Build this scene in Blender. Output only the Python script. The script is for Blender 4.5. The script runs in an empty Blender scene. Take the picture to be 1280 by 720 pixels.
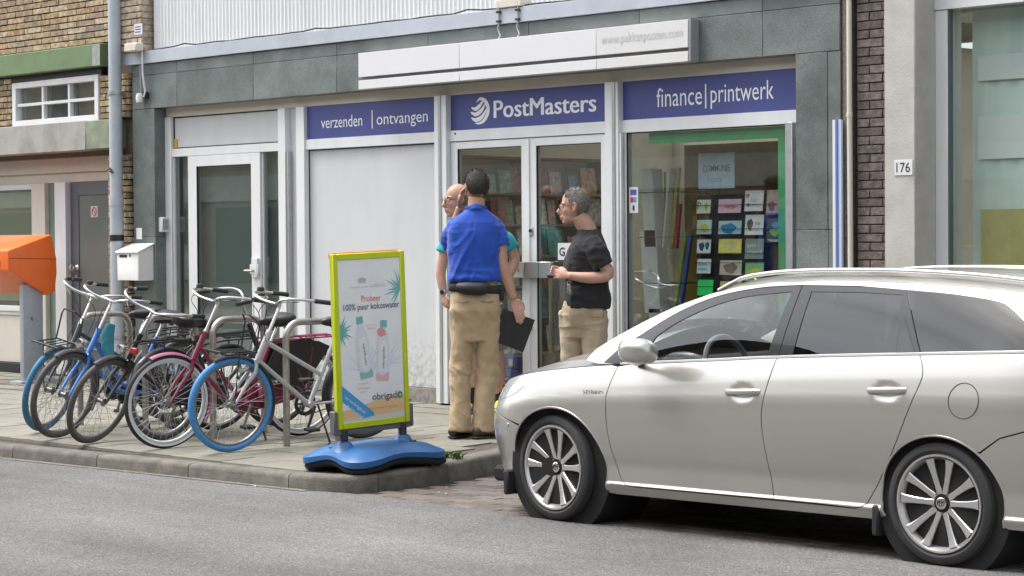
import bpy, bmesh, math, random
import numpy as np
from mathutils import Vector, Matrix, noise
random.seed(7)
R_ = math.radians
PI = math.pi
scene = bpy.context.scene
COL = scene.collection

# ---------------------------------------------------------------- camera
# world: X along the shop front (right), Y into the building, Z up; shop front plane at Y = 0
cam_data = bpy.data.cameras.new('camera')
cam = bpy.data.objects.new('camera', cam_data)
COL.objects.link(cam)
cam_data.sensor_width = 36.0
cam_data.lens = 76.5
cam_data.clip_start = 0.1
cam_data.clip_end = 2000
_f = Vector((-0.7198, 0.6938, 0.0)) * math.cos(0.02169) + Vector((0, 0, -math.sin(0.02169)))
_f.normalize()
_r = _f.cross(Vector((0, 0, 1))).normalized()
_u = _r.cross(_f)
_c, _s = math.cos(R_(0.40)), math.sin(R_(0.40))
_R, _U = _r * _c - _u * _s, _r * _s + _u * _c
_m = Matrix((_R, _U, -_f)).transposed().to_4x4()
_m.translation = Vector((14.0, -12.3, 1.56))
cam.matrix_world = _m
scene.camera = cam

# ---------------------------------------------------------------- sky, sun, exposure (bright overcast day)
SUN_EL, SUN_AZ = 64.0, 240.0          # degrees; azimuth clockwise from +Y
world = bpy.data.worlds.new('World')
scene.world = world
world.use_nodes = True
_nt = world.node_tree
_nt.nodes.clear()
_out = _nt.nodes.new('ShaderNodeOutputWorld')
_bg = _nt.nodes.new('ShaderNodeBackground')
_sky = _nt.nodes.new('ShaderNodeTexSky')
_sky.sky_type = 'NISHITA'
_sky.sun_disc = False
_sky.sun_elevation = R_(SUN_EL)
_sky.sun_rotation = R_(SUN_AZ)
_sky.dust_density = 4.0
_sky.air_density = 1.2
_hsv = _nt.nodes.new('ShaderNodeHueSaturation')
_hsv.inputs['Saturation'].default_value = 0.33
_tc = _nt.nodes.new('ShaderNodeTexCoord')
_mp = _nt.nodes.new('ShaderNodeMapping')
_mp.inputs['Scale'].default_value = (1.0, 1.0, 2.6)
_cn = _nt.nodes.new('ShaderNodeTexNoise')
_cn.inputs['Scale'].default_value = 2.3
_cn.inputs['Detail'].default_value = 6.0
_cr = _nt.nodes.new('ShaderNodeMapRange')
_cr.inputs['From Min'].default_value = 0.3
_cr.inputs['From Max'].default_value = 0.72
_cr.inputs['To Min'].default_value = 0.80
_cr.inputs['To Max'].default_value = 1.5
_mul = _nt.nodes.new('ShaderNodeMix')
_mul.data_type = 'RGBA'
_mul.blend_type = 'MULTIPLY'
_mul.inputs['Factor'].default_value = 1.0
_nt.links.new(_sky.outputs[0], _hsv.inputs['Color'])
_nt.links.new(_tc.outputs['Generated'], _mp.inputs[0])
_nt.links.new(_mp.outputs[0], _cn.inputs['Vector'])
_nt.links.new(_cn.outputs['Fac'], _cr.inputs['Value'])
_nt.links.new(_hsv.outputs[0], _mul.inputs['A'])
_nt.links.new(_cr.outputs[0], _mul.inputs['B'])
_nt.links.new(_mul.outputs['Result'], _bg.inputs['Color'])
_bg.inputs['Strength'].default_value = 0.15
_nt.links.new(_bg.outputs[0], _out.inputs['Surface'])
sun_data = bpy.data.lights.new('sun', 'SUN')
sun_data.energy = 1.15
sun_data.angle = R_(28)
sun_data.color = (1.0, 0.965, 0.92)
sun = bpy.data.objects.new('sun', sun_data)
COL.objects.link(sun)
_d = Vector((math.sin(R_(SUN_AZ)) * math.cos(R_(SUN_EL)), math.cos(R_(SUN_AZ)) * math.cos(R_(SUN_EL)), math.sin(R_(SUN_EL))))
sun.rotation_euler = _d.to_track_quat('Z', 'Y').to_euler()
vs = scene.view_settings
vs.view_transform = 'Standard'
vs.look = 'None'
vs.gamma = 1.0
vs.use_curve_mapping = False
vs.exposure = 1.12
scene.render.engine = 'CYCLES'
scene.cycles.use_denoising = True
scene.cycles.max_bounces = 8
scene.cycles.transparent_max_bounces = 12
scene.cycles.sample_clamp_indirect = 6.0
scene.cycles.caustics_reflective = False
scene.cycles.caustics_refractive = False

# ---------------------------------------------------------------- helpers
def V3(*a): return Vector(a)

class MB:
    """collects shapes, builds them as one mesh object"""
    def __init__(s): s.v = []; s.f = []
    def add(s, V, F):
        o = len(s.v)
        s.v.extend(tuple(p) for p in V)
        s.f.extend(tuple(i + o for i in q) for q in F)
        return s
    def box(s, x0, x1, y0, y1, z0, z1):
        V = [(x0,y0,z0),(x1,y0,z0),(x1,y1,z0),(x0,y1,z0),(x0,y0,z1),(x1,y0,z1),(x1,y1,z1),(x0,y1,z1)]
        return s.add(V, [(0,3,2,1),(4,5,6,7),(0,1,5,4),(1,2,6,5),(2,3,7,6),(3,0,4,7)])
    def obox(s, c, ax, ay, az):
        c, ax, ay, az = map(Vector, (c, ax, ay, az))
        V = [c+ax*i+ay*j+az*k for k in (-1,1) for i,j in ((-1,-1),(1,-1),(1,1),(-1,1))]
        return s.add(V, [(0,3,2,1),(4,5,6,7),(0,1,5,4),(1,2,6,5),(2,3,7,6),(3,0,4,7)])
    def prism(s, poly, o, ex, ey, ez, d):
        o, ex, ey, ez = map(Vector, (o, ex, ey, ez))
        n = len(poly)
        A = [o+ex*a+ey*b for a,b in poly]
        B = [p+ez*d for p in A]
        return s.add(A+B, [tuple(range(n-1,-1,-1)), tuple(range(n,2*n))]+[(i,(i+1)%n,n+(i+1)%n,n+i) for i in range(n)])
    def tube(s, path, r, n=8, closed=False, caps=True, flat=1.0, up=None):
        P = [Vector(p) for p in path]
        m = len(P)
        rr = r if isinstance(r, (list, tuple)) else [r]*m
        T = []
        for i in range(m):
            a = P[(i-1) % m] if (closed or i > 0) else P[i]
            b = P[(i+1) % m] if (closed or i < m-1) else P[i]
            t = (b-a)
            T.append(t.normalized() if t.length > 1e-9 else Vector((0,0,1)))
        u = Vector(up) if up else (Vector((0,0,1)) if abs(T[0].z) < .9 else Vector((1,0,0)))
        N = (u - T[0]*u.dot(T[0])).normalized()
        V = []
        for i in range(m):
            N = (N - T[i]*N.dot(T[i]))
            N = N.normalized() if N.length > 1e-6 else Vector((1,0,0))
            Bn = T[i].cross(N)
            q = rr[i]
            q0, q1 = q if isinstance(q, (tuple, list)) else (q*flat, q)
            for k in range(n):
                a = 2*PI*k/n
                V.append(P[i] + N*(math.cos(a)*q0) + Bn*(math.sin(a)*q1))
        F = []
        for i in range(m if closed else m-1):
            j = (i+1) % m
            for k in range(n):
                F.append((i*n+k, i*n+(k+1)%n, j*n+(k+1)%n, j*n+k))
        if caps and not closed:
            F.append(tuple(range(n-1,-1,-1)))
            F.append(tuple(range((m-1)*n, m*n)))
        return s.add(V, F)
    def lathe(s, prof, o, axis, n=24, closed=False):
        """prof: (radius, height along axis)"""
        o, ax = Vector(o), Vector(axis).normalized()
        u = Vector((0,0,1)) if abs(ax.z) < .9 else Vector((1,0,0))
        e1 = (u - ax*u.dot(ax)).normalized(); e2 = ax.cross(e1)
        m = len(prof)
        V = [o + ax*h + (e1*math.cos(2*PI*k/n) + e2*math.sin(2*PI*k/n))*r for r,h in prof for k in range(n)]
        F = []
        for i in range(m if closed else m-1):
            j = (i+1) % m
            for k in range(n):
                F.append((i*n+k, i*n+(k+1)%n, j*n+(k+1)%n, j*n+k))
        if not closed:
            if prof[0][0] > 1e-5: F.append(tuple(range(n-1,-1,-1)))
            if prof[-1][0] > 1e-5: F.append(tuple(range((m-1)*n, m*n)))
        return s.add(V, F)
    def sphere(s, c, rx, ry=None, rz=None, n=16, m=10):
        ry = ry or rx; rz = rz or rx
        c = Vector(c)
        V = [c + Vector((0,0,-rz))]
        for i in range(1, m):
            t = PI*i/m
            for k in range(n):
                a = 2*PI*k/n
                V.append(c + Vector((rx*math.sin(t)*math.cos(a), ry*math.sin(t)*math.sin(a), -rz*math.cos(t))))
        V.append(c + Vector((0,0,rz)))
        F = [(0, 1+(k+1)%n, 1+k) for k in range(n)]
        for i in range(m-2):
            for k in range(n):
                F.append((1+i*n+k, 1+i*n+(k+1)%n, 1+(i+1)*n+(k+1)%n, 1+(i+1)*n+k))
        t = 1+(m-2)*n
        F += [(t+k, t+(k+1)%n, len(V)-1) for k in range(n)]
        return s.add(V, F)
    def loft(s, rings, caps=True, closed=True):
        n = len(rings[0]); m = len(rings)
        V = [p for r in rings for p in r]
        F = []
        for i in range(m-1):
            for k in range(n if closed else n-1):
                F.append((i*n+k, i*n+(k+1)%n, (i+1)*n+(k+1)%n, (i+1)*n+k))
        if caps and closed:
            F.append(tuple(range(n-1,-1,-1))); F.append(tuple(range((m-1)*n, m*n)))
        return s.add(V, F)
    def xform(s, M):
        s.v = [tuple(M @ Vector(p)) for p in s.v]; return s
    def mesh(s, name, smooth=40, bevel=0, seg=1, recalc=True):
        me = bpy.data.meshes.new(name)
        me.from_pydata(s.v, [], s.f)
        me.update()
        if bevel or recalc:
            bm = bmesh.new(); bm.from_mesh(me)
            if recalc: bmesh.ops.recalc_face_normals(bm, faces=bm.faces)
            if bevel:
                ed = [e for e in bm.edges if len(e.link_faces) == 2 and e.calc_face_angle(0) > .5]
                bmesh.ops.bevel(bm, geom=ed, offset=bevel, segments=seg, affect='EDGES', profile=.5, clamp_overlap=True)
            bm.to_mesh(me); bm.free()
        if smooth:
            me.shade_smooth(); me.set_sharp_from_angle(angle=R_(smooth))
        return me
    def build(s, name, m, parent=None, smooth=40, bevel=0, seg=1, world=True, recalc=True):
        """world=True: the vertices are world coordinates and the parent is unrotated"""
        A = np.array(s.v)
        c = (A.min(0) + A.max(0)) / 2
        c[2] = A[:, 2].min()
        s.v = [tuple(p) for p in (A - c)]
        o = bpy.data.objects.new(name, s.mesh(name, smooth, bevel, seg, recalc))
        o.data.materials.append(m)
        COL.objects.link(o)
        loc = Vector(c)
        if parent is not None:
            if world: loc = loc - world_loc(parent)
            o.parent = parent
        o.location = loc
        return o

def world_loc(o):
    p = Vector(o.location)
    while o.parent: o = o.parent; p += Vector(o.location)
    return p

def tag(o, label=None, cat=None, group=None, kind=None):
    if label: o['label'] = label
    if cat: o['category'] = cat
    if group: o['group'] = group
    if kind: o['kind'] = kind
    return o

def thing(name, loc, label, cat, group=None, rz=0.0):
    o = bpy.data.objects.new(name, None)
    o.empty_display_size = .2
    COL.objects.link(o)
    o.location = loc
    o.rotation_euler = (0, 0, rz)
    return tag(o, label, cat, group)

def inst(me, name, loc, parent=None, rot=None, scale=None, m=None):
    """object sharing mesh data; loc in the parent's space"""
    o = bpy.data.objects.new(name, me)
    COL.objects.link(o)
    o.location = loc
    if rot: o.rotation_euler = rot
    if scale: o.scale = scale
    if parent: o.parent = parent
    return o

def B(name, m, parent, *a, bevel=.002, smooth=40, world=True):
    return MB().box(*a).build(name, m, parent, smooth=smooth, bevel=bevel, world=world)

_TX = {}
def text_geo(s, bold=0.0, res=3):
    k = (s, bold)
    if k not in _TX:
        cu = bpy.data.curves.new('t', 'FONT')
        cu.body = s; cu.size = 1.0; cu.resolution_u = res; cu.offset = bold; cu.fill_mode = 'FRONT'
        o = bpy.data.objects.new('t', cu); COL.objects.link(o)
        dg = bpy.context.evaluated_depsgraph_get()
        me = bpy.data.meshes.new_from_object(o.evaluated_get(dg))
        v = [(p.co.x, p.co.y) for p in me.vertices]
        f = [tuple(q.vertices) for q in me.polygons]
        COL.objects.unlink(o); bpy.data.objects.remove(o); bpy.data.curves.remove(cu); bpy.data.meshes.remove(me)
        _TX[k] = (v, f)
    return _TX[k]

def text(mb, s, o, ex, ey, width=None, height=None, bold=0.0, align='l'):
    """flat lettering: o = lower left corner of the glyphs' box, ex/ey unit vectors; fits the box width x height"""
    v, f = text_geo(s, bold)
    if not v: return mb
    x0 = min(p[0] for p in v); x1 = max(p[0] for p in v)
    y0 = min(p[1] for p in v); y1 = max(p[1] for p in v)
    sy = height / (y1 - y0) if height else None
    sx = width / (x1 - x0) if width else sy
    if sy is None: sy = sx
    o, ex, ey = Vector(o), Vector(ex), Vector(ey)
    if align == 'c': o = o - ex * ((x1 - x0) * sx / 2)
    return mb.add([o + ex*((p[0]-x0)*sx) + ey*((p[1]-y0)*sy) for p in v], f)

# ---------------------------------------------------------------- materials
MATS = {}
def _link(nt, a, b): nt.links.new(a, b)
def mat(name, col, rough=.55, metal=0.0, spec=.5, var=0.0, vscale=6.0, col2=None, bump=0.0, bscale=80.0, rand=0.0, coat=0.0,
        stain=0.0, sscale=1.3, stretch=(1, 1, 1), sss=0.0, detail=4.0, emit=None, sheen=0.0, speck=0.0, spscale=300.0):
    if name in MATS: return MATS[name]
    m = bpy.data.materials.new(name); m.use_nodes = True
    nt = m.node_tree; b = nt.nodes['Principled BSDF']
    N = nt.nodes.new
    b.inputs['Roughness'].default_value = rough
    b.inputs['Metallic'].default_value = metal
    b.inputs['Specular IOR Level'].default_value = spec
    if coat: b.inputs['Coat Weight'].default_value = coat; b.inputs['Coat Roughness'].default_value = .04
    if sss:
        b.inputs['Subsurface Weight'].default_value = sss
        b.inputs['Subsurface Radius'].default_value = (.012, .005, .003)
    if sheen: b.inputs['Sheen Weight'].default_value = sheen
    if emit: b.inputs['Emission Color'].default_value = (*emit[0], 1); b.inputs['Emission Strength'].default_value = emit[1]
    g = N('ShaderNodeNewGeometry')
    mp = N('ShaderNodeMapping'); mp.inputs['Scale'].default_value = stretch
    _link(nt, g.outputs['Position'], mp.inputs[0])
    pos = mp.outputs[0]
    c = N('ShaderNodeRGB'); c.outputs[0].default_value = (*col, 1)
    cur = c.outputs[0]
    def mix(a, fac, colr, mode='MIX'):
        x = N('ShaderNodeMix'); x.data_type = 'RGBA'; x.blend_type = mode
        _link(nt, a, x.inputs['A'])
        if isinstance(fac, float): x.inputs['Factor'].default_value = fac
        else: _link(nt, fac, x.inputs['Factor'])
        if isinstance(colr, tuple): x.inputs['B'].default_value = (*colr, 1)
        else: _link(nt, colr, x.inputs['B'])
        return x.outputs['Result']
    def nz(scale, lo, hi, det=detail, vec=pos, rgh=.55):
        t = N('ShaderNodeTexNoise'); t.inputs['Scale'].default_value = scale; t.inputs['Detail'].default_value = det
        t.inputs['Roughness'].default_value = rgh
        _link(nt, vec, t.inputs['Vector'])
        r = N('ShaderNodeMapRange'); r.inputs['From Min'].default_value = lo; r.inputs['From Max'].default_value = hi
        _link(nt, t.outputs['Fac'], r.inputs['Value'])
        return r.outputs[0], t
    if var or col2:
        f, _ = nz(vscale, .33, .67)
        k = col2 or tuple(x*(1-var) for x in col)
        cur = mix(cur, f, k)
    if stain:
        f, _ = nz(sscale, .5, .72, 8.0, rgh=.65)
        x = N('ShaderNodeMath'); x.operation = 'MULTIPLY'; x.inputs[1].default_value = stain
        _link(nt, f, x.inputs[0])
        cur = mix(cur, x.outputs[0], tuple(v*.45 for v in col))
    if speck:
        t = N('ShaderNodeTexNoise'); t.inputs['Scale'].default_value = spscale; t.inputs['Detail'].default_value = 2
        _link(nt, g.outputs['Position'], t.inputs['Vector'])
        r = N('ShaderNodeMapRange'); r.inputs['From Min'].default_value = .35; r.inputs['From Max'].default_value = .65
        r.inputs['To Min'].default_value = 1-speck; r.inputs['To Max'].default_value = 1+speck
        _link(nt, t.outputs['Fac'], r.inputs['Value'])
        cur = mix(cur, 1.0, r.outputs[0], 'MULTIPLY')
    if rand:
        oi = N('ShaderNodeObjectInfo')
        r = N('ShaderNodeMapRange'); r.inputs['To Min'].default_value = 1-rand; r.inputs['To Max'].default_value = 1+rand
        _link(nt, oi.outputs['Random'], r.inputs['Value'])
        cur = mix(cur, 1.0, r.outputs[0], 'MULTIPLY')
    _link(nt, cur, b.inputs['Base Color'])
    if bump:
        t = N('ShaderNodeTexNoise'); t.inputs['Scale'].default_value = bscale; t.inputs['Detail'].default_value = 5
        _link(nt, pos, t.inputs['Vector'])
        bp = N('ShaderNodeBump'); bp.inputs['Strength'].default_value = bump; bp.inputs['Distance'].default_value = .01
        _link(nt, t.outputs['Fac'], bp.inputs['Height'])
        _link(nt, bp.outputs[0], b.inputs['Normal'])
    MATS[name] = m
    return m

def glass_mat(name, tint=(.9, .95, .93), refl=1.0, ior=1.5, rough=0.0):
    """thin pane: clear, tinted, with a Fresnel mirror reflection"""
    if name in MATS: return MATS[name]
    m = bpy.data.materials.new(name); m.use_nodes = True
    nt = m.node_tree; nt.nodes.clear(); N = nt.nodes.new
    out = N('ShaderNodeOutputMaterial'); mx = N('ShaderNodeMixShader')
    t = N('ShaderNodeBsdfTransparent'); t.inputs[0].default_value = (*tint, 1)
    g = N('ShaderNodeBsdfGlossy'); g.inputs['Roughness'].default_value = rough
    g.inputs['Color'].default_value = (.97, .98, .98, 1)
    fr = N('ShaderNodeFresnel')
    gm_ = N('ShaderNodeNewGeometry'); mr_ = N('ShaderNodeMapRange')     # the same reflectance from both sides of a thin sheet
    mr_.inputs['To Min'].default_value = ior; mr_.inputs['To Max'].default_value = 1/ior
    _link(nt, gm_.outputs['Backfacing'], mr_.inputs['Value']); _link(nt, mr_.outputs[0], fr.inputs['IOR'])
    k = N('ShaderNodeMath'); k.operation = 'MULTIPLY'; k.inputs[1].default_value = refl; k.use_clamp = True
    _link(nt, fr.outputs[0], k.inputs[0]); _link(nt, k.outputs[0], mx.inputs[0])
    _link(nt, t.outputs[0], mx.inputs[1]); _link(nt, g.outputs[0], mx.inputs[2]); _link(nt, mx.outputs[0], out.inputs['Surface'])
    MATS[name] = m
    return m

def rand_mat(name, cols, rough=.6, spec=.4, bump=0.0, bscale=60, var=.15, vscale=30):
    """every object that wears it takes one of the colours (object random) plus fine variation"""
    if name in MATS: return MATS[name]
    m = mat(name, (.5, .5, .5), rough, spec=spec, bump=bump, bscale=bscale)
    nt = m.node_tree; N = nt.nodes.new; b = nt.nodes['Principled BSDF']
    oi = N('ShaderNodeObjectInfo'); cr = N('ShaderNodeValToRGB')
    cr.color_ramp.interpolation = 'CONSTANT'
    e = cr.color_ramp.elements
    while len(e) > 1: e.remove(e[-1])
    e[0].position = 0; e[0].color = (*cols[0], 1)
    for i, c in enumerate(cols[1:], 1):
        q = e.new(i/len(cols)); q.color = (*c, 1)
    _link(nt, oi.outputs['Random'], cr.inputs[0])
    g = N('ShaderNodeNewGeometry'); t = N('ShaderNodeTexNoise'); t.inputs['Scale'].default_value = vscale; t.inputs['Detail'].default_value = 5
    _link(nt, g.outputs['Position'], t.inputs['Vector'])
    r = N('ShaderNodeMapRange'); r.inputs['From Min'].default_value = .3; r.inputs['From Max'].default_value = .7
    r.inputs['To Min'].default_value = 1-var*1.6; r.inputs['To Max'].default_value = 1+var
    _link(nt, t.outputs['Fac'], r.inputs['Value'])
    x = N('ShaderNodeMix'); x.data_type = 'RGBA'; x.blend_type = 'MULTIPLY'; x.inputs['Factor'].default_value = 1
    _link(nt, cr.outputs[0], x.inputs['A']); _link(nt, r.outputs[0], x.inputs['B'])
    _link(nt, x.outputs['Result'], b.inputs['Base Color'])
    return m

M_WHITE = mat('white_paint', (.74, .75, .75), .4, var=.06, vscale=3, stain=.12, sscale=2.2, stretch=(2, 2, .8))
M_CREAM = mat('cream_paint', (.66, .61, .53), .5, var=.08, vscale=4, stain=.15)
M_PANEL = mat('panel_white', (.60, .615, .62), .45, var=.06, vscale=2, stain=.10, sscale=1.3, stretch=(2, 2, .7))
M_SIGNW = mat('sign_white', (.70, .70, .705), .35, var=.03)
M_ALU = mat('aluminium', (.50, .51, .52), .38, metal=.7, var=.12, vscale=20)
M_STEEL = mat('stainless', (.45, .42, .38), .33, metal=.9, var=.18, vscale=15)
M_CHROME = mat('chrome', (.72, .72, .72), .14, metal=1.0, var=.1, vscale=40)
M_DARK = mat('dark_trim', (.02, .02, .022), .5, var=.2, vscale=10)
M_RUBBER = mat('rubber', (.022, .022, .023), .75, var=.25, vscale=30)
M_BLACKP = mat('black_plastic', (.018, .018, .02), .42, var=.2, vscale=30)
M_LETTER = mat('white_letters', (.82, .82, .84), .5)
M_INK = mat('black_ink', (.03, .03, .035), .6)
GLASS = glass_mat('shop_glass', (.94, .97, .955), 2.0, 1.5)      # double glazing: four reflecting surfaces
GLASS_DARK = glass_mat('dim_glass', (.80, .85, .84), 2.2, 1.5)
# ================================================================ ground, road, pavement, kerbs
def pav_z(y): return .19 + .0256 * y
def kerb_y(x): return -3.967 + .0615 * x          # outer face of the street kerb
def bay_y(x): return -3.70 + .034 * (x - 4.5)     # edge between asphalt and parking bay

def asphalt_mat():
    m = mat('asphalt', (.105, .103, .102), .85, spec=.35)
    nt = m.node_tree; N = nt.nodes.new; b = nt.nodes['Principled BSDF']
    g = N('ShaderNodeNewGeometry')
    v = N('ShaderNodeTexVoronoi'); v.inputs['Scale'].default_value = 120
    _link(nt, g.outputs['Position'], v.inputs['Vector'])
    cr = N('ShaderNodeValToRGB'); e = cr.color_ramp.elements
    e[0].position = .0; e[0].color = (.06, .059, .058, 1); e[1].position = 1; e[1].color = (.33, .325, .315, 1)
    q = e.new(.45); q.color = (.14, .138, .135, 1); q = e.new(.8); q.color = (.19, .187, .182, 1)
    _link(nt, v.outputs['Color'], cr.inputs[0])
    n1 = N('ShaderNodeTexNoise'); n1.inputs['Scale'].default_value = .7; n1.inputs['Detail'].default_value = 9
    _link(nt, g.outputs['Position'], n1.inputs['Vector'])
    r = N('ShaderNodeMapRange'); r.inputs['From Min'].default_value = .3; r.inputs['From Max'].default_value = .7
    r.inputs['To Min'].default_value = .74; r.inputs['To Max'].default_value = 1.16
    _link(nt, n1.outputs['Fac'], r.inputs['Value'])
    x = N('ShaderNodeMix'); x.data_type = 'RGBA'; x.blend_type = 'MULTIPLY'; x.inputs['Factor'].default_value = 1
    _link(nt, cr.outputs[0], x.inputs['A']); _link(nt, r.outputs[0], x.inputs['B'])
    mp = N('ShaderNodeMapping'); mp.inputs['Scale'].default_value = (.10, 1.6, 1); mp.inputs['Rotation'].default_value = (0, 0, -.04)
    _link(nt, g.outputs['Position'], mp.inputs[0])
    n2 = N('ShaderNodeTexNoise'); n2.inputs['Scale'].default_value = 1.3; n2.inputs['Detail'].default_value = 6; _link(nt, mp.outputs[0], n2.inputs['Vector'])
    r2 = N('ShaderNodeMapRange'); r2.inputs['From Min'].default_value = .32; r2.inputs['From Max'].default_value = .68; r2.inputs['To Min'].default_value = .80; r2.inputs['To Max'].default_value = 1.12
    _link(nt, n2.outputs['Fac'], r2.inputs['Value'])
    x2 = N('ShaderNodeMix'); x2.data_type = 'RGBA'; x2.blend_type = 'MULTIPLY'; x2.inputs['Factor'].default_value = 1
    _link(nt, x.outputs['Result'], x2.inputs['A']); _link(nt, r2.outputs[0], x2.inputs['B'])
    vc = N('ShaderNodeTexVoronoi'); vc.feature = 'DISTANCE_TO_EDGE'; vc.inputs['Scale'].default_value = .55
    nd = N('ShaderNodeTexNoise'); nd.inputs['Scale'].default_value = 3.0; nd.inputs['Detail'].default_value = 5; _link(nt, g.outputs['Position'], nd.inputs['Vector'])
    av = N('ShaderNodeMix'); av.data_type = 'VECTOR'; av.inputs['Factor'].default_value = .22
    _link(nt, g.outputs['Position'], av.inputs['A']); _link(nt, nd.outputs['Color'], av.inputs['B']); _link(nt, av.outputs['Result'], vc.inputs['Vector'])
    rc = N('ShaderNodeMapRange'); rc.inputs['From Min'].default_value = .0; rc.inputs['From Max'].default_value = .006; rc.inputs['To Min'].default_value = .80; rc.inputs['To Max'].default_value = 1.0
    _link(nt, vc.outputs['Distance'], rc.inputs['Value'])
    x3 = N('ShaderNodeMix'); x3.data_type = 'RGBA'; x3.blend_type = 'MULTIPLY'; x3.inputs['Factor'].default_value = 1
    _link(nt, x2.outputs['Result'], x3.inputs['A']); _link(nt, rc.outputs[0], x3.inputs['B'])
    _link(nt, x3.outputs['Result'], b.inputs['Base Color'])
    bp = N('ShaderNodeBump'); bp.inputs['Strength'].default_value = .7; bp.inputs['Distance'].default_value = .006
    _link(nt, v.outputs['Distance'], bp.inputs['Height']); bp.invert = True
    _link(nt, bp.outputs[0], b.inputs['Normal'])
    return m
M_ASPH = asphalt_mat()
M_SAND = mat('joint_sand', (.10, .088, .072), .95, var=.35, vscale=14, bump=.4, bscale=200)
M_TILE = mat('pavement_tile', (.245, .228, .20), .9, col2=(.205, .20, .155), vscale=1.8, rand=.10, bump=.5, bscale=220, stain=.45, sscale=1.1, speck=.18, spscale=240)
M_KERB = mat('kerb_concrete', (.185, .17, .145), .92, var=.4, vscale=9, rand=.12, bump=.8, bscale=120, stain=.8, sscale=3.0, speck=.2, spscale=260)
M_PAVER = rand_mat('clay_paver', [(.135, .115, .10), (.16, .135, .118), (.11, .098, .09), (.15, .12, .10), (.175, .155, .14)], .9, bump=.4, bscale=150)
M_DIRT = mat('far_ground', (.14, .13, .12), .95, var=.2, vscale=.5)

tag(MB().add([(-300,-300,-.04),(300,-300,-.04),(300,300,-.04),(-300,300,-.04)], [(0,1,2,3)]).build('ground', M_DIRT), kind='structure')
xs = [-120, -60, -30, -12, -6, 0, 3.33, 3.6, 5, 8, 12, 30, 60, 120]
def road_edge(x):
    if x < 3.34: return kerb_y(x) + .02
    if x < 3.7: return -3.68
    return bay_y(x)
V = [(x, road_edge(x), 0) for x in xs] + [(x, -11.2 + .03*x, 0) for x in xs]
n = len(xs)
tag(MB().add(V, [(i, i+1, n+i+1, n+i) for i in range(n-1)]).build('road', M_ASPH), kind='structure')
# narrow worn gutter seam between asphalt and kerb
M_GUT = mat('gutter_seam', (.20, .185, .165), .95, var=.4, vscale=12, bump=.3, bscale=150)
xs2 = [-40, -12, -6, 0, 1.5, 3.3]
V = [(x, kerb_y(x)+.01, .004) for x in xs2] + [(x, kerb_y(x)-.07-.02*math.sin(x*3), .004) for x in xs2]
tag(MB().add(V, [(i, i+1, 6+i+1, 6+i) for i in range(5)]).build('gutter_strip', M_GUT), kind='structure')
tag(MB().box(-120, 120, -30, -11.4, -.03, .10).build('far_pavement', M_TILE), kind='structure')

# kerb: one object, its stones are its parts
KP = [(-40, kerb_y(-40)), (3.10, kerb_y(3.10)), (3.36, -3.745), (3.53, -3.64), (3.60, -3.48), (3.617, -3.30), (3.613, -3.145), (3.557, -2.82), (3.41, -2.30), (3.33, -1.98)]
kerb = bpy.data.objects.new('kerb', None); COL.objects.link(kerb); kerb.location = (3.3, -3.7, 0); tag(kerb, 'low grey concrete kerb round the pavement corner', kind='structure')
def kerb_stone(P, wid=.13):
    """P: outer foot points; rounded top edge; inward is to the left of travel reversed"""
    rings = []
    for i, p in enumerate(P):
        a = Vector(P[max(0, i-1)]); b_ = Vector(P[min(len(P)-1, i+1)])
        t = (b_ - a).normalized(); nrm = Vector((-t.y, t.x))      # points inwards (to the building)
        zt = pav_z(p[1]) + .001
        prof = [(0, -.03), (.004, zt-.03), (.010, zt-.012), (.024, zt-.002), (.05, zt+.001), (wid, zt+.003), (wid, -.03)]
        rings.append([(p[0]+nrm.x*d, p[1]+nrm.y*d, z) for d, z in prof])
    return MB().loft(rings)
def along(x0, x1, k=2): return [(x0+(x1-x0)*i/k, kerb_y(x0+(x1-x0)*i/k)) for i in range(k+1)]
x = 3.10
while x > -9:
    kerb_stone(along(x-.995, x-.004)).build('kerb_stone', M_KERB, kerb, smooth=50); x -= 1.0
kerb_stone([(-60, kerb_y(-60)), (x, kerb_y(x))]).build('kerb_run', M_KERB, kerb, smooth=50)
kerb_stone([(3.104, kerb_y(3.104)), (3.36, -3.745), (3.50, -3.665), (3.575, -3.56), (3.605, -3.46)]).build('kerb_stone', M_KERB, kerb, smooth=50)
kerb_stone([(3.606, -3.455), (3.617, -3.30), (3.613, -3.145), (3.585, -2.98), (3.557, -2.82)]).build('kerb_stone', M_KERB, kerb, smooth=50)
kerb_stone([(3.556, -2.815), (3.41, -2.30), (3.33, -2.0)]).build('kerb_stone', M_KERB, kerb, smooth=50)
kerb_stone([(3.33, -1.995), (3.38, -1.93), (4.4, -1.89)]).build('kerb_stone', M_KERB, kerb, smooth=50)
kerb_stone([(4.404, -1.89), (30, -1.0)]).build('kerb_run', M_KERB, kerb, smooth=50)

# pavement: bedding sheet + tiles
def ret_x(y):
    T = [(-3.6, 3.45), (-3.3, 3.49), (-3.0, 3.46), (-2.6, 3.37), (-2.0, 3.21)]
    if y > -1.80: return 40.0
    for i in range(4):
        if y <= T[i+1][0]: return T[i][1] + (T[i+1][1]-T[i][1])*(max(y, T[i][0])-T[i][0])/(T[i+1][0]-T[i][0])
    return 3.2
pav = bpy.data.objects.new('pavement', None); COL.objects.link(pav); pav.location = (0, -2, pav_z(-2)); tag(pav, 'grey concrete tiled pavement in front of the shops', kind='structure')
mb = MB()
ys = [-4.4, -3.7, -3.5, -3.2, -2.9, -2.5, -2.1, -1.82, -1.8, 0, .5]
L_, R2 = [], []
V = []; F = []
for y in ys:
    V.append((-40, y, pav_z(y)-.010)); V.append((min(ret_x(y), 40) if y > -3.75 else 3.2, y, pav_z(y)-.010))
for i in range(len(ys)-1): F.append((2*i, 2*i+1, 2*i+3, 2*i+2))
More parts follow.
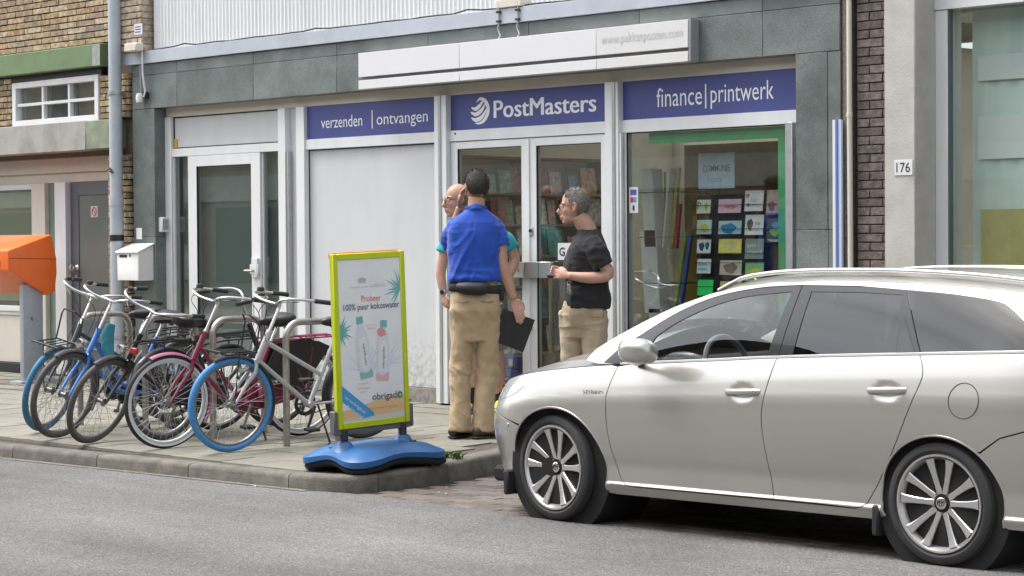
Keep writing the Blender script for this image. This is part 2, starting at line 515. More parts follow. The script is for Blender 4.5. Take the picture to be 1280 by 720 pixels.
V = [(p[0], max(p[1], kerb_y(min(p[0], 3.2))+.12) if p[1] < -3.6 else p[1], p[2]) for p in V]
mb.add(V, F).build('bedding', M_SAND, pav)
TS = .30
SL = math.atan(.0256)
tile_me = MB().box(-TS/2+.003, TS/2-.003, -TS/2+.003, TS/2-.003, -.02, 0).mesh('tile', 40, bevel=.003)
tile_me.materials.append(M_TILE)
tiles = []
for j in range(14):
    for i in range(-34, 34):
        cx, cy = i*TS + .06 + (TS/2 if j % 2 else 0), -.16 - j*TS
        c = [(cx+a*TS/2, cy+b_*TS/2) for a in (-1, 1) for b_ in (-1, 1)]
        if all(p[1] > kerb_y(min(p[0], 3.3)) + .125 and p[0] < ret_x(p[1]) and (p[0] < 3.2 or p[1] > -1.75) for p in c):
            tiles.append((cx, cy))
tiles.sort(key=lambda p: (p[0]-3)**2*.16 + (p[1]+3.6)**2*1.0 if p[0] < 3.6 else 99)
rest = MB()
for k, (cx, cy) in enumerate(tiles):
    z = pav_z(cy) + random.uniform(-.003, .003)
    if k < 300:
        inst(tile_me, 'paving_tile', Vector((cx, cy, z)) - pav.location, pav, rot=(SL+random.uniform(-.004, .004), random.uniform(-.004, .004), 0))
    else:
        rest.box(cx-TS/2+.003, cx+TS/2-.003, cy-TS/2+.003, cy+TS/2-.003, z-.02, z)
tag(rest.build('distant_tiles', M_TILE, pav, smooth=0), kind='stuff')

# parking bay of clay pavers
bay = bpy.data.objects.new('parking_bay', None); COL.objects.link(bay); bay.location = (5, -3, 0); tag(bay, 'brick paved parking bay under the silver car', kind='structure')
xs = [3.2, 3.45, 3.7, 4.5, 6, 8, 12, 30]
V = [(x, -1.6, -.014) for x in xs] + [(x, road_edge(max(x, 3.5))-.03, -.014) for x in xs]
n = len(xs)
MB().add(V, [(i, i+1, n+i+1, n+i) for i in range(n-1)]).build('sand_bed', M_SAND, bay)
pv_me = MB().box(-.098, .098, -.0485, .0485, -.05, 0).mesh('paver', 40, bevel=.004)
pv_me.materials.append(M_PAVER)
pvs = []
ang = .034
for j in range(22):
    for i in range(0, 46):
        lx, ly = i*.202 + (.101 if j % 2 else 0), j*.102
        px, py = 3.36 + lx, bay_y(3.36) + .06 + ly + ang*lx
        if py > -1.97 or px > 12: continue
        if py < -2.0 and px < ret_x(max(py, -3.6)) + .25: continue
        pvs.append((px, py))
pvs.sort(key=lambda p: (p[1]+3.7)*2.2 + abs(p[0]-4.6)*.55)
rest = MB()
for k, (px, py) in enumerate(pvs):
    z = random.uniform(-.004, .0)
    if k < 300:
        inst(pv_me, 'paver', Vector((px, py, z)) - bay.location, bay, rot=(random.uniform(-.012, .012), random.uniform(-.01, .01), ang+random.uniform(-.01, .01)))
    else: rest.box(px-.098, px+.098, py-.0485, py+.0485, z-.05, z)
tag(rest.build('distant_pavers', M_PAVER, bay, smooth=0), kind='stuff')

# ================================================================ brick courses
M_YBRICK = rand_mat('ochre_brick', [(.40, .28, .16), (.43, .32, .20), (.34, .255, .165), (.46, .35, .225), (.32, .235, .16), (.42, .33, .23), (.29, .23, .175), (.47, .385, .27)], .9, bump=.6, bscale=70, var=.3, vscale=18)
M_PBRICK = rand_mat('pale_brick', [(.42, .35, .26), (.47, .39, .29), (.38, .31, .23), (.44, .37, .28)], .9, bump=.6, bscale=70, var=.25, vscale=18)
M_DBRICK = rand_mat('dark_brick', [(.150, .120, .108), (.168, .138, .124), (.135, .11, .10), (.18, .15, .135)], .9, bump=.6, bscale=70, var=.28, vscale=22)
M_MORT = mat('mortar_dark', (.15, .125, .10), .95, var=.3, vscale=30)
M_MORTP = mat('mortar_pale', (.33, .29, .23), .95, var=.3, vscale=30)
_BM = {}
def brick_mesh(l, h, d, m):
    k = (round(l, 3), round(h, 3), round(d, 3), m.name)
    if k not in _BM:
        me = MB().box(-l/2, l/2, 0, d, -h/2, h/2).mesh('brick', 40, bevel=.003)
        me.materials.append(m); _BM[k] = me
    return _BM[k]
def brick_field(par, x0, x1, z0, z1, y, m, L=.30, P=.0625, joint=.011, depth=.06, ph=0, short=.5):
    """courses of single bricks, face at y, between x0..x1 and z0..z1"""
    r = 0; z = z0 + P/2
    pl = world_loc(par)
    while z + P/2 <= z1 + .001:
        x = x0 - (L*short if (r+ph) % 2 else 0)
        while x < x1 - .02:
            a, b_ = max(x, x0), min(x+L-joint, x1)
            if b_ - a > .035:
                l = round((b_-a)/.01)*.01
                o = inst(brick_mesh(l, P-joint, depth, m), 'brick', Vector(((a+b_)/2, y+random.uniform(-.003, .003), z)) - pl, par,
                         rot=(random.uniform(-.012, .012), random.uniform(-.006, .006), random.uniform(-.008, .008)))
            x += L
        z += P; r += 1

# ================================================================ the shop building
shop = thing('shop_building', (0, 0, .19), 'shop front with green stone cladding, white frames and glass double doors', 'shop')
def stone_mat():
    m = mat('green_stone', (.108, .130, .122), .42, spec=.5, var=.25, vscale=2.6, col2=(.180, .205, .196), stain=.55, sscale=2.2, rand=.13, speck=.25, spscale=170)
    return m
M_STONE = stone_mat()
Z0 = .19
def S(name, m, *a, **k): return B(name, m, shop, *a, **k)
# stone cladding slabs
j = .004
cuts = [-3.945, -3.2, -2.0, -.8, .4, 1.6, 2.8, 4.0, 4.69]
for a, b_ in zip(cuts, cuts[1:]):
    S('stone_slab', M_STONE, a+j/2, b_-j/2, -.15, .0, 2.868, 3.19)
    S('stone_slab', M_STONE, a+j/2, b_-j/2, -.147, .0, 3.194, 3.30)
for a, b_ in ((.17, 1.62), (1.624, 2.864)):
    S('stone_slab', M_STONE, -3.945, -3.58, -.15, .03, a, b_)
    S('stone_slab', M_STONE, 4.30, 4.578, -.15, .03, a, b_)
    S('stone_slab', M_STONE, 4.582, 4.69, -.147, .03, a, b_)
S('joint_backing', M_DARK, -3.93, 4.68, -.135, -.02, 2.88, 3.29, bevel=0)
# zinc trim and corrugated cladding above
M_ZINC = mat('zinc_trim', (.46, .50, .56), .5, var=.12, vscale=3, stain=.25, sscale=2.4)
S('eaves_trim', M_ZINC, -4.07, 4.9, -.175, .02, 3.305, 3.425)
M_CORR = mat('cladding_sheet', (.78, .79, .78), .5, var=.08, vscale=3, stretch=(6, 6, .4), stain=.12)
V = []; F = []
nx = 660
for i in range(nx):
    x = -3.66 + i*.0138
    ph = i % 4
    y = -.085 if ph in (0, 1) else -.070
    V += [(x, y, 3.40), (x, y, 5.2)]
F = [(2*i, 2*i+2, 2*i+3, 2*i+1) for i in range(nx-1)]
MB().add(V, F).build('corrugated_cladding', M_CORR, shop, smooth=0)
S('upper_mass', M_MORTP, -3.62, 5.3, 0.0, 1.8, 3.05, 5.4, bevel=0)
mb = MB()
random.seed(3)
for k in range(26):                      # loose black cable along the trim
    pass
pth = [(-3.62 + i*.18, -.13 + .012*math.sin(i*1.7), 3.432 + .010*abs(math.sin(i*.9)) + (.02 if i % 11 == 3 else 0)) for i in range(46)]
tag(MB().tube(pth, .007, 6).build('loose_cable', M_DARK, None), 'thin black cable lying along the pale eaves trim', 'cable')

# white window wall -----------------------------------------------------------
HEAD = 2.78
S('head_rail', M_CREAM, -3.575, 4.5, -.015, .07, HEAD, 2.90)
def post(x0, x1, y0=-.03, z0=.20, z1=HEAD-.001, m=M_WHITE): return S('mullion', m, x0, x1, y0, .07, z0, z1)
post(-3.578, -3.478); post(-1.772, -1.668, -.05); post(-1.505, -1.392, -.05); post(.382, .528, -.07); post(2.358, 2.498, -.07)
S('mullion', M_ALU, .440, .470, -.078, -.0715, .21, HEAD, bevel=0)
S('mullion', M_ALU, 2.440, 2.470, -.078, -.0715, .21, HEAD, bevel=0)
# transom panel over the entrance door
S('transom_panel', M_PANEL, -3.478, -1.772, .012, .03, 2.472, HEAD)
for a in ((-3.478, -1.772, -.02, .06, 2.395, 2.472),): S('transom_rail', M_WHITE, *a)
mb = MB()
for a in ((-3.478, -1.772, .004, .011, HEAD-.012, HEAD-.001), (-3.478, -3.466, .004, .011, 2.473, HEAD-.013), (-1.784, -1.773, .004, .011, 2.473, HEAD-.013), (-3.465, -1.785, .004, .011, 2.473, 2.484)): mb.box(*a)
mb.build('gasket', M_DARK, shop, smooth=0)
S('filler_panel', M_PANEL, -1.668, -1.505, .012, .03, .21, HEAD)
S('door_guide', M_ALU, -1.664, -1.640, -.04, .011, .21, 2.38)
# wide white panel left of the double doors
def grime_mat():
    m = mat('panel_grimy', (.60, .615, .62), .45, var=.05, vscale=2, stain=.08, sscale=1.0, stretch=(1.8, 1.8, .6))
    nt = m.node_tree; N = nt.nodes.new; b = nt.nodes['Principled BSDF']
    src = b.inputs['Base Color'].links[0].from_socket
    g = N('ShaderNodeNewGeometry'); sp = N('ShaderNodeSeparateXYZ'); _link(nt, g.outputs['Position'], sp.inputs[0])
    t = N('ShaderNodeTexNoise'); t.inputs['Scale'].default_value = 26; t.inputs['Detail'].default_value = 6
    _link(nt, g.outputs['Position'], t.inputs['Vector'])
    a = N('ShaderNodeMapRange'); a.inputs['From Min'].default_value = .30; a.inputs['From Max'].default_value = .85; a.inputs['To Min'].default_value = .62; a.inputs['To Max'].default_value = 0
    _link(nt, sp.outputs['Z'], a.inputs['Value'])
    c = N('ShaderNodeMapRange'); c.inputs['From Min'].default_value = .38; c.inputs['From Max'].default_value = .68
    _link(nt, t.outputs['Fac'], c.inputs['Value'])
    x = N('ShaderNodeMath'); x.operation = 'MULTIPLY'; _link(nt, a.outputs[0], x.inputs[0]); _link(nt, c.outputs[0], x.inputs[1])
    mx = N('ShaderNodeMix'); mx.data_type = 'RGBA'; mx.inputs['B'].default_value = (.16, .14, .12, 1)
    _link(nt, x.outputs[0], mx.inputs['Factor']); _link(nt, src, mx.inputs['A']); _link(nt, mx.outputs['Result'], b.inputs['Base Color'])
    return m
M_GRIMY = grime_mat()
S('wall_panel', M_GRIMY, -1.392, .382, .012, .03, .315, 2.392)
S('transom_rail', M_WHITE, -1.392, .382, -.03, .06, 2.392, 2.482)
S('plinth', mat('plinth_concrete', (.30, .28, .25), .9, var=.35, vscale=25, stain=.8, sscale=6), -1.392, .382, -.02, .06, .16, .31)
MB().box(-1.392, .382, .005, .0115, 2.382, 2.391).box(-1.392, -1.384, .005, .0115, .32, 2.381).box(.374, .381, .005, .0115, .32, 2.381).build('gasket', M_DARK, shop, smooth=0)
S('reflection_fill', mat('reflection_fill', (.30, .31, .29), .8, var=.06), -3.47, -1.78, .10, .104, .25, 2.40, bevel=0)  # grey sheet added behind the entrance glass, standing in for its bright reflection
# transom rails over the double doors and the window
S('transom_rail', M_WHITE, .528, 2.358, -.03, .06, 2.392, 2.482)
S('transom_rail', M_WHITE, 2.498, 4.5, -.03, .06, 2.385, 2.482)
# threshold and sills
M_SILL = mat('sill_stone', (.23, .23, .22), .8, var=.25, vscale=20)
S('threshold', M_SILL, -3.578, -1.505, -.06, .07, .17, .235)
S('threshold', M_SILL, .528, 2.358, -.05, .07, .17, .225)
S('window_sill', M_SILL, 2.498, 4.5, -.10, .07, .52, .60)
S('stall_riser', M_GRIMY, 2.498, 4.30, -.04, .06, .17, .52)

def pane_door(name, x0, x1, z0, z1, st=.095, bot=.11, glass=GLASS, hinge=None, yy=-.02):
    """glazed door leaf: frame members, pane and hardware are sub-parts"""
    d = bpy.data.objects.new(name, None); COL.objects.link(d); d.parent = shop
    d.location = Vector(((x0+x1)/2, 0, z0)) - shop.location
    f = MB().box(x0, x0+st, yy, yy+.055, z0, z1).box(x1-st, x1, yy, yy+.055, z0, z1).box(x0+st, x1-st, yy, yy+.055, z1-st*.75, z1).box(x0+st, x1-st, yy, yy+.055, z0, z0+bot)
    f.build('frame', M_WHITE, d, bevel=.002)
    g = .006
    MB().box(x0+st, x0+st+g, yy+.005, yy+.02, z0+bot, z1-st*.75).box(x1-st-g, x1-st, yy+.005, yy+.02, z0+bot, z1-st*.75).box(x0+st+g, x1-st-g, yy+.005, yy+.02, z1-st*.75-g, z1-st*.75).build('gasket', M_DARK, d, smooth=0)
    MB().box(x0+st, x1-st, yy+.022, yy+.030, z0+bot, z1-st*.75).build('pane', glass, d, smooth=0)
    return d
d1 = pane_door('entrance_door', -3.215, -2.085, .24, 2.392, .135, .16, GLASS_DARK)
MB().box(-2.185, -2.10, -.055, -.022, 1.235, 1.42).build('lock_plate', M_WHITE, d1, bevel=.006)
MB().tube([(-2.14, -.025, 1.30), (-2.14, -.075, 1.30), (-2.26, -.075, 1.30)], .011, 8).build('handle', M_STEEL, d1)
MB().box(-2.215, -2.09, -.05, -.0215, 1.27, 1.36).build('handle_rose', M_SIGNW, d1, bevel=.004)
for a, b_ in ((-3.478, -3.225), (-2.075, -1.772)):
    s_ = bpy.data.objects.new('sidelight', None); COL.objects.link(s_); s_.parent = shop; s_.location = Vector(((a+b_)/2, 0, .24)) - shop.location
    MB().prism([(a, .24), (b_, .24), (b_, 2.395), (b_-.012, 2.395), (b_-.012, .262), (a+.012, .262), (a+.012, 2.395), (a, 2.395)], (0, .05, 0), (1, 0, 0), (0, 0, 1), (0, -1, 0), .05).build('frame', M_WHITE, s_, smooth=30)
    MB().box(a+.012, b_-.012, .018, .026, .24, 2.395).build('pane', GLASS_DARK, s_, smooth=0)
dl = pane_door('door_leaf', .535, 1.455, .235, 2.385, .078, .12)
dr = pane_door('door_leaf', 1.462, 2.352, .235, 2.385, .085, .12)
MB().box(1.44, 1.476, -.032, -.0205, .24, 2.38).build('meeting_strip', M_WHITE, dl)
M_PLATE = mat('brushed_plate', (.55, .55, .54), .35, metal=.75, var=.08, vscale=60, stretch=(1, 1, 8))
MB().box(1.30, 1.448, -.075, -.035, 1.262, 1.388).build('push_plate', mat('pale_plate', (.58, .57, .54), .45, metal=.2), dl, bevel=.003)
MB().box(1.462, 1.755, -.075, -.035, 1.262, 1.390).build('push_plate', M_PLATE, dr, bevel=.003)
MB().box(1.62, 1.622, -.078, -.074, 1.262, 1.39).build('plate_seam', M_DARK, dr, smooth=0)
text(MB(), '174', (1.315, -.0762, 1.295), (1, 0, 0), (0, 0, 1), height=.05).build('house_number', mat('grey_ink', (.2, .2, .2), .6), dl, smooth=0)
MB().box(1.47, 1.51, -.030, -.0205, 1.60, 1.67).build('lock_plate', M_ALU, dr, bevel=.003)
MB().lathe([(0, .012), (.012, .012), (.014, 0)], (1.49, -.03, 1.64), (0, -1, 0), 12).build('lock_cylinder', M_DARK, dr)
MB().lathe([(0, .016), (.012, .016), (.015, 0)], (1.49, -.0205, .86), (0, -1, 0), 12).build('lock_cylinder', M_ALU, dr)

# shop window
sw = bpy.data.objects.new('display_window', None); COL.objects.link(sw); sw.parent = shop; sw.location = Vector((3.3, 0, .6)) - shop.location
MB().box(2.498, 2.535, -.02, .05, .60, 2.384).box(4.15, 4.32, -.02, .05, .60, 2.384).box(2.535, 4.15, -.02, .05, .60, .65).build('frame', M_WHITE, sw, bevel=.002)
MB().box(2.535, 2.541, -.012, .0, .65, 2.384).box(2.541, 4.15, -.012, .0, 2.377, 2.384).build('gasket', M_DARK, sw, smooth=0)
MB().box(2.541, 4.15, .004, .012, .65, 2.384).build('pane', GLASS, sw, smooth=0)
M_GREENF = mat('green_film', (.08, .44, .19), .5, var=.2, vscale=5)
MB().box(2.72, 4.15, .040, .043, 2.29, 2.377).box(3.98, 4.15, .0435, .0465, .65, 2.377).build('green_surround', M_GREENF, sw, smooth=0)
S('shutter_guide', M_ALU, 4.172, 4.236, -.115, -.021, .30, 2.39, bevel=.004)
S('shutter_guide', M_WHITE, 2.500, 2.520, -.06, -.031, .60, 2.38, bevel=.002)

# interior (seen dimly through the glass)
M_IWALL = mat('interior_wall', (.62, .56, .45), .9, var=.1)
M_IFLOOR = mat('interior_floor', (.20, .17, .14), .6, var=.2)
M_ICEIL = mat('interior_ceiling', (.72, .68, .60), .9)
M_BROWN = mat('brown_backdrop', (.24, .15, .045), .85, var=.25, vscale=7)
S('interior_floor', M_IFLOOR, -3.6, 4.6, .06, 5, .16, .2, bevel=0)
S('interior_ceiling', M_ICEIL, -3.6, 4.6, .071, 1.9, 2.93, 2.98, bevel=0)
S('interior_ceiling', M_ICEIL, -3.6, -1.42, 1.905, 5, 2.93, 2.98, bevel=0)
S('added_rooflight', GLASS, -1.41, 4.6, 1.905, 5, 2.94, 2.96, bevel=0)  # rooflight added out of view to let sky light into the shop
S('interior_wall', M_IWALL, -3.6, 4.6, 4.9, 5, .2, 2.93, bevel=0)
S('interior_wall', M_IWALL, -3.7, -3.6, .06, 5, .2, 2.93, bevel=0)
S('interior_wall', M_IWALL, 4.6, 4.7, .06, 5, .2, 2.93, bevel=0)
S('interior_wall', M_IWALL, -1.45, -1.39, .06, 4.9, .2, 2.93, bevel=0)
S('window_backdrop', M_BROWN, 3.10, 4.55, 1.25, 1.28, .2, 2.35, bevel=0)
S('window_deck', M_IFLOOR, 2.5, 4.55, .09, 1.2, .50, .55, bevel=0)
# ================================================================ signs on the shop front
M_BLUE = mat('sign_blue', (.064, .078, .262), .45, var=.12, vscale=2.0)
EX, EZ = (1, 0, 0), (0, 0, 1)
def sign_panel(x0, x1, label):
    t = thing('sign_panel', ((x0+x1)/2, 0, 2.482), label, 'sign', 'blue sign panels over the shop front')
    MB().box(x0, x1, -.012, .011, 2.4825, 2.7795).build('board', M_BLUE, t, bevel=.0015)
    return t
t = sign_panel(-1.390, .380, 'blue sign panel with white words verzenden and ontvangen, leftmost of three')
text(MB(), 'verzenden', (-1.19, -.0135, 2.573), EX, EZ, width=.57, height=.104, bold=-.002).build('lettering', M_LETTER, t, smooth=0)
text(MB(), 'ontvangen', (-.425, -.0135, 2.541), EX, EZ, width=.665, height=.112, bold=-.002).build('lettering', M_LETTER, t, smooth=0)
MB().box(-.492, -.480, -.0136, -.0125, 2.545, 2.705).build('divider_stroke', M_LETTER, t, smooth=0)
t = sign_panel(.530, 2.356, 'blue sign panel with globe emblem in the middle, above the double doors')
mb = MB()
for i_, dx in enumerate((-.0055, 0, .0055)): text(mb, 'PostMasters', (1.055+dx, -.0130-.0003*i_, 2.565), EX, EZ, width=1.155, height=.142)
mb.build('lettering', M_LETTER, t, smooth=0)
# emblem: five tapering crescent bands sweeping round a globe
gl = bpy.data.objects.new('globe_emblem', None); COL.objects.link(gl); gl.parent = t; gl.location = Vector((.87, -.0135, 2.63)) - t.location
def crescent(pts, wid):
    mb = MB(); A = []; Bv = []
    n = len(pts)
    for i, p in enumerate(pts):
        a = pts[max(0, i-1)]; c = pts[min(n-1, i+1)]
        tx, tz = c[0]-a[0], c[1]-a[1]; l = math.hypot(tx, tz)
        w = wid*math.sin(PI*min(1, (i+.35)/(n-.3)))**.8*.5
        A.append((p[0]-tz/l*w, -.0135, p[1]+tx/l*w)); Bv.append((p[0]+tz/l*w, -.0135, p[1]-tx/l*w))
    return mb.add(A+Bv, [(i, i+1, n+i+1, n+i) for i in range(n-1)])
def spline2(P, n=7):
    P = [Vector(p) for p in P]; out = []
    for i in range(len(P)-1):
        a, b_, c_, d_ = P[max(0, i-1)], P[i], P[i+1], P[min(len(P)-1, i+2)]
        for k in range(n):
            t_ = k/n; out.append(.5*((2*b_)+(c_-a)*t_+(2*a-5*b_+4*c_-d_)*t_*t_+(3*b_-a-3*c_+d_)*t_**3))
    return out+[P[-1]]
for P, w in (([(-.90, .34), (-.45, .19), (.05, .45), (.42, .84)], .034), ([(-.97, -.03), (-.42, -.22), (.2, .05), (.64, .60)], .036), ([(-.90, -.46), (-.42, -.65), (.25, -.45), (.80, .22)], .036),
             ([(-.52, -.88), (-.05, -.93), (.48, -.72), (.84, -.25), (.90, .2), (.72, .62), (.35, .90), (0, .93), (-.33, .70)], .040)):
    crescent([(.882+p[0]*.112, 2.630+p[1]*.107) for p in spline2(P)], w).build('emblem_band', M_LETTER, gl, smooth=0)
t = sign_panel(2.500, 4.52, 'blue sign panel with white words finance and printwerk, rightmost of three')
text(MB(), 'finance', (2.850, -.0135, 2.565), EX, EZ, width=.455, height=.145, bold=-.002).build('lettering', M_LETTER, t, smooth=0)
text(MB(), 'printwerk', (3.39, -.0135, 2.527), EX, EZ, width=.60, height=.183, bold=-.002).build('lettering', M_LETTER, t, smooth=0)
MB().box(3.335, 3.347, -.0136, -.0125, 2.535, 2.715).build('divider_stroke', M_LETTER, t, smooth=0)
for x, z in ((.60, 2.455), (2.33, 2.46)): MB().lathe([(0, .004), (.008, .004), (.01, 0)], (x, -.03, z), (0, -1, 0), 8).build('bolt', M_DARK, shop)

for x in (-1.35, -.75, -.15, .34):
    for z in (.36, 1.35, 2.35): MB().lathe([(0, .003), (.006, .003), (.0075, 0)], (x, .012, z), (0, -1, 0), 8).build('screw', M_ALU, shop)
# white light box above
lb = thing('light_box_sign', (1.5, -.2, 2.868), 'long blank white light box sign on the green stone fascia', 'sign')
for a, b_ in ((-.382, .896), (.900, 2.443)):
    MB().box(a, b_, -.252, -.155, 2.972, 3.178).build('face_panel', M_SIGNW, lb, bevel=.002)
    MB().box(a, b_, -.252, -.155, 2.868, 2.944).build('lower_strip', M_SIGNW, lb, bevel=.002)
M_SIGNG = mat('sign_offwhite', (.66, .655, .645), .45, var=.05)
MB().box(2.447, 3.378, -.252, -.155, 2.972, 3.178).build('face_panel', M_SIGNG, lb, bevel=.002)
MB().box(2.447, 3.378, -.252, -.155, 2.868, 2.944).build('lower_strip', M_SIGNG, lb, bevel=.002)
M_GAP = mat('sign_gap_grey', (.20, .20, .19), .6)
MB().box(-.38, 3.376, -.215, -.156, 2.9445, 2.9715).build('recess_strip', M_GAP, lb)
MB().box(3.3785, 3.40, -.246, -.151, 2.868, 3.18).build('end_cap', mat('end_cap_grey', (.27, .28, .285), .5), lb, bevel=.002)
mb = MB()
v, f = text_geo('www.pakketposten.com')
x0 = min(p[0] for p in v); x1 = max(p[0] for p in v)
for dy in (-.2555,):
    text(mb, 'www.pakketposten.com', (2.50, dy, 3.035), EX, EZ, width=.83, height=.088)
mb.build('faded_lettering', mat('faded_letter', (.545, .54, .53), .5), lb, smooth=0)

# round cable drop and bracket over the light box
cb = thing('cable_bracket', (1.1, -.2, 3.2), 'two thin grey cable drops hanging from the trim above the light box', 'cables')
for x in (1.30, 1.52):
    MB().tube([(x, -.185, 3.47), (x, -.185, 3.32), (x-.02, -.18, 3.27), (x+.012, -.18, 3.21), (x, -.19, 3.183)], .006, 6).build('cable', M_ALU, cb)
    for z in (3.40, 3.325): MB().box(x-.02, x+.02, -.20, -.176, z-.008, z+.008).build('clip', M_DARK, cb)
MB().box(1.26, 1.56, -.19, -.095, 3.43, 3.50).build('junction_box', M_CREAM, cb, bevel=.006)

# small things fixed to the front ------------------------------------------------
mbx = thing('wall_mailbox', (-3.75, -.25, 1.20), 'white wall mailbox with sloping lid on the green stone pier', 'mailbox')
M_MBX = mat('mailbox_white', (.72, .72, .70), .45, stain=.25, sscale=9)
MB().prism([(-.33, 1.20), (-.15, 1.20), (-.15, 1.545), (-.33, 1.475)], (-4.00+.03, 0, 0), (0, 1, 0), (0, 0, 1), (1, 0, 0), .36).build('body', M_MBX, mbx, bevel=.004)
MB().prism([(-.345, 1.468), (-.15, 1.55), (-.15, 1.562), (-.345, 1.482)], (-3.985, 0, 0), (0, 1, 0), (0, 0, 1), (1, 0, 0), .39).build('lid', M_MBX, mbx, bevel=.002)
MB().box(-3.93, -3.80, -.3325, -.330, 1.425, 1.452).box(-3.76, -3.735, -.3325, -.330, 1.43, 1.455).build('name_label', M_INK, mbx, smooth=0)
ic = thing('intercom', (-3.6, -.12, 1.665), 'small white intercom box on the reveal beside the entrance door', 'intercom')
MB().box(-3.579, -3.515, -.115, -.03, 1.668, 1.812).build('housing', M_SIGNW, ic, bevel=.006)
MB().box(-3.5149, -3.512, -.105, -.04, 1.69, 1.79).build('grille', M_ALU, ic, smooth=0)
o = MB().box(-3.895, -3.80, -.156, -.1505, 1.60, 1.71).build('wall_plate', M_MBX, None, bevel=.002)
tag(o, 'small square white plate on green stone above the wall mailbox', 'plate')
al = thing('alarm_unit', (-3.75, -.28, 2.95), 'small pale sensor unit with thin white conduit below the eaves trim', 'sensor')
MB().box(-3.86, -3.66, -.30, -.205, 3.42, 3.50).build('junction_box', M_CREAM, al, bevel=.008)
MB().tube([(-3.70, -.20, 3.43), (-3.69, -.20, 3.20), (-3.665, -.19, 3.03), (-3.69, -.19, 2.98)], .010, 8).build('conduit', M_SIGNW, al)
MB().lathe([(0, 0), (.035, 0), (.04, .05), (.03, .085), (0, .09)], (-3.745, -.20, 2.93), (0, 0, 1), 12).build('sensor_head', M_SIGNW, al)
MB().tube([(-3.78, -.17, 3.42), (-3.78, -.165, 3.02)], .004, 6).build('wire', M_ALU, al)
MB().box(-3.72, -3.66, -.19, -.151, 2.97, 3.03).build('clamp', M_DARK, al, bevel=.004)
o = thing('notice_plate', (-3.70, -.21, 3.60), 'tiny white notice plate with blue lines on pale brick above the sensor', 'plate')
MB().box(-3.80, -3.67, -.218, -.212, 3.585, 3.69).build('plate', M_SIGNW, o)
mb = MB()
for z in (3.61, 3.635, 3.66): mb.box(-3.785, -3.69, -.2195, -.2185, z-.005, z+.005)
mb.build('printed_lines', mat('blue_ink', (.05, .07, .35), .6), o, smooth=0)
o = MB().box(-3.47, -3.42, .003, .0115, 2.482, 2.565).build('yellow_tag', mat('yellow_tag', (.65, .42, .08), .5, var=.3, vscale=40), None)
tag(o, 'tiny yellow sticker in the corner of the transom panel', 'sticker')
# payment stickers and hanging sign
ps = thing('payment_sticker', (2.585, .0, 1.77), 'small white payment sticker sheet on the left edge of the display window', 'sticker')
MB().box(2.548, 2.640, -.001, .0035, 1.768, 1.966).build('sheet', M_SIGNW, ps)
MB().box(2.562, 2.626, -.002, -.0012, 1.905, 1.948).build('mark', mat('violet_ink', (.12, .09, .40), .5), ps, smooth=0)
MB().box(2.562, 2.592, -.002, -.0012, 1.848, 1.888).build('mark', mat('red_ink', (.6, .04, .05), .5), ps, smooth=0)
MB().box(2.5925, 2.626, -.002, -.0012, 1.848, 1.888).build('mark', mat('cyan_ink', (.05, .35, .6), .5), ps, smooth=0)
MB().box(2.585, 2.605, -.002, -.0012, 1.785, 1.825).build('mark', M_INK, ps, smooth=0)
gs = thing('door_notice', (1.84, -.02, 1.40), 'small white notice with a bold letter G behind the right door leaf', 'notice')
MB().box(1.772, 1.93, -.004, -.001, 1.405, 1.54).build('card', M_SIGNW, gs)
text(MB(), 'G', (1.79, -.0055, 1.435), EX, EZ, height=.07, bold=.02).build('lettering', M_INK, gs, smooth=0)
# strips at the right edge
o = thing('folded_banner_strip', (4.70, -.18, .3), 'narrow white and blue upright strip at the right end of the shop front', 'strip')
MB().box(4.640, 4.668, -.172, -.150, .2, 2.385).build('white_strip', M_SIGNW, o)
MB().box(4.6685, 4.688, -.178, -.150, .2, 2.385).build('blue_strip', mat('mid_blue', (.10, .16, .42), .5), o)
MB().box(4.6885, 4.715, -.172, -.150, .2, 2.385).build('pale_strip', mat('pale_blue', (.5, .58, .72), .5), o)

# ================================================================ neighbours
nb = thing('brick_building', (-6, 0, .19), 'ochre brick house with green beam, small white window and grey door', 'house')
def Nb(name, m, *a, **k): return B(name, m, nb, *a, **k)
Nb('wall_core', M_MORT, -14, -4.41, -.075, 6, 2.45, 6.5, bevel=0)
Nb('wall_core', M_MORT, -4.405, -4.0, -.075, .0, .15, 5.0, bevel=0)
Nb('wall_core', M_MORT, -14, -3.98, .45, 6, .15, 2.45, bevel=0)
brick_field(nb, -6.9, -4.02, 3.56, 4.20, -.15, M_YBRICK, L=.33, ph=1)
brick_field(nb, -4.52, -4.02, 2.80, 3.24, -.15, M_YBRICK, L=.23)
brick_field(nb, -6.9, -6.15, 2.81, 3.31, -.15, M_YBRICK, L=.16)
brick_field(nb, -4.39, -4.02, .19, 2.50, -.15, M_YBRICK, L=.24)
M_GBEAM = mat('green_beam', (.155, .235, .11), .6, var=.2, vscale=4, stain=.3, sscale=5)
Nb('beam', M_GBEAM, -9, -4.365, -.24, -.06, 3.325, 3.545, bevel=.006)
Nb('beam_end', mat('beam_end_grey', (.33, .38, .33), .8, var=.3, vscale=20), -4.50, -4.364, -.246, -.242, 3.327, 3.543, bevel=0)
Nb('soffit', M_DARK, -9, -4.5, -.14, .0, 3.25, 3.324, bevel=0)
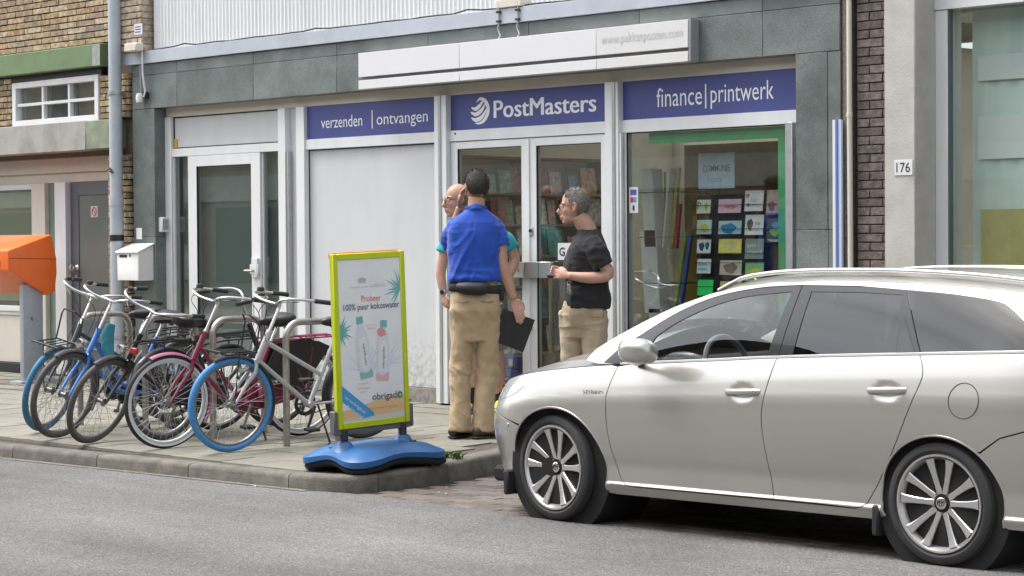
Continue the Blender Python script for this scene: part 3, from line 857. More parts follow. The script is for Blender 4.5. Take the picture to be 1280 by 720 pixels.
# upper small window
uw = bpy.data.objects.new('window', None); COL.objects.link(uw); uw.parent = nb; uw.location = Vector((-5.33, -.1, 2.78)) - nb.location
x0, x1, z0, z1 = -6.15, -4.525, 2.782, 3.25
mb = MB().box(x0, x0+.07, -.165, -.05, z0, z1).box(x1-.07, x1, -.165, -.05, z0, z1).box(x0+.07, x1-.07, -.165, -.05, z1-.06, z1).box(x0+.07, x1-.07, -.165, -.05, z0, z0+.07)
mb.build('frame', M_WHITE, uw, bevel=.003)
mb = MB().box(x0+.071, x1-.071, -.145, -.06, 3.00, 3.03)
for k in (1, 2):
    xx = x0+.07+(x1-x0-.14)*k/3
    mb.box(xx-.018, xx+.018, -.145, -.06, z0+.071, 2.999).box(xx-.018, xx+.018, -.145, -.06, 3.031, z1-.061)
mb.build('glazing_bars', M_WHITE, uw, bevel=.002)
xx = [x0+.07+(x1-x0-.14)*k/3 for k in range(4)]
for k in range(3):
    for za, zb in ((z0+.071, 2.999), (3.031, z1-.061)):
        MB().box(xx[k]+.019, xx[k+1]-.019, -.100, -.095, za, zb).build('pane', GLASS_DARK, uw, smooth=0)
Nb('window_backing', mat('reflection_brown', (.26, .21, .17), .9, var=.5, vscale=9), -6.14, -4.54, -.078, -.074, 2.79, 3.245, bevel=0)  # brown of the street's reflection in the panes, put into the backing colour
# concrete ledge
M_LEDGE = mat('ledge_concrete', (.40, .40, .37), .85, var=.25, vscale=3, stain=.45, sscale=3, bump=.3, bscale=60)
M_LEDGEG = mat('ledge_mossy', (.27, .31, .22), .85, var=.3, vscale=10, stain=.3)
Nb('ledge', M_LEDGE, -9, -4.60, -.27, .3, 2.495, 2.79, bevel=.006)
Nb('ledge_end', M_LEDGEG, -4.598, -4.17, -.265, .0, 2.50, 2.785, bevel=.006)
# ground floor frames
M_CREAM2 = mat('cream_frame', (.64, .60, .53), .5, var=.06, stain=.12)
M_GREY = mat('door_grey', (.115, .125, .14), .5, var=.1)
def G(name, m, x0, x1, z0, z1, y0=.06, y1=.16, **k): return Nb(name, m, x0, x1, y0, y1, z0, z1, **k)
G('frame_head', M_CREAM2, -8, -4.41, 2.30, 2.495)
G('frame_head', M_CREAM2, -8, -4.41, 2.20, 2.298, .10, .16)
G('frame_post', M_CREAM2, -6.16, -5.90, .2, 2.2)
G('frame_post', M_WHITE, -5.66, -5.455, .2, 2.2, .03)
G('frame_post', M_CREAM2, -8, -7.2, .2, 2.2)
sd = bpy.data.objects.new('sidelight', None); COL.objects.link(sd); sd.parent = nb; sd.location = Vector((-5.78, .1, .2)) - nb.location
MB().box(-5.898, -5.662, .11, .118, .2, 2.2).build('pane', mat('green_glass', (.20, .29, .24), .15, spec=.7, var=.2, vscale=3), sd, smooth=0)
wl = bpy.data.objects.new('window', None); COL.objects.link(wl); wl.parent = nb; wl.location = Vector((-6.6, .1, .8)) - nb.location
MB().box(-7.199, -6.162, .115, .123, .90, 2.14).build('pane', GLASS, wl, smooth=0)
MB().box(-7.199, -6.162, .075, .16, 2.141, 2.199).build('frame_head', M_WHITE, wl, bevel=.004)
MB().box(-7.199, -6.162, .07, .16, .84, .898).build('frame_sill', M_WHITE, wl, bevel=.004)
MB().box(-7.19, -6.17, .16, .165, .95, 2.12).build('blind', mat('olive_blind', (.36, .37, .26), .8, var=.1, vscale=50, stretch=(.2, .2, 6)), wl, smooth=0)
G('lower_panel', M_CREAM2, -7.199, -6.162, .29, .838, .10)
G('lower_panel_frame', M_WHITE, -7.199, -6.162, .80, .838, .085, .099)
G('plinth', M_DARK, -8, -5.455, .16, .285, .05)
gd = bpy.data.objects.new('door', None); COL.objects.link(gd); gd.parent = nb; gd.location = Vector((-5.0, .1, .2)) - nb.location
xa, xb = -5.452, -4.41
MB().box(xa, xa+.15, .09, .14, .2, 2.198).box(xb-.15, xb, .09, .14, .2, 2.198).box(xa+.15, xb-.15, .09, .14, 2.06, 2.198).box(xa+.15, xb-.15, .09, .14, .2, .78).build('frame', M_GREY, gd, bevel=.003)
MB().box(xa+.15, xb-.15, .10, .13, .781, 2.059).build('pane', mat('frosted_pane', (.165, .18, .165), .25, spec=.6, var=.12, vscale=2), gd, smooth=0)
MB().box(xa+.16, xb-.16, .085, .0895, .47, .485).build('kick_strip', M_ALU, gd, smooth=0)
MB().lathe([(.0, .075), (.03, .07), (.038, .05), (.028, .03), (.018, .02), (.032, 0)], (-5.345, .09, 1.315), (0, -1, 0), 16).build('knob', M_CHROME, gd)
MB().lathe([(0, .01), (.02, .01), (.022, 0)], (-5.345, .09, 1.22), (0, -1, 0), 12).build('lock_cylinder', M_ALU, gd)
o = thing('no_smoking_sticker', (-5.0, .095, 1.83), 'small white sticker with red ring on the grey door', 'sticker')
MB().box(-5.075, -4.95, .094, .0985, 1.83, 1.945).build('sheet', mat('pink_white', (.62, .55, .54), .5), o)
rp = [(-5.012+.036*math.cos(a), .0925, 1.888+.042*math.sin(a)) for a in [2*PI*k/20 for k in range(20)]]
MB().tube(rp, .006, 5, closed=True).tube([(-5.038, .0925, 1.918), (-4.986, .0925, 1.858)], .005, 5).build('ring_mark', mat('faded_red', (.5, .13, .12), .6), o)
G('door_glimpse_wall', M_DARK, -8, -4.4, .2, 2.49, .20, .22, bevel=0)
# downpipe
M_PIPE = mat('pvc_grey', (.46, .50, .54), .5, var=.12, vscale=3, stain=.2, sscale=7)
dp = thing('downpipe', (-4.09, -.26, .14), 'tall grey plastic downpipe in front of the ochre brick pier', 'pipe')
mb = MB().tube([(-4.09, -.25, .14), (-4.09, -.25, 2.02)], .067, 20).tube([(-4.09, -.25, 2.021), (-4.09, -.25, 5.0)], .064, 20)
mb.build('pipe', M_PIPE, dp)
MB().tube([(-4.09, -.25, 1.93), (-4.09, -.25, 2.03)], .072, 20).build('socket_joint', M_PIPE, dp)
MB().tube([(-4.09, -.25, 1.585), (-4.09, -.25, 1.645)], .0705, 20).build('black_tape', M_BLACKP, dp)
for z in (3.02, .62):
    MB().tube([(-4.09, -.25, z), (-4.09, -.25, z+.03)], .074, 20).box(-4.12, -4.06, -.18, -.14, z, z+.03).build('bracket', M_ALU, dp)
MB().tube([(-4.12, -.318, 2.285), (-4.09, -.325, 2.30), (-4.06, -.318, 2.28), (-4.09, -.325, 2.265), (-4.05, -.312, 2.255)], .008, 6).build('scrawl', M_INK, dp)
# pale brick pier above the trim + return face
pb = thing('brick_pier', (-3.85, 0, 3.43), 'pale brick pier above the stone fascia, beside the corrugated cladding', 'pier')
B('core', M_MORTP, pb, -4.06, -3.705, -.195, .05, 3.427, 5.2, bevel=0)
brick_field(pb, -4.07, -3.70, 3.432, 4.2, -.21, M_PBRICK, L=.21, depth=.02)
z = 3.432+.031; r = 0
while z < 4.2:
    for a, b_ in (((-.20, -.105), (-.095, 0)) if r % 2 else ((-.20, -.03),)):
        o = inst(brick_mesh(round(b_-a, 2), .0515, .02, M_PBRICK), 'brick', Vector((-3.70, (a+b_)/2, z)) - pb.location, pb, rot=(0, 0, PI/2))
    z += .0625; r += 1

# right-hand neighbour
rb = thing('concrete_building', (6.5, 0, .19), 'neighbouring building with pale concrete pillar, dark brick strip and large window', 'building')
def Rb(name, m, *a, **k): return B(name, m, rb, *a, **k)
Rb('brick_core', M_MORT, 4.79, 5.10, -.085, .5, .15, 5.4, bevel=0)
Rb('render_strip', mat('cracked_render', (.24, .21, .18), .95, var=.4, vscale=40, bump=.6, bscale=60), 4.695, 4.745, -.13, .1, .16, 3.30)
brick_field(rb, 4.80, 5.098, .19, 3.60, -.10, M_DBRICK, L=.215, P=.061, depth=.03, joint=.008)
M_CONC = mat('pale_concrete', (.50, .48, .44), .85, var=.14, vscale=4, stain=.30, sscale=3.5, bump=.2, bscale=60)
Rb('pillar', M_CONC, 5.10, 5.355, -.20, .35, .15, 5.4, bevel=.008)
Rb('window_head', M_WHITE, 5.357, 9, .02, .12, 3.10, 3.4)
Rb('upper_wall', M_CONC, 5.357, 12, -.05, .3, 3.42, 5.4)
Rb('frame_post', M_WHITE, 5.357, 5.455, .03, .12, .5, 3.098)
Rb('frame_sill', M_WHITE, 5.457, 9, .03, .12, .5, .60)
rw = bpy.data.objects.new('large_window', None); COL.objects.link(rw); rw.parent = rb; rw.location = Vector((7, .07, .6)) - rb.location
MB().box(5.455, 9, .075, .083, .60, 3.10).build('pane', glass_mat('right_glass', (.93, .97, .955), 1.5, 1.5), rw, smooth=0)
MB().box(5.455, 5.47, .035, .074, .6, 3.1).build('gasket', mat('gasket_grey', (.10, .12, .12), .5), rw, smooth=0)
M_PALEREFL = mat('pale_reflection', (.70, .78, .74), .9, var=.06)  # pale sheet behind the glass imitates a reflected light building
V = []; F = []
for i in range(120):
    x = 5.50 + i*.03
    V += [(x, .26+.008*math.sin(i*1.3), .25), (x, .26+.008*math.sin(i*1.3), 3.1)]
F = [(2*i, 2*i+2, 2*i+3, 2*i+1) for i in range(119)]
MB().add(V, F).build('reflection_sheet', M_PALEREFL, rw)
MB().box(5.58, 6.9, .235, .24, 1.0, 1.75).build('yellow_reflection', mat('yellow_reflection', (.55, .46, .18), .7, var=.15, vscale=8), rw, smooth=0)  # yellow block painted in place of a patch mirrored in the pane
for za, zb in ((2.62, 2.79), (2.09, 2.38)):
    MB().box(5.56, 8.9, .235, .24, za, zb).build('reflected_slat', mat('slat_reflection', (.75, .75, .74), .7), rw, smooth=0)  # white bars stand for slats mirrored in the glass
Rb('interior_wall', M_IWALL, 5.2, 12, 3, 3.1, .15, 3.4, bevel=0)
Rb('interior_floor', M_IFLOOR, 5.357, 12, .13, 3, .15, .2, bevel=0)
Rb('side_wall', M_CONC, 9, 12, -.05, .3, .15, 3.4, bevel=0)
Rb('corner_block', M_CONC, 5.102, 12, .36, .4, 3.11, 3.41, bevel=0)
wp = thing('thin_pipe', (4.77, -.15, .16), 'thin cream vertical pipe between green stone and dark brick', 'pipe')
MB().tube([(4.772, -.145, .16), (4.772, -.145, 1.58), (4.768, -.145, 2.42)], .019, 10).tube([(4.768, -.145, 2.421), (4.766, -.145, 5.2)], .0185, 10).build('pipe', M_CREAM, wp)
MB().tube([(4.768, -.145, 2.40), (4.768, -.145, 2.43)], .022, 10).build('joint', M_CREAM, wp)
hn = thing('house_number_plate', (5.26, -.2, 1.985), 'white house number plate reading 176 on the concrete pillar', 'number plate')
MB().box(5.188, 5.336, -.2055, -.2005, 1.983, 2.087).build('plate', M_SIGNW, hn, bevel=.001)
text(MB(), '176', (5.205, -.2065, 2.003), EX, EZ, width=.112, height=.066, bold=.005).build('digits', M_INK, hn, smooth=0)

# houses across the street, behind the camera: seen mirrored in the glass and the car
op = thing('opposite_building', (-8, -20, .1), 'brown brick terrace across the street with pale bands, mirrored in the windows', 'building')
def opp_mat():
    m = mat('terrace_brick', (.2, .15, .1), .9)
    nt = m.node_tree; N = nt.nodes.new; b = nt.nodes['Principled BSDF']
    br = N('ShaderNodeTexBrick'); br.inputs['Scale'].default_value = 3.2
    br.inputs['Color1'].default_value = (.40, .33, .25, 1); br.inputs['Color2'].default_value = (.32, .27, .205, 1); br.inputs['Mortar'].default_value = (.22, .20, .17, 1)
    g = N('ShaderNodeNewGeometry'); mp = N('ShaderNodeMapping'); mp.inputs['Rotation'].default_value = (R_(90), 0, 0)
    _link(nt, g.outputs['Position'], mp.inputs[0]); _link(nt, mp.outputs[0], br.inputs['Vector']); _link(nt, br.outputs[0], b.inputs['Base Color'])
    return m
M_TERR = opp_mat()
for a, b_ in ((-70, -36), (-36, -14), (-14, 6), (6, 40)):
    B('wall', M_TERR, op, a+.01, b_-.01, -26, -19.0, .1, 7.4, bevel=0)
B('pale_band', M_CONC, op, -70, 40, -18.99, -18.90, 2.55, 3.15, bevel=0)
B('roof', mat('dark_roof', (.05, .045, .045), .8), op, -70, 40, -26.3, -18.7, 7.41, 8.0, bevel=0)
M_OWIN = mat('terrace_window', (.04, .05, .055), .1, spec=.7)
for k in range(26):
    x = -62 + k*3.7
    o = B('window', M_OWIN, op, x, x+1.7, -18.985, -18.95, 4.4, 6.2, bevel=0)
    MB().box(x-.08, x, -18.985, -18.92, 4.3, 6.3).box(x+1.7, x+1.78, -18.985, -18.92, 4.3, 6.3).box(x, x+1.7, -18.985, -18.92, 6.2, 6.3).box(x, x+1.7, -18.985, -18.92, 4.3, 4.4).build('frame', M_WHITE, o, smooth=0) if False else None
    B('window', M_OWIN, op, x, x+2.4, -18.985, -18.95, .6, 2.4, bevel=0)
# ================================================================ things inside the shop window and behind the doors
M_WIRE = mat('dark_wire', (.03, .03, .03), .5, metal=.3)
rk = thing('card_rack', (3.3, .45, .55), 'dark wire rack of greeting cards standing in the display window', 'rack')
mb = MB()
for x in (2.90, 3.115, 3.385, 3.595, 3.79):
    mb.tube([(x, .40, .55), (x, .40, 1.95)], .006, 6)
mb.build('uprights', M_WIRE, rk)
for z in (1.99-.06*k*3.05 for k in range(6)):
    MB().tube([(2.90, .345, z-.17), (3.79, .345, z-.17)], .0028, 5).tube([(2.90, .345, z-.06), (3.79, .345, z-.06)], .0028, 5).build('wire_shelf', M_WIRE, rk)
MB().box(2.92, 3.77, .405, .412, .58, 1.90).build('back_board', mat('rack_back', (.03, .03, .03), .8), rk)
def card(x0, x1, z0, z1, col, label, extra=None, y=.36):
    t = thing('greeting_card', ((x0+x1)/2, y, z0), label, 'card', 'greeting cards in the wire rack')
    col = tuple(min(.86, c*1.3) for c in col)
    m = mat('card_%d%d%d' % tuple(int(c*99) for c in col), col, .55, var=.12, vscale=18)
    MB().prism([(x0, z0), (x1, z0), (x1, z1), (x0, z1)], (0, y+.004, 0), (1, 0, 0), (0, .10, 1), (0, -1, 0), .004).build('sheet', m, t, smooth=0)
    if extra: extra(t, x0, x1, z0, z1, y-.0012)
    return t
def blob(col, fx, fz, rx, rz, name='printed_motif'):
    def f(t, x0, x1, z0, z1, y):
        m = mat('ink_%d%d%d' % tuple(int(c*99) for c in col), col, .6, var=.25, vscale=40)
        cx, cz = x0+(x1-x0)*fx, (z1-z0)*fz
        pts = [(cx+rx*(x1-x0)*math.cos(a)*(1+.18*math.sin(3*a)), z0+cz+rz*(z1-z0)*math.sin(a)*(1+.15*math.cos(5*a))) for a in [2*PI*k/18 for k in range(18)]]
        MB().add([(p[0], y+.10*p[1], p[1]) for p in pts], [tuple(range(18))]).build(name, m, t, smooth=0)
    return f
def multi(*fs):
    def f(*a):
        for g in fs: g(*a)
    return f
def letters(s, col, fx, fz, h):
    def f(t, x0, x1, z0, z1, y):
        m = mat('ink_%d%d%d' % tuple(int(c*99) for c in col), col, .6)
        text(MB(), s, (x0+(x1-x0)*fx, y-.0006+.10*(z0+(z1-z0)*fz), z0+(z1-z0)*fz), EX, (0, .0995, .995), height=h).build('lettering', m, t, smooth=0)
    return f
Y0 = -.19   # the card sheets lean back: y offset so that they meet y at mid height
def C(x0, x1, z0, z1, col, label, ex=None): return card(x0, x1, z0, z1, col, label, ex, y=.36-.10*(z0+z1)/2)
C(2.922, 3.06, 1.76, 1.865, (.62, .68, .50), 'pale green card with a black letter P, top left of the rack', multi(letters('P', (.02, .02, .02), .06, .3, .055), blob((.45, .5, .2), .7, .5, .12, .3)))
C(2.922, 3.07, 1.60, 1.71, (.35, .55, .50), 'teal card with yellow motif, second in the left column', blob((.6, .55, .12), .5, .45, .28, .3))
C(2.922, 3.06, 1.45, 1.56, (.60, .66, .68), 'white card with dark blue splashes, third in the left column', multi(blob((.03, .07, .16), .35, .5, .2, .3), blob((.03, .09, .2), .75, .55, .14, .28)))
C(2.922, 3.06, 1.30, 1.41, (.55, .68, .76), 'pale blue card with blue writing, fourth in the left column', multi(letters('ikhou', (.05, .14, .4), .08, .55, .028), letters('vanjou', (.05, .14, .4), .08, .15, .03)))
C(2.925, 3.08, 1.13, 1.25, (.02, .68, .13), 'plain bright green card at the foot of the left column')
C(3.14, 3.365, 1.76, 1.865, (.72, .42, .55), 'wide pink card with orange script, top of the second column', blob((.75, .33, .25), .55, .42, .3, .14))
C(3.14, 3.365, 1.60, 1.70, (.36, .52, .60), 'wide blue card with a darker blue dome shape', blob((.03, .25, .5), .45, .4, .33, .4))
C(3.14, 3.365, 1.45, 1.565, (.72, .58, .14), 'wide yellow card in the middle of the second column', blob((.78, .66, .3), .5, .5, .25, .3))
C(3.15, 3.365, 1.29, 1.40, (.45, .40, .33), 'wide beige photo card low in the second column', blob((.2, .15, .12), .5, .45, .3, .36))
C(3.15, 3.365, 1.12, 1.24, (.6, .48, .18), 'wide dull yellow card at the foot of the second column')
C(3.402, 3.58, 1.77, 1.925, (.74, .72, .72), 'white card with pink flowers, top of the third column', multi(blob((.7, .25, .35), .15, .75, .1, .12), blob((.65, .2, .3), .2, .3, .09, .1), letters('lief', (.75, .55, .35), .35, .45, .03)))
C(3.402, 3.58, 1.592, 1.742, (.70, .72, .74), 'white card with a small grey dog drawing', multi(blob((.12, .11, .1), .28, .5, .16, .3), letters('hoi', (.1, .1, .1), .58, .5, .028)))
C(3.402, 3.58, 1.412, 1.562, (.19, .26, .22), 'dark green card with white lettering in the third column', multi(letters('gefeli', (.7, .72, .7), .12, .52, .04), letters('citeerd', (.7, .72, .7), .12, .24, .036)))
C(3.402, 3.58, 1.245, 1.385, (.22, .48, .16), 'green card with a plain yellow shape, low in the third column', blob((.7, .6, .12), .5, .4, .34, .3))
C(3.612, 3.765, 1.74, 1.925, (.42, .35, .32), 'photo card with several small figures, top right of the rack', multi(blob((.7, .5, .42), .3, .75, .13, .12), blob((.66, .45, .38), .62, .6, .12, .1), blob((.3, .1, .25), .35, .35, .22, .2), blob((.6, .35, .3), .72, .3, .18, .14)))
C(3.612, 3.765, 1.535, 1.715, (.07, .07, .06), 'black card with blue cap and green shape, right column', multi(blob((.12, .35, .6), .55, .72, .25, .14), blob((.25, .55, .08), .5, .42, .3, .16), blob((.5, .6, .62), .5, .1, .42, .08)))
# poster
po = thing('window_poster', (3.155, .30, 1.95), 'pale blue poster with the word COMMUNIE hanging in the display window', 'poster')
MB().box(2.975, 3.335, .32, .324, 1.947, 2.219).build('sheet', mat('poster_blue', (.42, .56, .68), .6, var=.22, vscale=9), po, smooth=0)
text(MB(), 'COMMUNIE', (3.02, .3185, 2.075), EX, EZ, width=.27, height=.052, bold=.01).build('lettering', mat('brown_ink', (.12, .09, .09), .6), po, smooth=0)
text(MB(), 'FEEST', (3.075, .3185, 1.995), EX, EZ, width=.14, height=.03).build('lettering', mat('bluegrey_ink', (.2, .27, .36), .6), po, smooth=0)
MB().box(2.99, 3.32, .3188, .3195, 2.055, 2.06).build('rule', mat('peach_ink', (.7, .5, .36), .6), po, smooth=0)
# gift wrap boards in a wire holder
wh = thing('wrap_holder', (2.66, .55, .55), 'wire holder for gift wrap boards at the left of the display window', 'rack')
for z in (1.93, 1.58, 1.22, .90): MB().tube([(2.36, .30, z), (2.80, .30, z), (2.80, .62, z), (2.36, .62, z)], .003, 5, closed=True).build('wire_loop', M_WIRE, wh)
MB().tube([(2.36, .62, .55), (2.36, .62, 2.1)], .006, 6).tube([(2.80, .62, .55), (2.80, .62, 2.1)], .006, 6).build('uprights', M_WIRE, wh)
def wrap(x, z, h, w, lean, col, label):
    t = thing('gift_wrap_board', (x, .46, z), label, 'wrapping paper', 'gift wrap boards in the window')
    m = mat('wrap_%d%d%d' % tuple(int(c*99) for c in col), col, .5, var=.25 if max(col)-min(col) > .2 else .05, vscale=22)
    MB().obox((x+lean/2, .46, z+h/2), (w/2, 0, 0), (0, .060 if w > .1 or min(col) > .5 else .016, 0), (lean/2, 0, h/2)).build('board', m, t, bevel=.004)
wrap(2.40, 1.50, .62, .125, -.04, (.66, .67, .66), 'tall plain white gift wrap board, highest in the window holder')
wrap(2.53, 1.50, .62, .020, .07, (.70, .70, .68), 'thin white gift wrap board leaning right in the holder')
wrap(2.575, 1.49, .63, .035, .075, (.52, .45, .08), 'yellow and green gift wrap roll leaning in the holder')
wrap(2.62, 1.49, .35, .030, .04, (.50, .05, .06), 'short red gift wrap roll in the holder')
wrap(2.42, .98, .66, .17, -.05, (.60, .61, .61), 'broad grey white gift wrap board in the middle of the holder')
wrap(2.60, .98, .62, .03, .12, (.30, .42, .10), 'dark leaf green gift wrap roll slanting in the holder')
wrap(2.655, .98, .62, .03, .12, (.08, .12, .40), 'dark blue gift wrap roll slanting in the holder')
wrap(2.47, .60, .42, .15, -.02, (.63, .63, .62), 'low white gift wrap board at the foot of the holder')
wrap(2.78, .60, .75, .04, .12, (.16, .06, .09), 'dark plum gift wrap panel at the right of the holder')
# backdrop in the window
o = MB().box(2.30, 3.42, .92, .94, .55, 2.32).build('ochre_board', mat('ochre_board', (.30, .20, .03), .8, var=.3, vscale=6), None, smooth=0)
tag(o, 'ochre brown board standing behind the card rack in the window', 'board')
# shelves along the side wall behind the doors
M_SHELF = mat('shelf_wood', (.30, .24, .17), .7, var=.2, vscale=10)
M_GOODS = rand_mat('shelf_goods', [(.5, .42, .36), (.30, .10, .09), (.60, .55, .48), (.12, .22, .30), (.45, .25, .12), (.22, .30, .18), (.62, .60, .56), (.5, .35, .36), (.13, .11, .10)], .6, var=.35, vscale=25)
sh = thing('shelf_unit', (-1.2, 1.7, .2), 'tall wooden shelf wall of cards and magazines behind the double doors', 'shelves')
for z in (.45, .80, 1.10, 1.40, 1.70, 2.0, 2.35): MB().box(-1.385, -1.12, .30, 3.6, z, z+.02).build('shelf', M_SHELF, sh, smooth=0)
for y in (.30, 1.4, 2.5, 3.6): MB().box(-1.385, -1.10, y, y+.03, .2, 2.6).build('upright', M_SHELF, sh, smooth=0)
MB().box(-1.386, -1.09, .30, 3.6, 2.37, 2.62).build('header', mat('header_cream', (.55, .47, .36), .8), sh, smooth=0)
random.seed(11)
gm = [MB().box(-.01, .01, -w/2, w/2, 0, h).mesh('goods', 0) for w, h in ((.16, .22), (.21, .26), (.12, .18), (.10, .24))]
for g in gm: g.materials.append(M_GOODS)
for z in (.47, .82, 1.12, 1.42, 1.72, 2.02):
    y = .40
    while y < 3.5:
        g = random.choice(gm)
        inst(g, 'packet', Vector((-1.16+random.uniform(-.02, .02), y, z)) - sh.location, sh, rot=(0, -.15, 0))
        y += random.uniform(.15, .27)
lo = thing('roll_bin', (1.45, .75, .2), 'bin of upright wrapping rolls behind the glass of the doors', 'bin')
MB().box(1.05, 1.60, .55, .95, .2, .62).build('bin', M_SHELF, lo, bevel=.005)
rm = rand_mat('roll_paper', [(.4, .16, .14), (.5, .42, .3), (.15, .25, .4), (.45, .45, .42), (.2, .3, .16), (.5, .3, .35)], .5)
rme = MB().tube([(0, 0, 0), (0, 0, .8)], .024, 10).mesh('roll', 40); rme.materials.append(rm)
for i in range(9):
    for k in range(2):
        inst(rme, 'paper_roll', Vector((1.09+i*.058, .60+k*.08+.02*(i % 3), .5)) - lo.location, lo, rot=(random.uniform(-.06, .06), random.uniform(-.06, .06), 0))
# blue cartons just inside the left door leaf
M_CARTON = mat('carton_blue', (.03, .07, .30), .5, var=.15, vscale=10)
for i, (z, lb_) in enumerate(((.20, 'blue printed carton at the bottom of the stack behind the left door'), (.405, 'blue printed carton with orange mark, middle of the stack behind the left door'), (.51, 'blue printed carton on top of the stack behind the left door'))):
    h = .20 if i == 0 else (.10 if i == 1 else .10)
    t = thing('carton', (1.05, .16, z), lb_, 'carton', 'blue cartons inside the door')
    MB().box(.90, 1.05 if i == 2 else 1.20, .09, .30, z, z+h-.003).build('box', M_CARTON, t, bevel=.003)
    MB().box(.93, .99, .0885, .0895, z+.02, z+h-.03).build('print', mat('orange_ink', (.7, .3, .05), .6) if i == 1 else mat('paleblue_ink', (.4, .5, .65), .6), t, smooth=0)
t = thing('carton', (1.13, .16, .51), 'small yellow and blue carton beside the top blue carton', 'carton', 'blue cartons inside the door')
MB().box(1.06, 1.20, .09, .30, .51, .607).build('box', M_CARTON, t, bevel=.003)
MB().box(1.10, 1.15, .0885, .0895, .53, .59).build('print', mat('flesh_ink', (.65, .42, .3), .6), t, smooth=0)
o = MB().box(.62, 1.38, -.0, .0015, .355, .385).build('door_sticker', mat('yellow_strip', (.6, .55, .25), .6, var=.3, vscale=30), None, smooth=0)
tag(o, 'thin yellowish sticker strip along the bottom of the left door pane', 'sticker')

# ================================================================ orange street mailbox
M_ORANGE = mat('mailbox_orange', (.86, .16, .025), .38, var=.08, vscale=4, stain=.10, sscale=8, coat=.15)
ob = thing('street_mailbox', (-5.35, -.65, pav_z(-.65)), 'bright orange street mailbox with beak front on a grey post, left edge', 'mailbox')
prof = [(-.981, 1.303), (-.981, 1.50), (-.487, 1.656), (-.43, 1.423), (-.425, 1.28), (-.45, 1.085), (-.53, 1.045)]
MB().prism(prof, (-5.95, 0, 0), (0, 1, 0), (0, 0, 1), (1, 0, 0), 1.05).build('housing', M_ORANGE, ob, bevel=.012, seg=3)
MB().prism([(-.975, 1.42), (-.43, 1.405), (-.43, 1.411), (-.975, 1.426)], (-4.9005, 0, 0), (0, 1, 0), (0, 0, 1), (1, 0, 0), .002).build('seam', mat('seam_dark', (.25, .04, .01), .6), ob, smooth=0)
MB().prism([(-.985, 1.34), (-.985, 1.40), (-.98, 1.40), (-.98, 1.34)], (-5.8, 0, 0), (0, 1, 0), (0, 0, 1), (1, 0, 0), .75).build('slot', M_DARK, ob, smooth=0)
M_POST = mat('post_grey', (.36, .39, .44), .5, var=.1, stain=.15, sscale=9)
MB().box(-5.03, -4.955, -.785, -.555, pav_z(-.7)-.02, 1.16).build('post', M_POST, ob, bevel=.012, seg=2)
MB().box(-5.12, -4.90, -.85, -.49, pav_z(-.85)-.02, pav_z(-.49)+.02).build('foot_plate', M_POST, ob, bevel=.006)
MB().tube([(-4.958, -.70, .83), (-4.945, -.68, .80)], .012, 6).build('dent_mark', mat('post_mark', (.16, .16, .17), .7), ob)

# ================================================================ bicycle stands
def hoop(x, y0, w, label, h=.87):
    z0 = pav_z(y0+w/2)
    t = thing('bike_stand', (x, y0+w/2, z0), label, 'bike stand', 'steel hoop bike stands')
    pts = [(x, y0, z0-.02)]
    r = .12
    for k in range(9): a = PI - k*PI/16; pts.append((x, y0+r+r*math.cos(a), z0+h-r+r*math.sin(a)))
    for k in range(9): a = PI/2 - k*PI/16; pts.append((x, y0+w-r+r*math.cos(a), z0+h-r+r*math.sin(a)))
    pts.append((x, y0+w, z0-.02))
    MB().tube(pts, .0245, 14).build('hoop', M_STEEL, t)
    MB().prism([(x-.06, y0-.10), (x+.06, y0-.10), (x+.06, y0+w+.10), (x-.06, y0+w+.10)], (0, 0, z0-.0), (1, 0, 0), (0, 1, .0256), (0, 0, 1), .008).build('foot_plate', mat('foot_plate', (.26, .25, .22), .7, var=.2), t, bevel=.002)
hoop(1.84, -2.80, .47, 'steel hoop stand beside the silver grey bicycle, nearest the yellow framed board')
hoop(.97, -2.80, .47, 'steel hoop stand between the maroon and the silver grey bicycles')
hoop(.10, -2.80, .47, 'steel hoop stand behind the black bicycle')
hoop(-.80, -2.80, .47, 'steel hoop stand behind the blue bicycle, leftmost of the stands')

# ================================================================ bicycles
M_SPOKE = mat('spoke', (.55, .55, .55), .3, metal=.9)
M_SADDLE = mat('saddle_black', (.025, .024, .026), .45, var=.2, vscale=30)
M_GRIP = mat('grip_black', (.028, .028, .03), .7)
def tyre_mat(n, c): return mat('tyre_'+n, c, .7, var=.15, vscale=30)
T_BLK, T_GRY, T_BLU = tyre_mat('black', (.035, .034, .033)), tyre_mat('grey', (.10, .095, .09)), tyre_mat('blue', (.075, .28, .62))
M_RIM = mat('rim_alloy', (.62, .62, .62), .28, metal=.85, var=.08)
M_RIMD = mat('rim_dull', (.25, .24, .23), .4, metal=.7, var=.25, vscale=25)

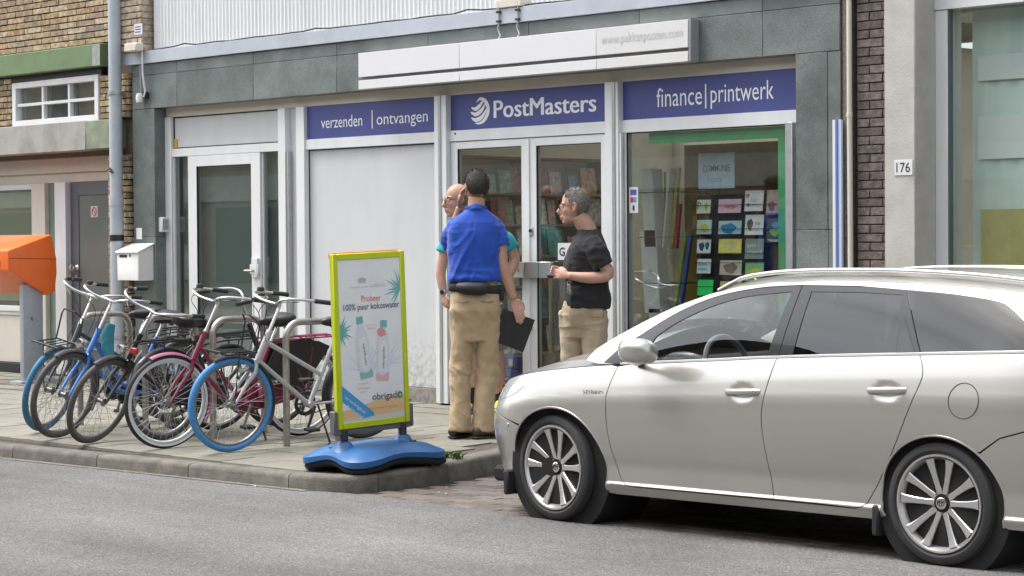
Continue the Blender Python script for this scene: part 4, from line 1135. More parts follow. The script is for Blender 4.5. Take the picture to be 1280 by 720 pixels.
def wheel(par, name, c, tyre, rim, XF, R=.335, tr=.021, side=None, white=False):
    w = bpy.data.objects.new(name, None); COL.objects.link(w); w.parent = par
    cx, cz = c
    def fin(mb, nm, m, sm=40): return mb.xform(XF).build(nm, m, w, smooth=sm, world=False)
    k = 10
    prof = [(R-tr+tr*math.cos(2*PI*i/k), tr*math.sin(2*PI*i/k)) for i in range(k)]
    fin(MB().lathe(prof, (cx, 0, cz), (0, 1, 0), 56, closed=True), 'tyre', tyre)
    rr = R-2*tr+.004
    fin(MB().lathe([(rr, -.012), (rr+.004, -.011), (rr+.004, .011), (rr, .012), (rr-.014, .009), (rr-.018, 0), (rr-.014, -.009)], (cx, 0, cz), (0, 1, 0), 48, closed=True), 'rim', rim)
    if white:
        mb = MB()
        for s in (-1, 1): mb.lathe([(R-tr*1.75, s*.0165), (R-tr*.95, s*.0222), (R-tr*.95, s*.0228), (R-tr*1.75, s*.0172)], (cx, 0, cz), (0, 1, 0), 56, closed=True)
        fin(mb, 'white_sidewall', M_SIGNW)
    mb = MB()
    ns = 32
    for i in range(ns):
        a = 2*PI*i/ns; s = 1 if i % 2 else -1
        b_ = a + (.75 if (i//2) % 2 else -.75)
        mb.tube([(cx+.028*math.cos(b_), s*.032, cz+.028*math.sin(b_)), (cx+rr*math.cos(a), s*.003, cz+rr*math.sin(a))], .0017, 3, caps=False)
    tag(fin(mb, 'spokes', M_SPOKE), kind='stuff')
    fin(MB().lathe([(.0, -.055), (.006, -.055), (.006, -.045), (.016, -.04), (.032, -.034), (.018, -.028), (.018, .028), (.032, .034), (.016, .04), (.006, .045), (.006, .055), (0, .055)], (cx, 0, cz), (0, 1, 0), 14), 'hub', M_RIMD)
    return w

def arc_fender(par, name, m, c, R, a0, a1, XF, wid=.028):
    rings = []
    n = 26
    for i in range(n+1):
        a = a0+(a1-a0)*i/n
        ring = []
        for off, q in ((-1.0, -.012), (-.7, -.001), (0, .003), (.7, -.001), (1.0, -.012), (.95, -.015), (.65, -.005), (0, -.001), (-.65, -.005), (-.95, -.015)):
            ring.append((c[0]+(R+q)*math.cos(a), off*wid, c[1]+(R+q)*math.sin(a)))
        rings.append(ring)
    return MB().loft(rings).xform(XF).build(name, m, par, smooth=60, world=False)

def saddle(par, x, z, m=M_SADDLE):
    rings = []
    for t, w, h, dz in ((-.135, .03, .02, .018), (-.122, .078, .045, .012), (-.07, .105, .066, .008), (-.01, .088, .062, 0), (.05, .048, .050, -.004), (.10, .028, .040, -.006), (.135, .019, .026, -.010), (.143, .006, .008, -.012)):
        rings.append([(x+t, w*math.cos(a), z+dz+(h*.55 if math.sin(a) > 0 else h)*math.sin(a)) for a in [2*PI*k/16 for k in range(16)]])
    s = MB().loft(rings).build('saddle', m, par, smooth=60, world=False)
    mb = MB()
    for y in (-.045, .045):
        pts = [(x-.06+.0*k, y, z-.055) for k in (0,)]
        for k in range(4):
            mb.tube([(x-.06+.024*math.cos(a)*.8, y+.02*math.sin(a), z-.03-.012*k) for a in [2*PI*i/10 for i in range(10)]], .004, 5, closed=True)
    mb.build('saddle_springs', M_RIMD, par, world=False)
    return s

def bike(label, front, heading, steer, lean, fcol, tf, tr_, rimf, rimr, fend=None, rack_f=False, guard=None, chaincase=True, bar_up=0.0, bar_m=M_CHROME, saddle_z=.885, stem_m=M_CHROME, carrier=M_BLACKP, lamp=True, white=False, style='swan', R=.335, fork_m=None, tyre_thick=.021, stand_side=1, fork_stays=False):
    """local frame: x forward, z up, origin on the ground midway; front = world (x, y) of the front wheel's contact"""
    wb = 1.10
    hd = Vector((math.cos(heading), math.sin(heading)))
    org = Vector(front) - hd*(wb/2)
    bk = thing('bicycle', (org.x, org.y, pav_z(org.y)+.001), label, 'bicycle', 'bicycles parked at the hoop stands', heading)
    slope = .0256*hd.y
    bk.rotation_euler = (lean, -math.atan(slope), heading)
    I = Matrix.Identity(4)
    rx, fx = -wb/2, wb/2
    fr = mat('frame_%d%d%d' % tuple(int(c*99) for c in fcol), fcol, .32, var=.08, vscale=20, coat=.3, metal=.15)
    fm = fork_m or fr
    # steering axis: through the head tube
    hb, ht = Vector((fx-.195, 0, .605)), Vector((fx-.292, 0, .81))
    ax = (ht-hb).normalized()
    XF = Matrix.Translation(hb) @ Matrix.Rotation(steer, 4, ax) @ Matrix.Translation(-hb)
    fend = fend or fr
    # wheels
    wheel(bk, 'front_wheel', (fx, R), tf, rimf, XF, R, tyre_thick, white=white)
    wheel(bk, 'rear_wheel', (rx, R), tr_, rimr, I, R, white=white)
    arc_fender(bk, 'front_fender', fend, (fx, R), R+.018, R_(66), R_(208), XF)
    arc_fender(bk, 'rear_fender', fend, (rx, R), R+.018, R_(-5), R_(178), I)
    # fork
    mb = MB()
    for s in (-1, 1):
        mb.tube([(hb.x+.012, s*.030, hb.z+.02), (hb.x+.025, s*.042, hb.z-.05), (fx-.095, s*.048, .47), (fx-.03, s*.048, R+.04), (fx, s*.050, R)], [.016, .0155, .014, .011, .010], 8)
    mb.tube([(hb.x+.012, -.032, hb.z+.02), (hb.x+.012, .032, hb.z+.02)], .017, 8)
    mb.xform(XF).build('fork', fm, bk, smooth=60, world=False)
    # frame
    BB = Vector((-.085, 0, .285)); sc = Vector((-.285, 0, .72))
    mb = MB()
    mb.tube([hb-ax*.01, ht+ax*.01], .021, 12)
    if style == 'swan':
        p = [hb+ax*.15, Vector((fx-.34, 0, .60)), Vector((fx-.48, 0, .44)), Vector((-.02, 0, .36)), Vector((-.16, 0, .46))]
        P1 = []
        for i in range(len(p)-1):
            for k in range(6):
                t = k/6; a = p[max(0, i-1)]; b_ = p[i]; c_ = p[i+1]; d_ = p[min(len(p)-1, i+2)]
                P1.append(.5*((2*b_)+(c_-a)*t+(2*a-5*b_+4*c_-d_)*t*t+(3*b_-a-3*c_+d_)*t**3))
        P1.append(p[-1])
        mb.tube(P1, .0165, 10)
        mb.tube([hb+ax*.03, Vector((fx-.33, 0, .475)), Vector((fx-.46, 0, .335)), BB], .0175, 10)
    elif style == 'straight':
        mb.tube([hb+ax*.17, Vector((-.17, 0, .50))], .0165, 10)
        mb.tube([hb+ax*.03, BB], .0175, 10)
    else:       # diamond
        mb.tube([hb+ax*.17, Vector((-.265, 0, .74))], .0155, 10)
        mb.tube([hb+ax*.03, BB], .0165, 10)
    mb.tube([BB, sc], .0165, 10)
    for s in (-1, 1):
        mb.tube([BB+Vector((0, s*.02, 0)), Vector((-.25, s*.05, .30)), Vector((rx, s*.062, R))], .010, 8)
        mb.tube([sc+Vector((-.005, s*.015, -.04)), Vector((rx+.10, s*.052, .58)), Vector((rx, s*.062, R))], .008, 8)
    mb.tube([BB+Vector((0, -.04, 0)), BB+Vector((0, .04, 0))], .024, 12)
    mb.build('frame', fr, bk, smooth=60, world=False)
    # seat post and saddle
    ud = (sc-BB).normalized()
    st = sc+ud*(saddle_z-.04-sc.z)/ud.z
    MB().tube([sc, st], .0125, 10).build('seat_post', M_CHROME, bk, world=False)
    saddle(bk, st.x+.02, saddle_z)
    # stem and handlebar (turned with the fork)
    s0 = ht+ax*.01; s1 = ht+ax*(.225+bar_up); 
    mb = MB().tube([s0, s1], .0115, 10).tube([s1, s1+Vector((.045, 0, .008))], .013, 10)
    mb.xform(XF).build('stem', stem_m, bk, world=False)
    c = s1+Vector((.045, 0, .008))
    half = [(0, 0, 0), (.015, .06, .004), (.045, .12, .020), (.055, .18, .042), (.02, .235, .055), (-.055, .268, .052), (-.13, .278, .042), (-.265, .285, .022)]
    L = [c+Vector((a, -b_, z)) for a, b_, z in reversed(half)]
    Rr = [c+Vector((a, b_, z)) for a, b_, z in half[1:]]
    def smooth_path(p, n=4):
        out = []
        for i in range(len(p)-1):
            a, b_, c_, d_ = p[max(0, i-1)], p[i], p[i+1], p[min(len(p)-1, i+2)]
            for k in range(n):
                t = k/n
                out.append(.5*((2*b_)+(c_-a)*t+(2*a-5*b_+4*c_-d_)*t*t+(3*b_-a-3*c_+d_)*t**3))
        return out+[p[-1]]
    MB().tube(smooth_path(L+Rr), .0108, 8).xform(XF).build('handlebar', bar_m, bk, smooth=60, world=False)
    for sd in (L[::-1], Rr):
        e = sd[-1]; d_ = (sd[-1]-sd[-2]).normalized()
        MB().tube([e-d_*.118, e-d_*.11, e, e+d_*.006, e+d_*.012], [.014, .0165, .0165, .018, .017], 10).xform(XF).build('grip', M_GRIP, bk, world=False)
    MB().lathe([(0, .03), (.02, .027), (.026, .015), (.026, 0), (0, 0)], L[3]+Vector((-.03, .02, .012)), (0, 0, 1), 12).xform(XF).build('bell', M_DARK, bk, world=False)
    # brake cables
    mb = MB()
    mb.tube(smooth_path([L[1]+Vector((.10, .0, -.005)), c+Vector((.12, -.10, .0)), c+Vector((.12, 0, -.10)), hb+Vector((.05, 0, .10)), hb+Vector((.04, .02, 0))]), .003, 5)
    mb.tube(smooth_path([Rr[-2]+Vector((.10, .0, -.005)), c+Vector((.10, .10, .0)), c+Vector((.08, 0, -.16)), ht+Vector((.03, .02, -.05))]), .003, 5)
    mb.xform(XF).build('brake_cable', M_BLACKP, bk, world=False)
    # drive: chainring / case, cranks, pedals
    if chaincase:
        mb = MB(); rings = []
        pts = [(-.085+.098*math.cos(a), .285+.098*math.sin(a)) for a in [R_(-80+i*20) for i in range(9)]] + [(rx-.01+.062*math.cos(a), R+.062*math.sin(a)) for a in [R_(95+i*25) for i in range(8)]]
        mb.prism(pts, (0, -.072, 0), (1, 0, 0), (0, 0, 1), (0, 1, 0), .034).build('chain_case', chaincase if not isinstance(chaincase, bool) else M_BLACKP, bk, bevel=.008, seg=2, world=False)
    else:
        mb = MB().lathe([(.062, -.056), (.088, -.056), (.088, -.05), (.062, -.05)], (-.085, 0, .285), (0, 1, 0), 28, closed=True)
        for k in range(5):
            a = 2*PI*k/5; mb.tube([(-.085, -.053, .285), (-.085+.066*math.cos(a), -.053, .285+.066*math.sin(a))], .007, 6)
        mb.build('chainring', M_BLACKP, bk, world=False)
        MB().tube([(-.085, -.05, .373), (rx, -.05, R+.038)], .005, 5).tube([(-.085, -.05, .197), (rx, -.05, R-.038)], .005, 5).build('chain', M_RIMD, bk, world=False)
    ca = R_(-68)
    for s in (-1, 1):
        d_ = Vector((math.cos(ca), 0, math.sin(ca)))*s
        e = BB+d_*.165+Vector((0, s*.09, 0))
        MB().tube([BB+Vector((0, s*.08, 0)), e], [.013, .010], 8).build('crank', M_BLACKP if not chaincase else M_RIMD, bk, world=False)
        MB().obox(e+Vector((0, s*.055, 0)), (.045, 0, 0), (0, .042, 0), (0, 0, .011)).build('pedal', M_RUBBER, bk, bevel=.004, world=False)
    # carrier
    if carrier:
        mb = MB()
        for y in (-.055, .055): mb.tube([(-.29, y, .715), (rx+.05, y, .735), (rx-.24, y, .735), (rx-.27, y*.7, .73)], .006, 6)
        for xk in (rx+.02, rx-.10, rx-.2): mb.tube([(xk, -.055, .735), (xk, .055, .735)], .005, 6)
        for s in (-1, 1): mb.tube([(rx-.06, s*.055, .73), (rx, s*.068, R)], .0055, 6)
        for y in (-.02, .02): mb.tube([(rx+.06, y, .745), (rx-.22, y, .745)], .006, 6)
        mb.build('carrier', carrier, bk, world=False)
        MB().box(rx-.30, rx-.275, -.04, .04, .655, .70).build('tail_light', mat('tail_red', (.4, .02, .02), .3), bk, bevel=.006, world=False)
    if guard:
        for s in (-1, 1):
            pts = [(rx+.02, R+.03), (rx+.30, R+.12), (rx+.335, R+.20), (rx+.27, R+.335), (rx+.10, R+.385), (rx-.10, R+.375), (rx-.2, R+.33)]
            MB().prism(pts, (0, s*.060-.0015, 0), (1, 0, 0), (0, 0, 1), (0, 1, 0), .003).build('skirt_guard', guard, bk, world=False)
    if rack_f:
        mb = MB()
        z = .70
        o_ = hb+Vector((.05, 0, .10))
        loopp = [(o_.x, -.10, z), (o_.x+.26, -.13, z+.0), (o_.x+.30, -.12, z+.02), (o_.x+.30, .12, z+.02), (o_.x+.26, .13, z), (o_.x, .10, z)]
        mb.tube(loopp, .0065, 6, closed=True)
        mb.tube([(o_.x+.01, -.10, z), (o_.x-.02, -.10, z+.20), (o_.x+.03, -.05, z+.255), (o_.x+.03, .05, z+.255), (o_.x-.02, .10, z+.20), (o_.x+.01, .10, z)], .0065, 6)
        for y in (-.045, 0, .045): mb.tube([(o_.x, y, z), (o_.x+.30, y, z+.01)], .005, 6)
        for s in (-1, 1): mb.tube([(o_.x+.15, s*.12, z), (fx, s*.055, R)], .005, 6)
        mb.xform(XF).build('front_rack', M_BLACKP, bk, world=False)
    if lamp:
        lc = hb+Vector((.075, 0, .12)) if not rack_f else hb+Vector((.10, 0, -.02))
        MB().lathe([(0, -.05), (.02, -.045), (.034, -.01), (.038, .02), (.034, .03), (0, .033)], lc, (1, 0, .05), 14).xform(XF).build('headlamp', M_CHROME, bk, world=False)
    # prop stand
    MB().tube([(-.13, stand_side*.045, .29), (-.19, stand_side*.12, .02), (-.17, stand_side*.125, .008)], .008, 6).build('prop_stand', M_BLACKP, bk, world=False)
    # lock round the rear wheel
    MB().tube([(rx+.17+.045*math.cos(a)*.6, .055*math.sin(a), .60+.045*math.cos(a)) for a in [R_(30+i*30) for i in range(11)]], .010, 6).build('frame_lock', M_BLACKP, bk, world=False)
    return bk
HS = R_(-90)
GREYF = (.48, .50, .50)
bike('silver grey bicycle with a thick blue front tyre and black front rack', (1.78, -3.25), R_(-97), R_(0), R_(-5), GREYF, T_BLU, T_BLK, M_RIMD, M_RIMD, fend=M_BLACKP, rack_f=True, chaincase=False, style='straight', stem_m=M_CHROME, tyre_thick=.023, R=.332, carrier=None, stand_side=1)
bike('maroon bicycle with white wall tyres and black skirt guard', (1.20, -3.38), R_(-98), R_(1), R_(-6), (.23, .028, .065), T_BLK, T_BLK, M_SIGNW, M_SIGNW, fend=mat('fender_pink', (.33, .09, .16), .35, coat=.3), guard=mat('guard_black', (.02, .02, .021), .5, var=.3, vscale=8), chaincase=mat('case_maroon', (.24, .03, .08), .35), bar_up=.02, carrier=mat('carrier_maroon', (.27, .035, .09), .4), white=True, saddle_z=.885, lamp=False)
bike('black bicycle with its worn grey front wheel turned hard towards the road', (.46, -3.50), R_(-90), R_(16), R_(-15), (.02, .02, .021), T_GRY, T_BLK, M_RIMD, M_RIM, style='diamond', bar_up=-.02, saddle_z=.885, chaincase=True)
bike('bright blue bicycle with grey tyres and turned front wheel, second from left', (-.10, -3.43), R_(-88), R_(12), R_(-9), (.06, .22, .60), T_GRY, T_GRY, M_RIMD, M_RIMD, fend=mat('fender_dark', (.04, .04, .045), .4), style='swan', bar_up=.02)
bike('dark bicycle with blue front tyre, half hidden behind the blue bicycle, leftmost', (-.62, -3.22), R_(-92), R_(27), R_(-4), (.05, .055, .06), tyre_mat('teal', (.05, .20, .36)), T_BLK, M_RIMD, M_RIMD, rack_f=True, style='straight', bar_up=.03, tyre_thick=.023, R=.332)
bike('dark grey bicycle parked the other way round between the black and maroon ones', (.62, -1.95), R_(94), R_(-8), R_(4), (.045, .045, .05), T_BLK, T_GRY, M_RIMD, M_RIM, style='diamond', bar_up=-.03, saddle_z=.875, carrier=M_BLACKP)
cl = MB()
pts = [(.02, -2.93, .86), (.00, -2.97, .80), (.03, -2.99, .66), (.07, -2.97, .60), (.08, -2.94, .68), (.05, -2.92, .84)]
rings = []
for i, p in enumerate(pts): pass
o = MB().tube([(-.02, -3.02, .95), (-.03, -3.05, .86), (-.01, -3.06, .74), (.02, -3.04, .66)], [(.02, .035), (.03, .06), (.028, .055), (.01, .03)], 12).build('cloth_bag', mat('teal_cloth', (.07, .33, .40), .9, var=.3, vscale=30, bump=.5, bscale=40), None)
tag(o, 'small teal cloth hanging between the blue and the black bicycles', 'cloth')

# ================================================================ free-standing poster board
sb = thing('poster_board', (3.28, -3.21, pav_z(-3.21)), 'lime framed pavement poster board on a blue weighted base', 'poster board')
sb.rotation_euler = (R_(2.0), 0, R_(-2))
M_LIME = mat('lime_frame', (.53, .60, .012), .35, var=.06, coat=.2)
M_BASEB = mat('base_blue', (.028, .125, .32), .38, var=.12, vscale=6, stain=.15, sscale=7)
hw, zb, zt = .295, .265, 1.385           # half width, bottom and top above the pavement
def Lb(mb, name, m, par=sb, **k): return mb.build(name, m, par, world=False, **k)
fw = .042
for a in ((-.02, .02, -hw, -hw+fw, zb, zt), (-.02, .02, hw-fw, hw, zb, zt), (-.02, .02, -hw+fw, hw-fw, zb, zb+fw), (-.02, .02, -hw+fw, hw-fw, zt-fw, zt)):
    Lb(MB().box(*a), 'frame_rail', M_LIME, bevel=.005)
Lb(MB().box(-.012, .010, -hw+fw-.005, hw-fw+.005, zb+fw-.005, zt-fw+.005), 'back_panel', M_ALU)
Lb(MB().box(-.040, -.022, -hw+.01, hw-.02, zt-.03, zt+.008), 'rear_rail', mat('rear_orange', (.75, .22, .05), .4), bevel=.003)
# grey lower clamp bar, side clamps and springs
Lb(MB().box(-.028, .012, -hw-.012, hw+.012, zb-.035, zb-.003), 'clamp_bar', mat('clamp_grey', (.12, .12, .13), .5), bevel=.004)
for s in (-1, 1):
    Lb(MB().box(-.035, .018, s*(hw+.016)-.015, s*(hw+.016)+.015, zb-.03, zb+.12), 'side_clamp', mat('clamp_grey', (.12, .12, .13), .5), bevel=.006)
    mb = MB()
    y = s*(hw-.055)
    for k in range(7): mb.lathe([(.026, 0), (.030, .0065), (.026, .013)], (0, y, .168+k*.013), (0, 0, 1), 16)
    Lb(mb, 'spring', M_BLACKP)
MB().tube([(-.03, hw-.01, 1.15), (-.06, hw+.03, 1.18), (-.06, hw+.035, 1.02), (-.03, hw-.005, 1.05)], .007, 6).build('handle', M_BLACKP, sb, world=False)
# base: bow-tie shaped hollow moulding with four feet
def base_ring(f, z):
    pts = []
    n = 64
    for k in range(n):
        a = 2*PI*k/n
        ca, sa = math.cos(a), math.sin(a)
        # outline: long in x, waisted in the middle of the long sides
        rx, ry = .335, .405
        p = 5.0
        r = (abs(ca/rx)**p+abs(sa/ry)**p)**(-1/p)
        w = 1-.13*math.exp(-((abs(ca)-1)/.10)**2) - .08*math.exp(-((abs(sa)-1)/.08)**2)
        pts.append((r*w*ca*f, r*w*sa*f, z))
    return pts
def arch(ring, amp):   # feet at the corners, hollows between
    out = []
    for x, y, z in ring:
        h = amp*(math.exp(-(x/.15)**2)*(abs(y)/.4)**2*1.0 + math.exp(-(y/.20)**2)*(abs(x)/.335)**2)
        out.append((x, y, z+h))
    return out
rings = [arch(base_ring(.95, .030), .055), arch(base_ring(1.0, .044), .05), arch(base_ring(1.0, .082), .035), arch(base_ring(.965, .094), .02), arch(base_ring(.80, .128), .006), base_ring(.74, .140), base_ring(.70, .144), base_ring(.66, .150), base_ring(.4, .160), base_ring(.2, .164), base_ring(.02, .165)]
Lb(MB().loft(rings), 'base', M_BASEB, smooth=24)
rings = [arch(base_ring(.90, .0), .055), arch(base_ring(.97, .008), .055), arch(base_ring(.985, .0285), .055), arch(base_ring(.9, .0295), .055)]
Lb(MB().loft(rings), 'base_skirt', M_RUBBER, smooth=60)
for s in (-1, 1):
    Lb(MB().lathe([(.085, .125), (.062, .150), (.045, .178), (.038, .185), (0, .185)], (0, s*(hw-.055), 0), (0, 0, 1), 20), 'socket', M_BASEB, smooth=60)
Lb(MB().tube([(-.10, -.28, .140), (-.12, -.2, .150), (-.12, .2, .150), (-.10, .28, .140)], .010, 8), 'moulded_rib', M_BASEB)
Lb(MB().lathe([(0, .012), (.022, .012), (.026, .004), (.026, 0)], (.15, .20, .150), (0, 0, 1), 16), 'filler_cap', M_BLACKP)
for x, y in ((.27, .34), (-.27, .34)): Lb(MB().lathe([(0, -.02), (.022, -.02), (.024, 0), (.022, .02), (0, .02)], (x, y, .026), (0, 1, 0), 14), 'roller', M_RUBBER)
# printed poster: flat layers on the sheet
ps = bpy.data.objects.new('poster', None); COL.objects.link(ps); ps.parent = sb
PW, PH = 2*(hw-fw), zt-zb-2*fw
def pp(fx, fy, lay): return (.0125+.0007*lay, -hw+fw+PW*fx, zt-fw-PH*fy)       # fx right, fy down
def pol(name, pts, col, lay, rough=.5, **k): 
    m = mat('print_%02d%02d%02d' % tuple(int(c*99) for c in col), col, rough, **k)
    return MB().add([pp(x, y, lay) for x, y in pts], [tuple(range(len(pts)))]).build(name, m, ps, smooth=0, world=False)
def ptx(s, fx, fy, h, col, lay=4, width=None, rot=0.0, bold=0.0, name='lettering', align='l'):
    m = mat('print_%02d%02d%02d' % tuple(int(c*99) for c in col), col, .5)
    c_, s_ = math.cos(rot), math.sin(rot)
    return text(MB(), s, pp(fx, fy, lay), (0, c_, s_), (0, -s_, c_), height=h, width=width, bold=bold, align=align).build(name, m, ps, smooth=0, world=False)
pol('sheet', [(0, 0), (1, 0), (1, 1), (0, 1)], (.80, .815, .83), 0, .28, var=.05, vscale=6, bump=.25, bscale=6, coat=.3)
pol('sand_band', [(0, .93), (.25, .91), (.5, .885), (.75, .87), (1, .865), (1, .965), (0, .985)], (.74, .50, .26), 1, .35)
pol('bottom_strip', [(0, .985), (1, .965), (1, 1), (0, 1)], (.62, .60, .58), 1, .3)
pol('corner_banner', [(0, .77), (.5, .955), (.50, .975), (.32, .985), (0, .87)], (.05, .33, .62), 2)
ptx('nu verkrijgbaar', .03, .855, .030, (.72, .78, .82), rot=R_(-36), width=.20)
ptx('in ons winkel', .06, .905, .026, (.72, .78, .82), rot=R_(-36), width=.15)
def leaf_fan(name, cx, cy, R0, a0, a1, n, col, lay=2):
    mb = MB()
    for i in range(n):
        a = R_(a0+(a1-a0)*i/(n-1)); r = R0*(.75+.25*math.sin(i*2.1))
        dx, dy = math.cos(a), -math.sin(a)
        mb.add([pp(cx, cy, lay), pp(cx+dx*r*.5-dy*.012, cy+(dy*r*.5+dx*.012)*PW/PH, lay), pp(cx+dx*r, cy+dy*r*PW/PH, lay), pp(cx+dx*r*.5+dy*.012, cy+(dy*r*.5-dx*.012)*PW/PH, lay)], [(0, 1, 2, 3)])
    mb.build(name, mat('print_%02d%02d%02d' % tuple(int(c*99) for c in col), col, .5), ps, smooth=0, world=False)
leaf_fan('palm_print', 1.0, .20, .30, 95, 235, 11, (.16, .46, .45))
leaf_fan('palm_print', .0, .44, .24, -80, 80, 12, (.14, .42, .42))
leaf_fan('splash_print', .40, .70, .40, 20, 165, 13, (.60, .67, .74), 1)
leaf_fan('splash_print', .72, .66, .40, 0, 150, 12, (.63, .69, .75), 1)
pol('hut_print', [(.30, .125), (.38, .11), (.46, .125), (.44, .13), (.44, .145), (.32, .145), (.32, .13)], (.45, .47, .50), 2)
ptx('met de natuur', .18, .175, .010, (.45, .46, .48), width=.30)
ptx('100% puur', .56, .165, .010, (.45, .46, .48), width=.10)
ptx('Probeer', .36, .263, .040, (.72, .20, .17), width=.16, bold=.004)
ptx('100% puur kokoswater', .07, .325, .055, (.13, .13, .20), width=.455, bold=.008)
def bottle(name, cx, cy, L, w, rot, capc, botc):
    bo = []
    c_, s_ = math.cos(rot), math.sin(rot)
    def q(a, b_, lay):   # a across, b along (up) in metres
        return (.0125+.0007*lay, -hw+fw+PW*cx+a*c_-b_*s_, zt-fw-PH*cy+a*s_+b_*c_)
    def P(nm, pts, col, lay): MB().add([q(a, b_, lay) for a, b_ in pts], [tuple(range(len(pts)))]).build(nm, mat('print_%02d%02d%02d' % tuple(int(c*99) for c in col), col, .4), ps, smooth=0, world=False)
    P('bottle_print', [(-w*.5, -L*.5), (w*.5, -L*.5), (w*.55, -L*.42), (w*.5, -.1*L), (w*.55, .05*L), (w*.42, .22*L), (w*.2, .34*L), (w*.2, .38*L), (-w*.2, .38*L), (-w*.2, .34*L), (-w*.42, .22*L), (-w*.55, .05*L), (-w*.5, -.1*L), (-w*.55, -L*.42)], (.66, .70, .75), 3)
    P('cap_print', [(-w*.27, .385*L), (w*.27, .385*L), (w*.27, .5*L), (-w*.27, .5*L)], capc, 3)
    P('label_print', [(-w*.3, -L*.36), (w*.3, -L*.36), (w*.3, L*.16), (-w*.3, L*.16)], (.74, .75, .76), 4)
    P('foot_print', [(-w*.5, -L*.5), (w*.5, -L*.5), (w*.55, -L*.42), (w*.45, -L*.36), (0, -L*.42), (-w*.45, -L*.37), (-w*.55, -L*.42)], botc, 4)
    m = mat('print_141420', (.14, .14, .20), .5)
    text(MB(), 'obrigado', q(.018, -L*.30, 5), (0, -s_, c_), (0, -c_, -s_), height=.024, width=L*.36, bold=.006).build('lettering', m, ps, smooth=0, world=False)
bottle('b', .36, .545, .40, .10, R_(7), (.16, .46, .40), (.26, .50, .46))
bottle('b', .68, .575, .39, .10, R_(-4), (.16, .46, .40), (.74, .45, .42))
pol('berry_print', [(.60, .445), (.66, .425), (.72, .45), (.74, .48), (.66, .49), (.60, .475)], (.72, .28, .30), 4)
ptx('doe de test', .42, .415, .012, (.75, .45, .42), width=.09); ptx('met munt', .44, .437, .012, (.75, .45, .42), width=.07)
ptx('natuurlijk', .25, .775, .014, (.75, .45, .42), width=.09); ptx('verfrissend', .24, .803, .014, (.75, .45, .42), width=.11); ptx('puur', .30, .830, .014, (.75, .45, .42), width=.05)
ptx('obrigad', .48, .893, .058, (.10, .12, .13), width=.20, bold=.012)
pol('coconut_print', [(.93+.045*math.cos(a), .862+.045*PW/PH*1.0*math.sin(a)) for a in [2*PI*k/16 for k in range(16)]], (.06, .25, .15), 4)
pol('coconut_print', [(.935+.018*math.cos(a), .864+.018*PW/PH*math.sin(a)) for a in [2*PI*k/10 for k in range(10)]], (.50, .55, .40), 5)
ptx('puur water uit jonge kokosnoten', .30, .935, .012, (.45, .24, .08), width=.30)
# ================================================================ parked silver estate car
from mathutils.geometry import delaunay_2d_cdt
def cinterp(T,x):
    # monotone-ish cubic (pchip) through table
    n=len(T)
    if x<=T[0][0]: return T[0][1]
    if x>=T[-1][0]: return T[-1][1]
    for i in range(n-1):
        if x<=T[i+1][0]: break
    def slope(k):
        if k==0: return (T[1][1]-T[0][1])/(T[1][0]-T[0][0])
        if k==n-1: return (T[-1][1]-T[-2][1])/(T[-1][0]-T[-2][0])
        d0=(T[k][1]-T[k-1][1])/(T[k][0]-T[k-1][0]);d1=(T[k+1][1]-T[k][1])/(T[k+1][0]-T[k][0])
        if d0*d1<=0: return 0.
        return 2*d0*d1/(d0+d1)
    h=T[i+1][0]-T[i][0];t=(x-T[i][0])/h
    m0=slope(i)*h;m1=slope(i+1)*h
    return (2*t**3-3*t*t+1)*T[i][1]+(t**3-2*t*t+t)*m0+(-2*t**3+3*t*t)*T[i+1][1]+(t**3-t*t)*m1
BELT=[(-.90,.62),(-.75,.685),(-.6,.735),(-.4,.785),(0.,.845),(.3,.875),(.7,.902),(1.2,.935),(1.4,.95),(2.43,1.003),(3.02,1.03),(3.4,1.05)]
CANT=[(.2,.95),(.365,1.03),(.77,1.20),(1.0,1.27),(1.2,1.313),(1.4,1.335),(1.7,1.347),(2.0,1.347),(2.3,1.338),(2.9,1.295),(3.2,1.245),(3.4,1.15)]
YC=[(.2,.72),(.5,.71),(1.0,.685),(1.5,.67),(2.2,.66),(2.9,.63),(3.3,.58)]
PROF=[(0.,-.074),(.05,-.052),(.085,-.038),(.11,-.048),(.2,-.048),(.32,-.031),(.45,-.013),(.56,-.003),(.64,0.),(.70,-.002),(.75,-.007),(.80,-.016),(.86,-.028),(.915,-.041),(.96,-.053),(1.,-.066)]
def W(u,z):
    B=.86
    if u<-.08:
        rec=cinterp([(.1,.07),(.25,.03),(.45,0.),(.6,.02),(.72,.06),(.85,.2)],z)
        q=(-.08-u)/(.77-rec)
        if q>=1: return 0.
        return B*(1-q**2.4)**(1/2.4)
    if u>2.75:
        rec=cinterp([(.1,.06),(.3,0.),(.5,0.),(.8,.03),(1.03,.06)],z)
        q=(u-2.75)/(.80-rec)
        if q>=1: return 0.
        return B*(1-q**3)**(1/3)
    return B
def halfw(u,z):
    zb=.175;bt=cinterp(BELT,u)
    if z<=bt:
        f=max(0,(z-zb)/(bt-zb));return max(0.,W(u,z)+cinterp(PROF,f))
    ct=cinterp(CANT,max(u,.2));yc=cinterp(YC,u)
    y0=W(u,bt)-.066
    f=min(1.2,(z-bt)/max(ct-bt,.02))
    return y0+(min(yc,y0)-y0)*f+.010*math.sin(math.pi*min(f,1))
OX,OY,ROT=5.44,-2.925,math.radians(1.4)
DENTS = [(1.352, .772, .100, .058, .012), (2.236, .818, .100, .058, .012)]
def sidey(u, z):
    y = halfw(u, z)
    for cu, cz, ru, rz, d in DENTS:
        q = ((u-cu)/ru)**2+((z-cz)/rz)**2
        if q < 1: y -= d*(1-q)**2
    return y
car = thing('parked_car', (OX, OY, 0), 'silver estate car with roof rails parked in the brick bay', 'car', rz=ROT)
